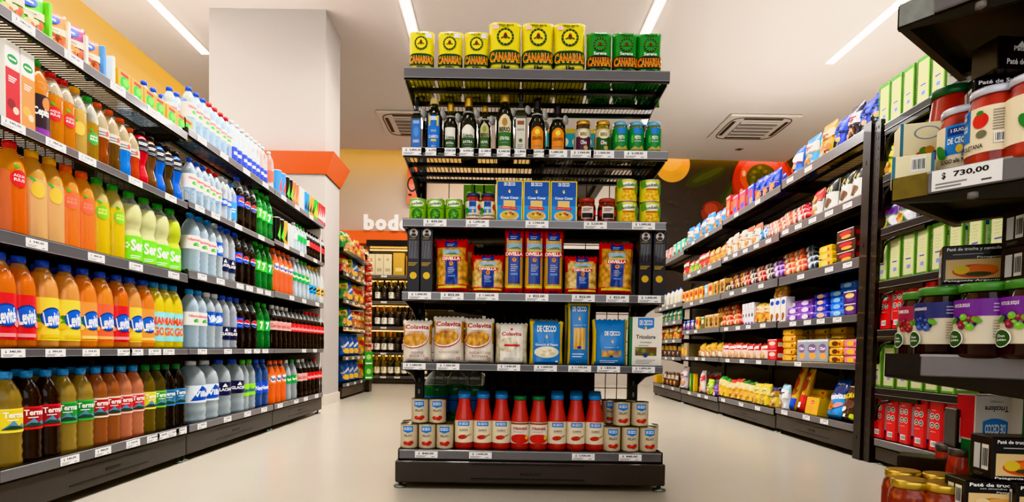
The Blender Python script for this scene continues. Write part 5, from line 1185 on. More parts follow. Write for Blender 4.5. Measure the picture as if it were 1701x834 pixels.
for k, pl, pr, d, cat, r in (('col_penne', 669, 718, 'cream penne bag with oval pasta picture', 'bag', .02), ('col_gnocchi', 719.5, 771, 'cream gnocchi shell bag with oval picture', 'bag', -.02), ('col_rigatoni', 771, 820.5, 'cream rigatoni bag with oval picture', 'bag', .03), ('col_clear', 822, 876, 'pale see-through gnocchi bag', 'bag', 0),
                             ('dc_gnocchi', 879, 934, 'blue gnocchi packet with yellow edges', 'packet', .0), ('dc_spag', 941, 979, 'tall blue spaghetti packet', 'packet', .0), ('dc_penne', 982, 1040, 'plump blue pasta bag', 'bag', -.03), ('tricolore', 1043, 1096, 'white pasta box with red side', 'box', -.08)):
    cplace(k, pl, pr, .055, z, d, 'fifth central shelf', cat, r)
    if k == 'dc_spag': cplace(k, pl+(-1 if k != 'dc_spag' else -6), pr+(-1 if k != 'dc_spag' else -6), .16, z, d, 'row behind, fifth central shelf', cat, r)
pouch('clear_gnocchi', 'gnocchi_bag', .12, .10, .05, GNO, None, 15)
cplace('clear_gnocchi', 880, 928, .17, z+.085, 'see-through gnocchi bag lying at the back', 'fifth central shelf', 'bag', 0, (-.3, 0))
box('carton_back', 'food_box', .11, .06, .10, C('#d9d2c2', .5), art=lambda a, w, h: a.rect(-w*.5, w*.5, h*.4, h*.6, C('#3a8fd0')))
cplace('carton_back', 882, 926, .17, z, 'pale box under the clear gnocchi bag', 'fifth central shelf', 'box')
# --- bottom: tomato cans and passata
z = .146-ZO+.001
def pelati(a, R, h):
    a.text('PELATI', 0, h*.02, R*.9, h*.09, C('#3a3436'), .02); decco(a, 0, h*.30, R*1.15, h*.22, False); a.poly([(-R*.57, h*.2), (R*.57, h*.2), (0, h*.13)], DCB)
    for x, y, r in ((-.25, -.28, .3), (.15, -.3, .32), (.4, -.25, .25)): a.ell(R*x, h*y, R*r, h*.075, C('#c8281c'), 14, 0, -.2)
    a.ell(-R*.1, -h*.26, R*.2, h*.025, C('#e85a3a'), 10); a.ell(R*.9, h*.02, R*.25, h*.13, C('#e0d3b4'), 14, .8)
ph = HZ_(CF, 710, 703, .06, z)
can('pelati', 'food_can', ph, MW(29, .06)/2, C('#dccdb0', .4, .1), pelati, lid='#b9b29a', paper=(.045, .955))
for px in (679.5, 709.5, 739, 1015.5, 1046, 1075.5):
    cplace('pelati', px-14, px+14, .06, z, 'peeled tomato can, lower layer', 'bottom of central display', 'can')
    cplace('pelati', px-11, px+17, .135, z, 'peeled tomato can, lower layer', 'row behind, bottom of central display', 'can')
for px in (697.5, 727, 1032, 1062): cplace('pelati', px-14, px+14, .085, z+ph, 'peeled tomato can, upper layer', 'bottom of central display', 'can')
for px in (1012, 1026, 1042): cplace('pelati', px-14, px+14, .16, z+ph, 'peeled tomato can, upper layer', 'row behind, bottom of central display', 'can')
def passata(a, R, h):
    decco(a, 0, h*.36, R*1.3, h*.2, False); a.text('CLASSICA', 0, h*.08, R*.9, h*.08, C('#3a3436'), .02); a.rect(-R*.5, R*.5, -h*.0, h*.01, GREY, 4); a.ell(-.1*R, -h*.24, R*.5, h*.1, C('#c8281c'), 16, 0, .1); a.ell(R*.5, -h*.18, R*.5, h*.025, C('#a8763a'), 10, 0, .35); a.ell(R*.9, h*.05, R*.2, h*.13, C('#e6d9b8'), 14, .8)
def attia(a, R, h):
    a.rect(-R*1.2, R*1.2, h*.43, h*.47, C('#2f7a3a'), 10); a.rect(-R*1.2, R*1.2, h*.39, h*.43, RED, 10); a.text('STRIANESE', 0, h*.2, R*1.6, h*.12, C('#b8202c'), .03); a.lines(-R*.7, R*.7, h*.02, h*.1, 2, GREY, .3); a.ell(0, -h*.28, R*1.1, h*.22, C('#d8261c'), 24); a.ell(R*.8, -h*.22, R*.25, h*.1, DCY, 12, 0, .4)
PASS = FOOD('#d2281a', '#c42214', '#a81a0e', 14); PB = [(.88, 0), (.98, .015), (1, .05), (1, .50), (.96, .58), (.80, .70), (.68, .79), (.64, .88), (.62, .955)]
bh = HZ_(CF, 801, 654, .07, z); bR = MW(31, .07)/2
jar('passata_blue', 'passata_bottle', bh, bR, PASS, C('#2a86c8', .35, .2, .2), (.12, .52, CREAM, passata), lidh=.085, cone=PB, lidtop=C('#6fb0de'))
jar('passata_green', 'passata_bottle', bh*.97, bR, PASS, C('#1f7a4a', .35, .2, .2), (.12, .52, C('#ece4d4'), attia), lidh=.075, cone=PB)
for i, px in enumerate((770.5, 801.5, 832, 863, 893.5, 924.5, 955.5, 986.5)):
    g = i in (3, 4); k = 'passata_green' if g else 'passata_blue'; d = 'tomato passata bottle with green lid' if g else 'tomato passata bottle with blue lid'
    cplace(k, px-15, px+15, .07, z, d, 'bottom of central display', 'bottle')
    for kk in range(1, 4 if i > 4 else 3): cplace(k, px-15, px+15, .07+.078*kk, z, d, ('', 'second', 'third', 'fourth')[kk]+' row, bottom of central display', 'bottle') if i not in (3, 4) else 0
# --- seen through the mesh, on the island run behind
gb = LIQ('#0e7a3a', .2)
bottle('green_jug', 'detergent_bottle', .30, .058, JUG, gb, CAPW, (.30, .55, C('#2a6fb8', .4), None), .68, CLEAR('#dfe6e2'), seg=16)
for i, px in enumerate((724, 757, 790, 820, 846)):
    x = CF.find(px, .60, .14); spawn('green_jug', CF.w(x, .60+.06*(i % 2), .1345), .2*i, 'green liquid jug seen through the mesh', 'behind the central display', 'bottle', order=px)
box('green_pack', 'green_packet', .055, .04, .13, C('#6aa82c', .4), art=lambda a, w, h: (a.ell(0, h*.6, w*.3, h*.16, C('#c9e07a'), 12), a.rect(-w*.4, w*.4, h*.1, h*.25, C('#2f6a1c'))))
for px in (780, 796, 812): x = CF.find(px, .62, 1.2); spawn('green_pack', CF.w(x, .62, 1.1545), 0, 'green packet seen through the mesh', 'behind the central display', 'packet', order=px)
box('milk_blue', 'milk_carton', .062, .05, .10, C('#3ab4dc', .4), art=lambda a, w, h: (a.rect(-w*.5, w*.5, h*.8, h, C('#e8c83a')), a.ell(0, h*.4, w*.3, h*.2, W2, 12)))
for px in range(918, 1070, 19): x = CF.find(px, .62, 1.5); spawn('milk_blue', CF.w(x, .62, 1.4445), 0, 'sky blue carton seen through the mesh', 'behind the central display', 'carton', order=px)

pouch('pale_pack', 'grey_packet', .11, .15, .05, FILM('#b9b4ae'), lambda a, w, h: (a.rect(-w*.3, w*.3, h*.3, h*.6, C('#d8d4cc'), 3, 3), a.ell(0, h*.75, w*.15, h*.08, C('#8a3a3a'), 10)), 77, n=(8, 10))
for px in (735, 770, 808, 846, 882, 930, 975, 1010):
    x = CF.find(px, .66, .5); spawn('pale_pack', CF.w(x, .66, .4645), random.uniform(-.3, .3), 'grey packet seen through the mesh', 'behind the fifth central shelf', 'packet', order=px)
# ------------------------------------------------------------------ biscuits on the right
def snack(c2, c3, t=None, tc=None, foot=None):
    rs = random.Random(c2+c3)
    def fn(a, w, h):
        k = rs.choice((-1, 1)); y = rs.uniform(.5, .6); f = foot or '#c98a3f'
        a.poly([(-w*.47, h*(y-.02*k)), (w*.47, h*(y+.07*k)), (w*.47, h*(y+.26+.03*k)), (-w*.47, h*(y+.2-.05*k))], C(c2, .35))
        a.poly([(-w*.47, h*(y-.06-.02*k)), (w*.47, h*(y-.05+.07*k)), (w*.47, h*(y-.02+.07*k)), (-w*.47, h*(y-.03-.02*k))], C(c3, .4))
        n = rs.choice((5, 7, 9)); r = rs.uniform(.10, .15)
        for i in range(n):
            q = (i/n)**.5; a.ell(w*(.06*k+.27*q*math.cos(i*2.4)), h*(.25+.12*q*math.sin(i*2.4)), w*r, w*r*rs.uniform(.7, 1), C((f, c3, f, '#e2bd86')[i % 4], .45), 12, 0, i)
            a.ell(w*(.06*k+.27*q*math.cos(i*2.4)-.03), h*(.25+.12*q*math.sin(i*2.4))+w*.03, w*r*.45, w*r*.3, C('#f0d9ae' if i % 2 else f, .45), 8)
        if t: a.text(t, 0, h*(y+.11), w*.55, h*.15, C(tc or '#ffffff'), .04, .08)
        else: a.lines(-w*.28, w*.3, h*(y+.05), h*(y+.17), 2, rs.choice((WHITE, C('#20204a'), C('#a01a24'))), .55)
        a.rect(-w*.3, w*.1, h*.06, h*.09, WHITE, 4); a.ell(w*.3, h*.09, w*.07, w*.07, C(c2), 10)
    return fn
def sp(key, w, h, t, c, c2, c3, seed, txt=None, tc=None, foot=None, name='snack_bag', cat=None, top=None):
    base = FILM(c)
    z_ = (lambda u, v: FILM(top) if v > .62 else base) if top else base
    pouch(key, name, w, h, t, z_, snack(c2, c3, txt, tc, foot), seed, n=(10, 14), wr=.24)
def art_box(c2, c3, t=None):
    def fn(a, w, h):
        a.ell(0, h*.6, w*.34, h*.2, C(c2), 18); a.ell(w*.05, h*.28, w*.28, h*.14, C(c3), 14); a.rect(-w*.45, w*.45, h*.9, h*.96, WHITE)
        if t: a.text(t, 0, h*.6, w*.5, h*.14, WHITE, .03)
    return fn
RKIND = {}
def rrow(items, z, y, where, bayn=''):
    """items: (pixel column, kind, words, extra)"""
    for it in items:
        px, key, d = it[:3]; kw = it[3] if len(it) > 3 else {}
        cat = 'box' if key.startswith('b_') else 'roll' if key.startswith('r_') else 'pack' if key.startswith('f_') else 'bottle' if key.startswith('bt_') else 'bag'
        lean = kw.pop('lean', 0); dz = kw.pop('dz', 0); dy = kw.pop('dy', 0); rz = kw.pop('rz', 0)
        g = cat == 'bag'
        put(RF, px, y+dy, z+dz, key, d, where, cat, drz=rz+random.uniform(-.05, .05)*(2.5 if g else 1), tilt=(lean-(random.uniform(0, .12) if g else 0), random.uniform(-.04, .04) if g and not dz else 0), scale=random.uniform(.95, 1.05) if g else None)
def stack(pxs, key, d, z, y, where, n, hgt, dy=.0):
    for px in pxs:
        for k in range(n):
            nm = ['bottom', 'second', 'third', 'fourth', 'fifth'][k] if k < n-1 else 'top'
            rrow([(px, key, f'{d}, {nm} of stack', dict(dz=hgt*k, dy=dy*k))], z, y, where)
sp('g_oreo', .12, .19, .06, '#1b3fae', '#2a55c8', '#1c1712', 1, foot='#15110f'); sp('g_dark', .12, .19, .06, '#2a2436', '#e9e6ea', '#5a3a2a', 2, foot='#7a4a2c'); sp('g_yellow', .13, .2, .06, '#f2c21c', '#f0e6c8', '#8a4a1c', 3)
sp('g_cyan', .14, .19, .06, '#3aa2dc', '#f2f2ee', '#d9a04a', 4); sp('g_bluered', .13, .18, .06, '#2a6fc0', '#e8e8ea', '#c8342a', 5, foot='#d83a2c'); sp('g_deepblue', .12, .17, .06, '#1436b0', '#2d55d0', '#d9a04a', 6)
sp('g_skyblue', .13, .17, .06, '#3f9ede', '#eef2f4', '#d9b06a', 7); sp('g_purple', .12, .16, .05, '#6a4f7a', '#8a6f9a', '#a88', 8) if False else sp('g_purple', .12, .16, .05, '#6a4f7a', '#8a6f9a', '#b09080', 8)
def b_(key, w, d, h, c, c2, c3, t=None): box(key, 'biscuit_box', w, d, h, C(c, .4, 0, .1), art=art_box(c2, c3, t), side2=lambda a, w_, h_: a.rect(-w_*.4, w_*.4, h_*.3, h_*.7, C(c2)), side=lambda a, w_, h_: a.rect(-w_*.4, w_*.4, h_*.3, h_*.7, C(c2)))
b_('b_red', .10, .07, .19, '#d8281f', '#f0a83a', '#f2e2c8'); b_('b_pink', .11, .07, .155, '#d8486a', '#e8883a', '#3a5ab8'); b_('b_blue', .11, .07, .155, '#3a4fb0', '#d8486a', '#f0b04a'); b_('b_teal', .11, .06, .14, '#4fb8a8', '#e8e2d2', '#7a4a2c'); b_('b_rose', .12, .06, .13, '#e0a09a', '#f2e2da', '#7a3a2a')
b_('b_brown', .17, .09, .058, '#4a2a22', '#c82430', '#f0c01c'); b_('b_tan', .11, .08, .12, '#c89a52', '#7a5a2c', '#3f3a2c'); b_('b_yel', .10, .07, .12, '#f0b01c', '#c8301c', '#f2e2c8'); b_('b_green', .10, .07, .115, '#2a7a3a', '#e8d8b0', '#a8342a'); b_('b_bluesq', .10, .07, .10, '#24429a', '#e8e2d2', '#c8342a'); b_('b_purple', .12, .08, .065, '#4a2370', '#e8c83a', '#6a3a90', 'Cookies'); b_('b_silver', .13, .05, .135, '#9aa2a8', '#7a5a90', '#f0b04a', 'Obri'); b_('b_redw', .15, .07, .072, '#c81e28', '#f0e2c8', '#e8485a'); b_('b_sky', .09, .06, .12, '#6ab0d8', '#f2ead8', '#d89a3a')
# top shelf
zt = [1.645-ZO, 1.622-ZO, 1.595-ZO]; Y0 = .055
W = 'top shelf, nearest right bay'
rrow([(1462, 'g_oreo', 'blue biscuit bag'), (1442, 'g_oreo', 'blue biscuit bag'), (1424, 'g_dark', 'dark biscuit bag with white band'), (1398, 'g_oreo', 'blue biscuit bag'), (1376, 'g_yellow', 'yellow biscuit bag'), (1352, 'g_cyan', 'sky blue biscuit bag'), (1326, 'g_bluered', 'blue and red biscuit bag')], zt[0], Y0, W)
rrow([(1410, 'g_yellow', 'yellow biscuit bag'), (1388, 'g_yellow', 'yellow biscuit bag'), (1345, 'g_bluered', 'blue and red biscuit bag')], zt[0], .16, 'row behind, top shelf, nearest right bay')
W = 'top shelf, second right bay'
rrow([(1288, 'g_deepblue', 'deep blue biscuit bag'), (1277, 'g_deepblue', 'deep blue biscuit bag'), (1266, 'g_deepblue', 'deep blue biscuit bag'), (1254, 'b_blue', 'blue and pink biscuit box'), (1240, 'b_pink', 'pink biscuit box'), (1228, 'b_pink', 'pink biscuit box'), (1216, 'b_red', 'red biscuit box')], zt[1], Y0, W)
rrow([(1296, 'g_deepblue', 'deep blue biscuit bag'), (1284, 'g_deepblue', 'deep blue biscuit bag')], zt[1], .15, 'row behind, top shelf, second right bay')
W = 'top shelf, third right bay'
rrow([(1203, 'g_skyblue', 'sky blue and white snack bag'), (1193, 'g_skyblue', 'sky blue and white snack bag'), (1181, 'g_cyan', 'bright blue snack bag'), (1170, 'g_skyblue', 'sky blue and white snack bag'), (1158, 'g_cyan', 'bright blue snack bag'), (1148, 'g_cyan', 'bright blue snack bag')], zt[2], Y0, W)
rrow([(1158, 'g_purple', 'purple snack bag')], zt[2], .2, 'back of top shelf, third right bay')
W = 'top shelf, far right bay'
rrow([(1139, 'b_teal', 'teal biscuit box'), (1132, 'b_teal', 'teal biscuit box'), (1125, 'b_teal', 'teal biscuit box'), (1118, 'b_rose', 'rose biscuit box'), (1111, 'b_rose', 'rose biscuit box'), (1105, 'b_rose', 'rose biscuit box')], 1.56-ZO, Y0, W)
# second shelf
sp('g_ninered', .11, .18, .06, '#e4e2dc', '#d8372c', '#5a3f2c', 12, '9', '#f2c81c', top='#d8372c'); sp('g_white', .10, .17, .06, '#e2ddd0', '#cfc8b8', '#a8743a', 13, top='#d8d2c6'); sp('g_orangetop', .10, .18, .06, '#e6e1d6', '#efe9de', '#b8854a', 14, top='#c9764a')
sp('g_yelw', .11, .14, .05, '#e8b82c', '#f0e2b8', '#b8303a', 15); sp('g_redgreen', .11, .16, .06, '#c8283a', '#f0e8d8', '#6a9a3a', 16, top='#c42030'); sp('g_green', .10, .14, .05, '#7ab83a', '#f0e6d0', '#d8a040', 17, top='#c02a30')
def ninetxt(a, w, h): a.ell(0, h*.3, w*.3, h*.14, C('#6a4a34'), 16); a.text('9', -.12*w, h*.73, w*.16, h*.17, C('#f2d21c'), .04); a.text('de Oro', w*.16, h*.69, w*.32, h*.06, C('#f2d21c'), .02); a.lines(-w*.3, w*.3, h*.48, h*.54, 1, GREY)
pouch('g_nine', 'snack_bag', .13, .19, .06, lambda u, v: FILM('#2a2927') if v > .55 else FILM('#e4e2dc'), ninetxt, 11, n=(8, 12), wr=.14)
def r_(key, L, R, c, c2, c3): roll(key, 'biscuit_roll', L, R, FILM(c), FILM(c2), FILM(c3))
r_('r_dred', .17, .03, '#8a1f2c', '#e8dccc', '#c8202c'); r_('r_white', .17, .03, '#e8ded0', '#e0a080', '#c8603a'); r_('r_blue', .18, .032, '#e6e2dc', '#2a8ab8', '#1f6a9a'); r_('r_peach', .17, .03, '#ecd2bc', '#c8643a', '#efe8de')
r_('r_dark', .17, .03, '#2f2a2c', '#d8d2ca', '#4a4448'); r_('r_orange', .17, .03, '#e8742c', '#f2d29a', '#c83a24'); r_('r_purple', .18, .03, '#7a4a9a', '#c8a8d8', '#5a2a80'); r_('r_red', .16, .03, '#c81f2e', '#f0c8a0', '#8a1420'); r_('r_yellow', .16, .03, '#e8c02a', '#8a3a4a', '#4a2a2c'); r_('r_navy', .16, .03, '#3a3f4a', '#9ab0c0', '#22262e')
W = 'second shelf, nearest right bay'; z = 1.325-ZO
rrow([(1426, 'g_nine', 'black and white biscuit bag'), (1407, 'g_nine', 'black and white biscuit bag'), (1382, 'g_nine', 'black and white biscuit bag'), (1358, 'g_ninered', 'red and white biscuit bag')], z, Y0, W, )
def pyramid(pxs, keyf, d, z, y, where, n=3, R=.03):
    for i, px in enumerate(pxs):
        for k in range(n):
            key, dd = keyf(i); nm = ['front row', 'second row', 'third row', 'top row'][k]
            rrow([(px-k*1.5, key, f'{dd}, {nm}', dict(dz=R*1.75*k*.9, dy=R*1.35*k))], z, y, where)
pyramid((1339, 1321), lambda i: [('r_dred', 'dark red biscuit roll'), ('r_white', 'white biscuit roll')][i], '', z, .035, W)
W = 'second shelf, second right bay'; z = 1.312-ZO
pyramid((1303, 1288, 1273), lambda i: [('r_white', 'white biscuit roll'), ('r_peach', 'peach biscuit roll'), ('r_blue', 'blue and white biscuit roll')][i], '', z, .035, W)
rrow([(1258, 'g_orangetop', 'white biscuit bag with orange top'), (1246, 'g_orangetop', 'white biscuit bag with orange top'), (1234, 'g_white', 'white biscuit bag'), (1223, 'g_white', 'white biscuit bag'), (1212, 'g_white', 'white biscuit bag')], z, Y0, W)
W = 'second shelf, third right bay'; z = 1.30-ZO
rrow([(1201, 'g_yelw', 'yellow snack bag'), (1193, 'g_yelw', 'yellow snack bag'), (1184, 'g_yelw', 'yellow snack bag'), (1175, 'g_redgreen', 'red topped snack bag'), (1167, 'g_redgreen', 'red topped snack bag'), (1158, 'g_green', 'green snack bag with red top'), (1150, 'g_green', 'green snack bag with red top'), (1142, 'g_redgreen', 'red topped snack bag')], z, Y0, W)
# third shelf
W = 'third shelf, nearest right bay'; z = 1.015-ZO
stack((1418,), 'b_brown', 'flat brown biscuit box', z, .06, W, 3, .059)
flow('f_yellow', 'biscuit_pack', .13, .06, .045, FILM('#f0cf1c'), FILM('#f7e46a'), FILM('#d8322a'))
stack((1378,), 'f_yellow', 'small yellow biscuit pack', z, .045, W, 3, .046, .02)
pyramid((1356, 1336, 1319), lambda i: [('r_navy', 'navy biscuit roll'), ('r_orange', 'orange biscuit roll'), ('r_orange', 'orange biscuit roll')][i], '', z, .035, W, 4)
W = 'third shelf, second right bay'; z = 1.02-ZO
pyramid((1300, 1285, 1271, 1258, 1246, 1235, 1225, 1215), lambda i: [('r_purple', 'purple biscuit roll'), ('r_dark', 'dark biscuit roll'), ('r_red', 'red biscuit roll'), ('r_dark', 'dark biscuit roll'), ('r_red', 'red biscuit roll'), ('r_yellow', 'yellow biscuit roll'), ('r_yellow', 'yellow biscuit roll'), ('r_dark', 'dark biscuit roll')][i], '', z, .035, W, 3)
W = 'third shelf, third right bay'; z = 1.02-ZO
rrow([(1207, 'b_tan', 'tan carton'), (1196, 'b_tan', 'tan carton'), (1186, 'b_yel', 'yellow carton'), (1178, 'b_sky', 'sky blue carton'), (1170, 'b_yel', 'yellow carton'), (1162, 'b_yel', 'yellow carton'), (1154, 'b_yel', 'yellow carton'), (1147, 'b_yel', 'yellow carton'), (1141, 'b_yel', 'yellow carton')], z, .05, W)
# fourth shelf
W = 'fourth shelf, nearest right bay'; z = .727-ZO
stack((1424,), 'b_purple', 'purple cookie box', z, .05, W, 2, .066)
flow('f_blue', 'biscuit_pack', .15, .06, .04, FILM('#2f7fd8'), FILM('#8fc8ee'), FILM('#1c3a9a')); flow('f_purple', 'biscuit_pack', .16, .06, .045, FILM('#8a5ab0'), FILM('#e8e0ee'), FILM('#4a2a80')); flow('f_royal', 'biscuit_pack', .15, .06, .04, FILM('#3a48b8'), FILM('#e8c8a0'), FILM('#8a6ac0'))
for px, k, d in ((1399, 'f_blue', 'blue biscuit pack'), (1371, 'f_royal', 'royal blue biscuit pack'), (1345, 'f_purple', 'purple biscuit pack'), (1324, 'f_purple', 'purple biscuit pack')):
    stack((px,), k, d, z, .04, W, 4 if k != 'f_purple' else 3, .0405 if k != 'f_purple' else .0455, .026)
stack((1417,), 'f_blue', 'blue biscuit pack', z, .13, 'row behind, fourth shelf, nearest right bay', 5, .0405, .0)
W = 'fourth shelf, second right bay'; z = .735-ZO
def pepas(a, w, h): a.ell(0, h*.8, w*.4, h*.1, BLU, 14); a.ell(0, h*.5, w*.3, h*.14, C('#e8e4dc'), 14); a.ell(0, h*.25, w*.34, h*.13, C('#9a5a2c'), 14); a.ell(-.1*w, h*.12, w*.2, h*.07, C('#7a4420'), 12)
box('b_cookie', 'cookie_box', .065, .06, .16, C('#ece8e2', .35), art=pepas)
rrow([(1308, 'b_cookie', 'white cookie pack with blue badge'), (1298, 'b_cookie', 'white cookie pack with blue badge'), (1289, 'b_cookie', 'white cookie pack with blue badge')], z, .05, W)
sp('g_brown', .07, .10, .05, '#a8742c', '#d8a84a', '#7a4a1c', 21)
rrow([(1303, 'g_brown', 'small brown snack bag', dict(dz=.16)), (1295, 'g_brown', 'small brown snack bag', dict(dz=.16))], z, .055, 'on cookie packs, second right bay')
sp('g_yel4', .12, .145, .06, '#f0bc1c', '#f2e2b8', '#c8642c', 22)
rrow([(1277, 'g_yel4', 'yellow snack bag'), (1265, 'g_yel4', 'yellow snack bag')], z, Y0, W)
def tubeart(a, w, h): a.rect(-w*.4, w*.4, h*.02, h*.14, C('#6a3fa0')); a.ell(0, h*.45, w*.3, h*.1, C('#2f2a3a'), 10); a.lines(-w*.3, w*.3, h*.6, h*.8, 2, GREY)
box('b_tube', 'biscuit_box', .045, .045, .165, C('#e8e6ea', .35), art=tubeart)
rrow([(1254, 'b_tube', 'slim white and purple box'), (1249, 'b_tube', 'slim white and purple box'), (1244, 'b_tube', 'slim white and purple box'), (1239, 'b_tube', 'slim white and purple box')], z, .05, W)
pyramid((1229, 1216, 1206), lambda i: [('r_orange', 'orange biscuit roll')]*3 and ('r_orange', 'orange biscuit roll'), '', z, .035, W, 4)
W = 'fourth shelf, third right bay'; z = .74-ZO
rrow([(1197, 'b_tan', 'tan carton'), (1188, 'b_tan', 'tan carton'), (1181, 'b_tan', 'tan carton'), (1173, 'b_green', 'green carton'), (1164, 'b_yel', 'yellow carton'), (1156, 'b_bluesq', 'small blue carton'), (1149, 'b_bluesq', 'small blue carton'), (1142, 'b_bluesq', 'small blue carton')], z, .05, W)
# fifth shelf
W = 'fifth shelf, nearest right bay'; z = .477-ZO
flow('f_pink', 'biscuit_pack', .13, .06, .042, FILM('#e88aa0'), FILM('#f2c81c'), FILM('#c84a6a')); flow('f_choc', 'biscuit_pack', .13, .06, .042, FILM('#f0b81c'), FILM('#6a3a24'), FILM('#b8281c')); flow('f_gold', 'biscuit_pack', .15, .06, .04, FILM('#e8a81c'), FILM('#f2c84a'), FILM('#8a3a1c'))
stack((1422,), 'f_pink', 'pink and yellow biscuit pack', z, .04, W, 3, .043); stack((1396,), 'f_choc', 'yellow and brown biscuit pack', z, .04, W, 3, .043)
rrow([(1373, 'b_silver', 'silver biscuit box with purple mark'), (1355, 'b_silver', 'silver biscuit box with purple mark'), (1338, 'b_silver', 'silver biscuit box with purple mark')], z, .04, W)
stack((1317,), 'f_gold', 'golden biscuit pack', z, .04, W, 5, .041); stack((1400, 1372, 1344), 'f_gold', 'golden biscuit pack', z, .14, 'row behind, fifth shelf, nearest right bay', 5, .041)
W = 'fifth shelf, second right bay'; z = .477-ZO
stack((1291,), 'b_redw', 'red biscuit box', z, .05, W, 2, .073)
def redbag(a, w, h): a.poly([(-w*.4, h*.62), (w*.42, h*.68), (w*.4, h*.84), (-w*.4, h*.78)], W2); a.lines(-w*.3, w*.3, h*.68, h*.78, 2, C('#c8242e'), .5); [a.ell(w*.32*math.cos(i*2.4)*(i/8)**.5, h*(.28+.16*math.sin(i*2.4)*(i/8)**.5), w*.13, h*.08, C(('#e0b48a', '#c08a5a', '#d0a070')[i % 3]), 12, 0, i) for i in range(8)]
pouch('g_redw', 'snack_bag', .12, .125, .06, lambda u, v: FILM('#d8402a') if v > .85 else (FILM('#c8242e') if v > .55 else FILM('#ead8c8')), redbag, 31, n=(8, 12))
rrow([(px, 'g_redw', 'red and cream biscuit bag') for px in (1272, 1260, 1249, 1238, 1228, 1218, 1208)], z, Y0, W)
W = 'fifth shelf, third right bay'; z = .478-ZO
sp('g_yelwhite', .12, .13, .06, '#ece8de', '#e8b82c', '#a8542c', 32, top='#f0c41c')
rrow([(1196, 'g_yelwhite', 'yellow and white snack bag'), (1186, 'g_yelwhite', 'yellow and white snack bag'), (1177, 'g_yelwhite', 'yellow and white snack bag'), (1168, 'g_yelwhite', 'yellow and white snack bag')], z, Y0, W)
box('b_tray', 'snack_tray', .2, .16, .13, CLEAR('#e8d6a8', .25, .6), art=lambda a, w, h: (a.ell(0, h*.4, w*.3, h*.3, C('#e8921c'), 16), a.ell(-w*.25, h*.5, w*.2, h*.3, C('#f0c02c'), 14), a.ell(w*.3, h*.35, w*.15, h*.25, C('#f2c83a'), 12)))
rrow([(1149, 'b_tray', 'clear tray of yellow sweets')], z, .1, W)
# bottom shelf
W = 'bottom shelf, nearest right bay'; z = .168-ZO
def moros(a, w, h): a.text('MOROS', 0, h*.62, w*.86, h*.14, C('#f2d21c'), .05, .12); a.lines(-w*.2, w*.2, h*.82, h*.87, 1, W2, .6); a.ell(0, h*.4, w*.3, h*.12, C('#6a4434'), 14); a.ell(-.2*w, h*.28, w*.12, h*.05, W2, 10, 0, .6); a.ell(w*.28, h*.12, w*.12, h*.07, C('#c8d82c'), 12); a.rect(-w*.15, -.02*w, h*.1, h*.17, W2)
pouch('g_moros', 'snack_bag', .16, .215, .07, FILM('#4a3226'), moros, 41, n=(10, 14))
def vain(a, w, h): a.text('Vainitas', 0, h*.55, w*.8, h*.16, W2, .04, .1); a.text('Bagley', 0, h*.86, w*.4, h*.07, W2, .02); a.ell(-.2*w, h*.3, w*.2, h*.11, C('#b8742c'), 14); a.ell(w*.15, h*.33, w*.2, h*.06, C('#e8a0a0'), 12, 0, .3); [a.ell(w*x, h*y, w*.03, h*.02, C('#5a3018'), 8) for x, y in ((-.3, .32), (-.15, .27), (-.2, .36), (-.1, .15), (.1, .12))]
pouch('g_vain', 'snack_bag', .17, .215, .07, lambda u, v: FILM('#1d5cc0') if v > .55 else FILM('#2f9ae0'), vain, 42, n=(10, 14))
rrow([(1415, 'g_moros', 'brown sweet bag with yellow lettering', dict(lean=-.12)), (1392, 'g_vain', 'blue sweet bag with white lettering', dict(lean=-.12))], z, .06, W)
sp('g_blue6', .16, .2, .06, '#2a5ac0', '#3a70d8', '#1f3f9a', 43); rrow([(1424, 'g_blue6', 'plain blue sweet bag')], z, .17, 'row behind, bottom shelf, nearest right bay')
box('b_yflat', 'biscuit_box', .14, .07, .1, C('#f0b91c', .35, 0, .2), art=lambda a, w, h: (a.ell(0, h*.72, w*.16, h*.1, RED, 14), a.text('Bauducco', 0, h*.72, w*.26, h*.08, W2, .02), a.rect(-w*.4, w*.1, h*.15, h*.5, C('#e8a82c'))))
flow('f_yflat', 'biscuit_pack', .2, .07, .035, FILM('#f0b91c'), FILM('#e8cf4a'), FILM('#c8281c'))
rrow([(1356, 'b_yflat', 'yellow biscuit box with red badge', dict(lean=-.15))], z, .05, W); stack((1366,), 'f_yflat', 'long yellow biscuit pack', z+.0, .17, 'row behind, bottom shelf, nearest right bay', 4, .036)
def longp(a, w, h): a.rect(-w*.46, w*.46, h*.02, h*.25, C('#2a5ac8'), 3, 3); a.ell(0, h*.6, w*.3, h*.15, C('#b8281c'), 12); a.ell(0, h*.85, w*.25, h*.06, RED, 10); a.ell(0, h*.4, w*.35, h*.08, C('#8a4a1c'), 10)
pouch('g_long', 'biscuit_packet', .065, .29, .05, FILM('#f0b81c'), longp, 44, n=(8, 16), wr=.05)
pouch('g_long2', 'biscuit_packet', .065, .29, .05, lambda u, v: FILM('#d8241f') if v < .36 else FILM('#f0b81c'), lambda a, w, h: (a.ell(0, h*.6, w*.3, h*.15, C('#b8281c'), 12), a.ell(0, h*.85, w*.25, h*.06, RED, 10), a.rect(-w*.2, w*.2, h*.08, h*.2, W2)), 45, n=(8, 16), wr=.05)
rrow([(1331, 'g_long2', 'tall yellow packet with red base', dict(lean=-.2, rz=.1)), (1317, 'g_long', 'tall yellow packet with blue base', dict(lean=-.2, rz=.1))], z, .055, W)
W = 'bottom shelf, second right bay'; z = .155-ZO
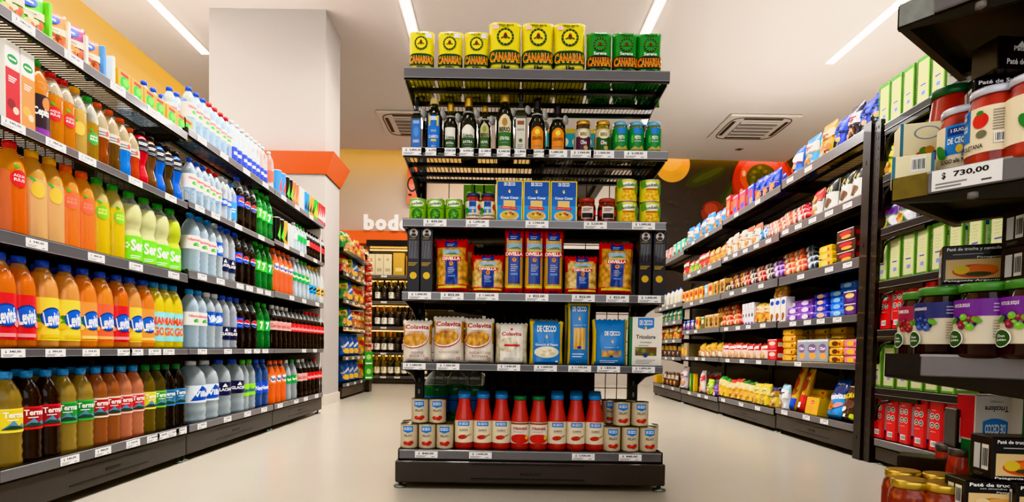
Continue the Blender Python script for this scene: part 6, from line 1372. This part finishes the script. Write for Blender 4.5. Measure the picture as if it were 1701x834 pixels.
sp('g_clearwhite', .14, .18, .07, '#dfe0de', '#f2f2f0', '#c8c8c4', 46, top='#a8c8d8'); sp('g_chipy', .13, .16, .07, '#e8cf3a', '#f2e68a', '#d8a030', 47); sp('g_greentop', .12, .165, .06, '#f0c41c', '#f2e2a0', '#d88a2c', 48, top='#2f7a2a'); sp('g_redtop', .12, .165, .06, '#f0b41c', '#f2e2a0', '#d88a2c', 49, top='#d83a1c'); sp('g_limetop', .12, .17, .06, '#f0c81c', '#f2e2a0', '#e0b040', 50, top='#2fa03a')
sp('g_chipd', .13, .15, .07, '#d8c24a', '#b8862c', '#2a3a7a', 53, top='#2c2f5a')
rrow([(1306, 'g_clearwhite', 'white see-through sweet bag'), (1291, 'g_chipd', 'golden chip bag with dark top'), (1275, 'g_chipy', 'pale yellow chip bag'), (1262, 'g_chipy', 'pale yellow chip bag'), (1249, 'g_greentop', 'yellow snack bag with dark green top'), (1239, 'g_greentop', 'yellow snack bag with dark green top'), (1229, 'g_redtop', 'yellow snack bag with red top'), (1219, 'g_redtop', 'yellow snack bag with red top'), (1209, 'g_limetop', 'yellow snack bag with bright green top'), (1201, 'g_limetop', 'yellow snack bag with bright green top')], z, Y0, W)
W = 'bottom shelf, third right bay'; z = .145-ZO
sp('g_violet', .11, .10, .05, '#6a3fa0', '#8a60c0', '#e8e2da', 51); sp('g_lime', .12, .14, .06, '#a8c83a', '#c8e06a', '#f2f0d0', 52); sp('g_redwhite', .11, .22, .06, '#e6ddd4', '#d8485a', '#f0c8c0', 54, top='#d8ccc6'); sp('g_clear', .14, .23, .08, '#cfc4c8', '#e2d8dc', '#8a6a9a', 55); sp('g_gingham', .11, .2, .07, '#b8b4b6', '#c83a44', '#d8d4d0', 56)
box('b_tubey', 'sweet_tube', .035, .035, .17, C('#f0c01c', .35), art=lambda a, w, h: a.ell(0, h*.5, w*.3, h*.3, C('#f7e06a'), 10)); box('b_tubeg', 'sweet_tube', .035, .035, .17, C('#6aa83a', .35), art=lambda a, w, h: a.ell(0, h*.5, w*.3, h*.3, C('#d8e48a'), 10))
rrow([(1191, 'g_violet', 'violet sweet bag'), (1182, 'g_lime', 'lime green sweet bag'), (1168, 'g_redwhite', 'white and red sweet bag'), (1155, 'b_tubey', 'slim yellow sweet tube'), (1149, 'b_tubeg', 'slim green sweet tube'), (1138, 'g_clear', 'clear bag of pale sweets')], z, Y0, W)
rrow([(1192, 'g_gingham', 'grey checked sweet bag'), (1182, 'g_gingham', 'grey checked sweet bag'), (1172, 'g_gingham', 'grey checked sweet bag')], z, .17, 'row behind, bottom shelf, third right bay')
# far bay
bottle('bt_bluecap', 'condiment_bottle', .17, .03, JUICE, C('#e8e4d8', .3), CAPB, (.1, .6, C('#d8d4c8'), None), 2, seg=12)
F_ = 'far right bay'
rrow([(px, 'bt_bluecap', 'white bottle with blue cap') for px in (1104, 1111, 1118, 1125, 1131)], 1.04-ZO, .05, 'second shelf, '+F_)
sp('g_teal', .10, .13, .05, '#2f9a8a', '#d8e8d0', '#c8a03a', 61); sp('g_mixed', .10, .15, .05, '#b8302a', '#e8d8a0', '#5a8a3a', 62); sp('g_grey', .10, .15, .05, '#5a5450', '#d8b04a', '#6a4a8a', 63); sp('g_choc', .10, .15, .05, '#5a4438', '#c8b8a0', '#8a5a3a', 64)
rrow([(px, 'g_teal', 'teal packet') for px in (1103, 1110, 1117, 1124, 1131)], .86-ZO, .05, 'third shelf, '+F_)
rrow([(px, ('g_mixed', 'g_yelw')[i % 2], ('red packet', 'yellow packet')[i % 2]) for i, px in enumerate((1102, 1109, 1117, 1124, 1131))], .66-ZO, .05, 'fourth shelf, '+F_)
rrow([(px, 'g_grey', 'grey packet with gold mark') for px in (1101, 1108, 1115, 1122, 1129)], .47-ZO, .05, 'fifth shelf, '+F_)
rrow([(px, 'g_choc', 'brown packet') for px in (1105, 1112, 1118, 1124)], .15-ZO, .05, 'bottom shelf, '+F_); rrow([(1093, 'b_yflat', 'small yellow box')], .15-ZO, .05, 'bottom shelf, '+F_)
# ------------------------------------------------------------------ near right bay behind the jar stand
def gbox(a, w, h): a.rect(-w*.5, w*.5, h*.88, h, C('#4f8a2f')); a.rect(-w*.5, w*.5, 0, h*.1, C('#4f8a2f')); a.rect(-w*.40, w*.40, h*.07, h*.92, C('#bdbb92'), 1); a.lines(-w*.22, w*.22, h*.5, h*.8, 5, C('#a8b07a'), .3); a.rect(-w*.2, w*.2, h*.40, h*.425, C('#2a4a9a')); a.rect(-w*.1, w*.18, h*.2, h*.28, C('#7a8ac0')); [a.ell(w*.45*(1 if i % 2 else -1), h*(.02+.024*i), w*.06, w*.05, C('#8abf4a' if i % 2 else '#3a7a28'), 8) for i in range(40)]
box('b_tea', 'tea_box', .078, .10, .205, C('#7aa04a', .45), art=gbox, side=lambda a, w, h: (a.rect(-w*.4, w*.4, h*.1, h*.9, C('#e6e8d2')), a.rect(-w*.4, w*.4, h*.72, h*.8, C('#1f4a9a')), a.text('CAMPOALIMENTOS', 0, h*.76, w*.6, h*.03, W2), a.lines(-w*.3, w*.3, h*.3, h*.6, 4, GREY, .3)))
def redp(a, w, h):
    a.lines(-w*.25, w*.2, h*.74, h*.78, 1, C('#f2a0a0'))
    for x in (-.2, .2):
        for y in (.48, .64): a.ell(w*x, h*y, w*.17, w*.17, W2, 16); a.ell(w*x, h*y, w*.145, w*.145, C('#2f4a2a'), 14); a.lines(w*(x-.08), w*(x+.08), h*y-w*.06, h*y+w*.06, 3, W2, .4)
    a.lines(-w*.3, w*.3, h*.36, h*.39, 1, C('#f2a0a0')); a.barcode(-w*.24, w*.22, h*.1, h*.2)
box('b_redp', 'yerba_pack', .075, .10, .235, C('#d01420', .3, 0, .4), art=redp, side=lambda a, w, h: (a.rect(-w*.4, w*.45, h*.2, h*.75, C('#e8e8ee')), a.rect(-w*.4, w*.45, h*.14, h*.2, C('#2340a0'))), b=.008)
sp('g_yel7', .09, .18, .06, '#e6d21c', '#f2ea7a', '#3a8a3a', 71); sp('g_whitep', .12, .12, .05, '#e6e2ea', '#6a3f9a', '#6aa83a', 72)
NW = 'behind jar stand'
rrow([(px, 'b_tea', 'green and cream tea box') for px in (1485, 1505, 1527, 1551, 1577)], 1.61-ZO, .06, 'top shelf, '+NW)
rrow([(px, 'g_yel7', 'yellow packet with green mark') for px in (1484, 1502, 1524, 1546, 1570)], 1.368-ZO, .05, 'second shelf, '+NW)
rrow([(px, 'g_whitep', 'white and purple packet') for px in (1482, 1508)], 1.12-ZO, .05, 'third shelf, '+NW)
rrow([(px, 'b_tea', 'green and cream tea box') for px in (1481, 1503, 1526, 1550, 1577, 1607, 1641, 1679)], .872-ZO, .06, 'fourth shelf, '+NW)
for px in (1612, 1660): put(RF, px, .2, .872-ZO, 'b_tea', 'green and cream tea box turned sideways', 'fourth shelf, '+NW, 'box', drz=-PI/2+.1)
rrow([(px, 'b_redp', 'red packet with four round seals') for px in (1486, 1507, 1531, 1557, 1586)], .642-ZO, .06, 'fifth shelf, '+NW)
rrow([(px, 'b_tea', 'green and cream tea box') for px in (1472, 1492, 1516, 1540, 1566, 1594)], .37-ZO, .06, 'sixth shelf, '+NW)
rrow([(px, 'b_redp', 'red packet with four round seals') for px in (1474, 1496, 1519, 1544, 1571, 1600, 1633, 1669)], .125-ZO, .06, 'bottom shelf, '+NW)
# ------------------------------------------------------------------ snack bags past the column
def peh(a, w, h): a.text('Pehuamar', 0, h*.5, w*.8, h*.15, W2, .04, PI/2*.0+.5); a.ell(0, h*.22, w*.3, h*.12, C('#e8b83a'), 14)
pouch('c_blue', 'snack_bag', .17, .24, .08, FILM('#2468c0'), peh, 81, n=(8, 12)); sp('c_yellow', .17, .22, .08, '#f0c01c', '#d8342a', '#e8b04a', 82, name='snack_bag'); sp('c_red', .16, .21, .08, '#c8242a', '#f0c83a', '#e8a04a', 83); sp('c_green', .17, .22, .08, '#2f8a3a', '#f0d83a', '#e0b04a', 84); sp('c_brown', .16, .2, .07, '#b8863f', '#e8d8b0', '#8a5a2a', 85); sp('c_orange', .17, .2, .08, '#e8822a', '#f2d8a0', '#c8301c', 86)
CW_ = 'snack shelving past the column'
for zi, (z, L) in enumerate(((1.50, (('c_green', 573), ('c_red', 581), ('c_yellow', 590), ('c_orange', 598), ('c_brown', 606))), (1.268, (('c_red', 570), ('c_green', 578), ('c_blue', 586), ('c_brown', 594), ('c_brown', 602), ('c_brown', 608))), (.998, (('c_green', 570), ('c_blue', 577), ('c_yellow', 586), ('c_yellow', 595), ('c_brown', 604))),
                              (.722, (('c_green', 569), ('c_blue', 576), ('c_orange', 583), ('c_red', 591), ('c_red', 598), ('c_brown', 606))), (.428, (('c_blue', 571), ('c_blue', 579), ('c_blue', 587), ('c_yellow', 596), ('c_yellow', 604))), (.155, (('c_blue', 571), ('c_blue', 579), ('c_blue', 587), ('c_yellow', 596), ('c_yellow', 604))))):
    sh = ['top', 'second', 'third', 'fourth', 'fifth', 'bottom'][zi]
    for k, px in L:
        c = k[2:]; put(HF, px, .075, z-ZO, k, f'{c} snack bag', f'{sh} shelf, {CW_}', 'bag', drz=-.45, tilt=(-.12, 0))
sp('c_strip', .09, .12, .04, '#c8a070', '#b8302a', '#e8d8b0', 87); sp('c_strip2', .09, .12, .04, '#c8202a', '#f0e0b0', '#e8a04a', 88)
SR = tag(empty('hanging_strip', (-1.56, 6.98, 0)), 'tall clip strip rack at the far end of the snack shelving', 'rack')
MB().box(-.012, .012, -.012, .012, 0, 1.6, BLK).build('pole', SR); MB().box(-.15, .06, -.05, .09, 0, .02, BLK).box(-.15, .06, -.05, .09, .02, .14, KICK).build('base', SR)
for i in range(9):
    spawn('c_strip' if i < 4 else 'c_strip2', (-1.515, 6.92, .46+.118*i), .65, 'beige hanging packet' if i < 4 else 'red hanging packet', 'on the clip strip beside the snack shelving', 'packet', order=600+i)
box('gum_box', 'sweet_box', .10, .05, .16, C('#3aa83a', .4), art=lambda a, w, h: (a.ell(0, h*.6, w*.3, h*.2, C('#b8e07a'), 12), a.rect(-w*.4, w*.4, h*.1, h*.2, W2)))
for i, z in enumerate((.145, .31)): spawn('gum_box', (-1.515, 6.92, z), .65, 'green upright sweet box, %s one' % ('lower', 'upper')[i], 'on the clip strip beside the snack shelving', 'box')
# ------------------------------------------------------------------ wine
WG = C('#14180e', .08, 0, .7); WR = C('#22100f', .08, 0, .7)
WP = [(.9, 0), (1, .02), (1, .58), (.9, .66), (.5, .73), (.38, .78), (.36, .93)]
for k, gl, cap, lab in (('w_white', WG, '#c9a23a', '#ece6d6'), ('w_dark', WR, '#1c1a1c', '#2a2624'), ('w_orange', WR, '#e8862a', '#f0ece2'), ('w_gold', C('#5a4a14', .1, 0, .6), '#e8b82c', '#efe6c8'), ('w_red', WR, '#8a1f24', '#e6d8c8')):
    bottle(k, 'wine_bottle', .30, .038, WP, gl, C(cap, .35, .3), (.14, .44, C(lab, .45), lambda a, R, h: (a.lines(-R*.5, R*.5, -h*.1, h*.1, 2, GREY, .4), a.ell(0, h*.3, R*.3, h*.1, C('#8a7a5a'), 10))), 2, seg=12, caph=.5)
rr = random.Random(11); names = {'w_white': 'gold capped wine bottle, cream label', 'w_dark': 'dark wine bottle with dark label', 'w_orange': 'orange capped wine bottle, white label', 'w_gold': 'golden wine bottle with yellow cap', 'w_red': 'red capped wine bottle, pale label'}
for zi, (z, pal) in enumerate(((1.188, ('w_dark', 'w_white', 'w_white')), (.822, ('w_dark', 'w_orange', 'w_dark', 'w_orange')), (.452, ('w_red', 'w_orange', 'w_dark', 'w_white')), (.115, ('w_gold', 'w_gold', 'w_white')))):
    for row in (0, 1):
        for i in range(9 if row == 0 else 8):
            x = .10+.098*i+.045*row; k = pal[(i*5//3) % len(pal)]
            spawn(k, WF.w(x, .06+.10*row, z-ZO), rr.uniform(-.2, .2), names[k], ['second', 'third', 'fourth', 'bottom'][zi]+' wine shelf'+(', row behind' if row else ''), 'bottle')
def gift(c): return lambda a, w, h: (a.ell(0, h*.75, w*.18, w*.18, C('#c8a24a'), 12), a.rect(-w*.3, w*.3, h*.2, h*.35, C(c)))
box('gift_cream', 'wine_gift_box', .115, .1, .31, C('#d8cdae', .4), art=gift('#b8a880')); box('gift_gold', 'wine_gift_box', .16, .1, .33, C('#cfa84a', .35, .2), art=gift('#e8d08a')); box('gift_brown', 'wine_gift_box', .11, .1, .29, C('#b8843f', .4), art=gift('#8a5a2a'))
for k, x, d in (('gift_cream', .10, 'cream wine gift box'), ('gift_cream', .22, 'cream wine gift box'), ('gift_cream', .34, 'cream wine gift box'), ('gift_gold', .50, 'gold wine gift box'), ('gift_brown', .66, 'brown wine gift box')): spawn(k, WF.w(x, .1, 1.555-ZO), 0, d, 'top wine shelf', 'box')
# ------------------------------------------------------------------ jars on the angled stand
def dput(key, px, Y, z, desc, where, cat, rz=0, dz=0, tilt=(0, 0)):
    lo, hi = -.2, 2.
    for _ in range(50):
        mid = (lo+hi)/2
        if pxof(mid, Y, z)[0] < px: lo = mid
        else: hi = mid
    return spawn(key, (lo, Y, z+dz), rz, desc, where, cat, order=px, tilt=tilt)
def sugo2(a, R, h):
    a.rect(-R*1.35, -R*.15, -h*.2, h*.5, DCB, 8); a.rect(-R*1.25, -R*.25, h*.24, h*.44, DCK, 6); a.text('I SUGHI', -R*.75, h*.36, R*.7, h*.08, W2, .02); a.text('DE CECCO', -R*.75, h*.12, R*.95, h*.14, W2, .03); a.ell(-R*.75, -h*.08, R*.14, h*.1, DCY, 12)
    a.ell(R*.3, h*.2, R*.3, h*.17, C('#d8281c'), 20); a.ell(R*.28, h*.37, R*.14, h*.05, C('#2f8a2c'), 10); a.ell(R*.35, -h*.1, R*.2, h*.09, C('#7a7a5a'), 14); a.lines(R*.75, R*1.4, -h*.05, h*.42, 8, C('#8a8478'), .35); a.barcode(R*.8, R*1.35, -h*.34, -h*.1)
    a.ell(-R*1.5, -h*.1, R*.2, h*.2, C('#2f8a3a'), 14, 0, .5); a.text('SUGO alla NAPOLETANA', -R*.5, -h*.36, R*1.9, h*.1, INK, .02)
SUG = FOOD('#c8381c', '#b42c14', '#7a1c0e', 45); WLID = C('#c9cdda', .3, .2, .3)
jar('sugo_big', 'sauce_jar', .113, .033, SUG, WLID, (.17, .74, CREAM, sugo2), lidh=.10, lidtop=C('#d8dae2'))
S2 = 'upper jar stand shelf'
dput('sugo_big', 1597, .945, .797-ZO, 'tomato sauce jar with white lid', S2, 'jar', -.05); dput('sugo_big', 1648, .875, .797-ZO, 'tomato sauce jar with white lid', S2, 'jar', -1.45); dput('sugo_big', 1716, .83, .797-ZO, 'tomato sauce jar with white lid', S2, 'jar', .5)
jar('passata_dark', 'passata_bottle', .185, .042, FOOD('#b82818', '#a82012', '#8a180c', 12), C('#1f5a34', .3, .2, .2), (.1, .5, CREAM, passata), lidh=.08, cone=[(.9, 0), (1, .03), (1, .3), (.93, .5), (.8, .75), (.72, .9), (.70, .96)])
dput('passata_dark', 1577, 1.04, .797-ZO, 'tomato passata bottle with dark green lid', S2, 'bottle', -.5)
TEAL = C('#2a7a94', .4)
def pate_cream(a, w, h):
    a.rect(-w*.5, -w*.44, 0, h, TEAL); a.rect(w*.44, w*.5, 0, h, TEAL); a.ell(0, h*.84, w*.25, h*.1, C('#8a94a0'), 20, .85); [a.ell(w*x, h*y, w*.09, h*.06, C(c), 12) for x, y, c in ((-.12, .5, '#c8442a'), (0, .48, '#d8342a'), (.1, .52, '#6a3a8a'), (.17, .48, '#8a4aa0'), (-.05, .57, '#5a8a3a'), (.05, .58, '#c88a2a'))]
    a.lines(-w*.3, w*.3, h*.1, h*.2, 2, C('#b8ac84'), .3)
box('cream_box', 'food_box', .078, .04, .112, C('#ece2bc', .4), art=pate_cream, side=lambda a, w, h: a.rect(-w*.5, w*.5, h*.55, h*.62, TEAL))
box('cream_low', 'food_box', .055, .04, .044, C('#ece2bc', .4), art=lambda a, w, h: (a.rect(-w*.5, -w*.42, 0, h, TEAL), a.rect(w*.42, w*.5, 0, h, TEAL), a.barcode(-w*.05, w*.3, h*.4, h*.9)))
dput('cream_box', 1530, 1.04, .797-ZO, 'cream box with teal edges and vegetable picture', S2, 'box', -.35, .012); dput('cream_low', 1514, .965, .797-ZO, 'low cream box with teal ends', S2, 'box', -.55)
def pate(t1, t2=None, food='salmon'):
    def fn(a, w, h):
        a.rect(-w*.44, w*.46, h*.1, h*.62, C('#e8c890')); a.ell(0, h*.3, w*.34, h*.18, C('#c8862c' if food == 'salmon' else '#d8501c'), 20); a.ell(w*.1, h*.34, w*.24, h*.13, C('#e8b060' if food == 'salmon' else '#f07a2a'), 16); a.ell(-.2*w, h*.34, w*.12, h*.12, C('#f0d8a0' if food == 'salmon' else '#e8c83a'), 14); a.ell(.05*w, h*.22, w*.2, h*.06, C('#8a4a1c' if food == 'salmon' else '#3f4a1c'), 12)
        a.text(t1, -.03*w, h*.88, w*.8, h*.11, W2, .03); a.text(t2, -.03*w, h*.77, w*.45, h*.055, W2) if t2 and 'alm' in t2 else a.lines(-w*.34, w*.3, h*.74, h*.79, 1, C('#b8b8b8'), .5)
        a.poly([(w*.02, h*.62), (w*.16, h*.73), (w*.22, h*.68), (w*.3, h*.75), (w*.44, h*.62)], INK); a.text('Patagonia', w*.22, h*.655, w*.4, h*.06, W2, .02); a.text('Patagonia Argentina', 0, h*.045, w*.9, h*.07, W2, .02)
    return fn
PBK = C('#1b181a', .35, 0, .25)
def pate_side(a, w, h): a.rect(-w*.3, -w*.02, h*.2, h*.8, C('#d8dadb')); a.barcode(w*.05, w*.35, h*.2, h*.8); a.lines(-w*.25, w*.25, h*.06, h*.14, 2, GREY)
def pate_top(a, w, d): a.poly([(-w*.3, d*.05), (-w*.12, d*.3), (0, d*.12), (w*.12, d*.32), (w*.3, d*.05)], C('#d8d8da')); a.text('Paté de Salmón', 0, -d*.25, w*.7, d*.16, W2, .02)
box('pate_salmon', 'pate_box', .085, .05, .058, PBK, art=pate('Paté de Salmón', 'ahumado'), side=pate_side, side2=pate_side, top=pate_top)
box('pate_trout', 'pate_box', .092, .05, .064, PBK, art=pate('Paté de trucha y centolla', 'con aceite', 'trout'), side=pate_side, side2=pate_side)
box('pate_trout_b', 'pate_box', .082, .05, .048, PBK, art=pate('Paté de trucha', 'con almendras'), side=pate_side, side2=pate_side)
box('pate_logo', 'pate_box', .085, .05, .05, PBK, art=lambda a, w, h: (a.poly([(-w*.15, h*.66), (-w*.05, h*.86), (0, h*.75), (w*.08, h*.95), (w*.2, h*.66)], W2), a.text('Patagonia', w*.05, h*.6, w*.5, h*.2, W2, .03), a.text('Paté de Salmón', w*.05, h*.22, w*.75, h*.18, W2, .03)), side=pate_side)
for i in range(3): dput('pate_salmon', 1652, .985, .797-ZO, 'black salmon pate box, '+['bottom', 'second', 'third'][i]+' of stack', S2, 'box', -.45+.06*i, .0585*i)
dput('pate_logo', 1668, .965, .797-ZO, 'black pate box with mountain emblem, top of stack', S2, 'box', .05, .0585*3)
# jam jars
BER = LIQ('#2a0a12', .02); GLID = C('#4f8a3f', .35, .1, .2)
def light(h): return '#%02x%02x%02x' % tuple(min(255, int(int(h[k:k+2], 16)*.6+90)) for k in (1, 3, 5))
def jam(c, berry, name):
    def fn(a, R, h):
        a.rect(-R*1.5, R*1.5, h*.16, h*.5, C(c, .4), 14); a.rect(-R*1.5, R*1.5, h*.12, h*.16, C(c, .3), 14); a.text(name, -R*.95, h*.36, R*.7, h*.09, W2, .02); a.lines(R*.1, R*1.1, h*.22, h*.44, 3, C('#c8b8d8'), .35)
        for i in range(11):
            bx_, bz_ = -R*.72+R*.4*math.cos(i*2.4)*(i/11)**.5, -h*.0+h*.14*math.sin(i*2.4)*(i/11)**.5; a.ell(bx_, bz_, R*.14, R*.13, C(berry[i % len(berry)]), 14); a.ell(bx_-R*.03, bz_+R*.04, R*.06, R*.05, C(light(berry[i % len(berry)])), 8)
        a.ell(-R*1.15, h*.02, R*.16, h*.06, C('#4f8a2c'), 10, 0, .6); a.ell(-R*.35, h*.03, R*.18, h*.06, C('#6aa83a'), 10, 0, -.5)
        a.lines(R*.1, R*1.15, -h*.36, h*.06, 7, C('#9a9484'), .3); a.ell(-R*1.1, -h*.38, R*.36, h*.2, W2, 24); a.ell(-R*1.1, -h*.38, R*.32, h*.18, C('#2f5a2c'), 24); a.text('Don', -R*1.1, -h*.33, R*.3, h*.06, W2, .02); a.text('Julián', -R*1.1, -h*.42, R*.42, h*.06, W2, .02)
    return fn
JL = C('#ddd4bf', .45)
for k, c, b, nm, R, H in (('jam_rasp', '#a8345a', ('#8a1f2c', '#b83a44'), 'FRAMBUESA', .034, .108), ('jam_blue', '#3a3f78', ('#2a3f8a', '#3f5fb0', '#24306a'), 'ARÁNDANOS', .036, .108), ('jam_mix', '#7a3a9a', ('#c8342c', '#2a2f6a', '#7ac03a', '#8a2f4a'), 'FRUTOS DEL BOSQUE', .0385, .108)):
    jar(k, 'jam_jar', H, R, BER, GLID, (.19, .78, JL, jam(c, b, nm)), lidh=.12, lidtop=C('#5a9a48', .4))
S3 = 'middle jar stand shelf'
dput('jam_rasp', 1530, 1.0, .523-ZO, 'raspberry jam jar with green lid', S3, 'jar', -.6); dput('jam_blue', 1562, .93, .523-ZO, 'blueberry jam jar with navy label', S3, 'jar', -.6); dput('jam_mix', 1637, .865, .523-ZO, 'berry jam jar with purple label', S3, 'jar', -.62); dput('jam_mix', 1718, .81, .523-ZO, 'berry jam jar with purple label', S3, 'jar', -.6)
for i in range(3): dput('pate_trout', 1610, 1.04, .523-ZO, 'black trout pate box, '+['bottom', 'second', 'top'][i]+' of stack', S3, 'box', -.55, .0645*i)
for i in range(4): dput('pate_salmon', 1722, .935, .523-ZO, 'black salmon pate box, '+['bottom', 'second', 'third', 'top'][i]+' of stack', S3, 'box', -.05, .0585*i)
# bottom of the stand
GL2 = MET('#d0b25a', .28)
jar('pickle', 'preserve_jar', .082, .030, FOOD('#a8381c', '#7a2412', '#c8642c', 70), GL2, (.1, .62, C('#8a2a1c', .4), lambda a, R, h: (a.ell(-R*.2, 0, R*.7, h*.45, CREAM, 20), a.lines(-R*.6, R*.3, -h*.15, h*.2, 3, INK, .4))), lidh=.16)
S4 = 'bottom jar stand shelf'
for px, Y in ((1497, 1.03), (1509, .955), (1560, 1.0), (1563, .93)): dput('pickle', px, Y, .245-ZO, 'red preserve jar with gold lid', S4, 'jar', -.4)
box('pate_low', 'pate_box', .085, .06, .09, PBK, art=lambda a, w, h: (a.barcode(-w*.45, -w*.2, h*.1, h*.5), a.rect(-w*.15, w*.05, h*.1, h*.45, W2)), side=lambda a, w, h: a.lines(-w*.4, w*.4, h*.2, h*.8, 5, GREY, .3))
dput('pate_low', 1535, 1.13, .245-ZO, 'black box with white stickers', S4, 'box', -.7)
jar('dark_jar', 'sauce_jar', .115, .026, SUG, C('#6a6664', .3, .4), (.1, .55, C('#e8e4da'), lambda a, R, h: [a.rect(-R*1.3, R*1.3, h*(-.45+.25*i), h*(-.33+.25*i), C('#2a4ab0'), 10) for i in range(4)]), lidh=.12)
dput('dark_jar', 1574, 1.12, .245-ZO, 'sauce jar with blue striped label', S4, 'jar', 0); dput('dark_jar', 1597, 1.07, .245-ZO, 'sauce jar with blue striped label', S4, 'jar', 0)
box('pate_up', 'pate_box', .03, .05, .07, PBK, art=lambda a, w, h: a.barcode(-w*.3, w*.4, h*.15, h*.8))
dput('pate_up', 1592, 1.09, .245-ZO+.115, 'small black box with barcode on the sauce jars', S4, 'box', -.3)
def tri_up(a, w, h):
    a.text('Tricolore', 0, h*.70, w*.55, h*.13, C('#3a3f4a'), .02, PI); a.text('cavatappi', 0, h*.86, w*.3, h*.06, C('#8a8a88'), 0, PI)
    decco(a, -.02*w, h*.24, w*.58, h*.34, True, 0); a.L.pop(); a.text('DE CECCO', -.02*w, h*.25, w*.48, h*.22, W2, .04, PI); a.rect(w*.36, w*.44, h*.5, h*.7, DCY)
DGR = C('#2a6a3f', .4)
box('tri_low', 'pasta_box', .072, .045, .135, TRI, art=lambda a, w, h: (a.rect(-w*.5, -w*.36, 0, h, DGR), a.rect(-w*.1, w*.0, h*.3, h, DCY), a.rect(-w*.02, w*.5, h*.25, h, DCB)), faces={'x-': DGR, 'x+': DGR})
box('tri_top', 'pasta_box', .072, .045, .078, TRI, art=tri_up, faces={'x+': DGR, 'x-': C('#c8303a', .4)})
dput('tri_low', 1630, 1.06, .245-ZO, 'white pasta box with green edge, under the other', S4, 'box', -.05); dput('tri_top', 1637, 1.055, .245-ZO+.1355, 'white pasta box turned upside down', S4, 'box', -.05)
box('tri_side', 'pasta_box', .05, .045, .215, TRI, art=lambda a, w, h: (a.rect(-w*.4, w*.4, h*.62, h*.95, DCB), a.text('DE CECCO', 0, h*.785, h*.28, w*.45, W2, .04, PI/2), a.rect(-w*.5, -w*.42, 0, h, DGR)))
dput('tri_side', 1698, 1.03, .245-ZO, 'white pasta box with sideways blue badge', S4, 'box', -.05)
for i, px in enumerate((1630, 1713)):
    for k in range(2): dput('pate_trout_b', px, .90-.02*i, .245-ZO, 'black trout pate box, %s of stack' % ('bottom', 'second')[k], S4, 'box', -.12, .0485*k)
dput('pate_trout', 1682, .90, .245-ZO+.0975, 'black trout pate box with orange food picture', S4, 'box', -.12)
def rm_tree(o):
    for c in list(o.children): rm_tree(c)
    bpy.data.objects.remove(o)
for k, o in list(PROTO.items()):
    if k not in USED: rm_tree(o)
finish_labels()
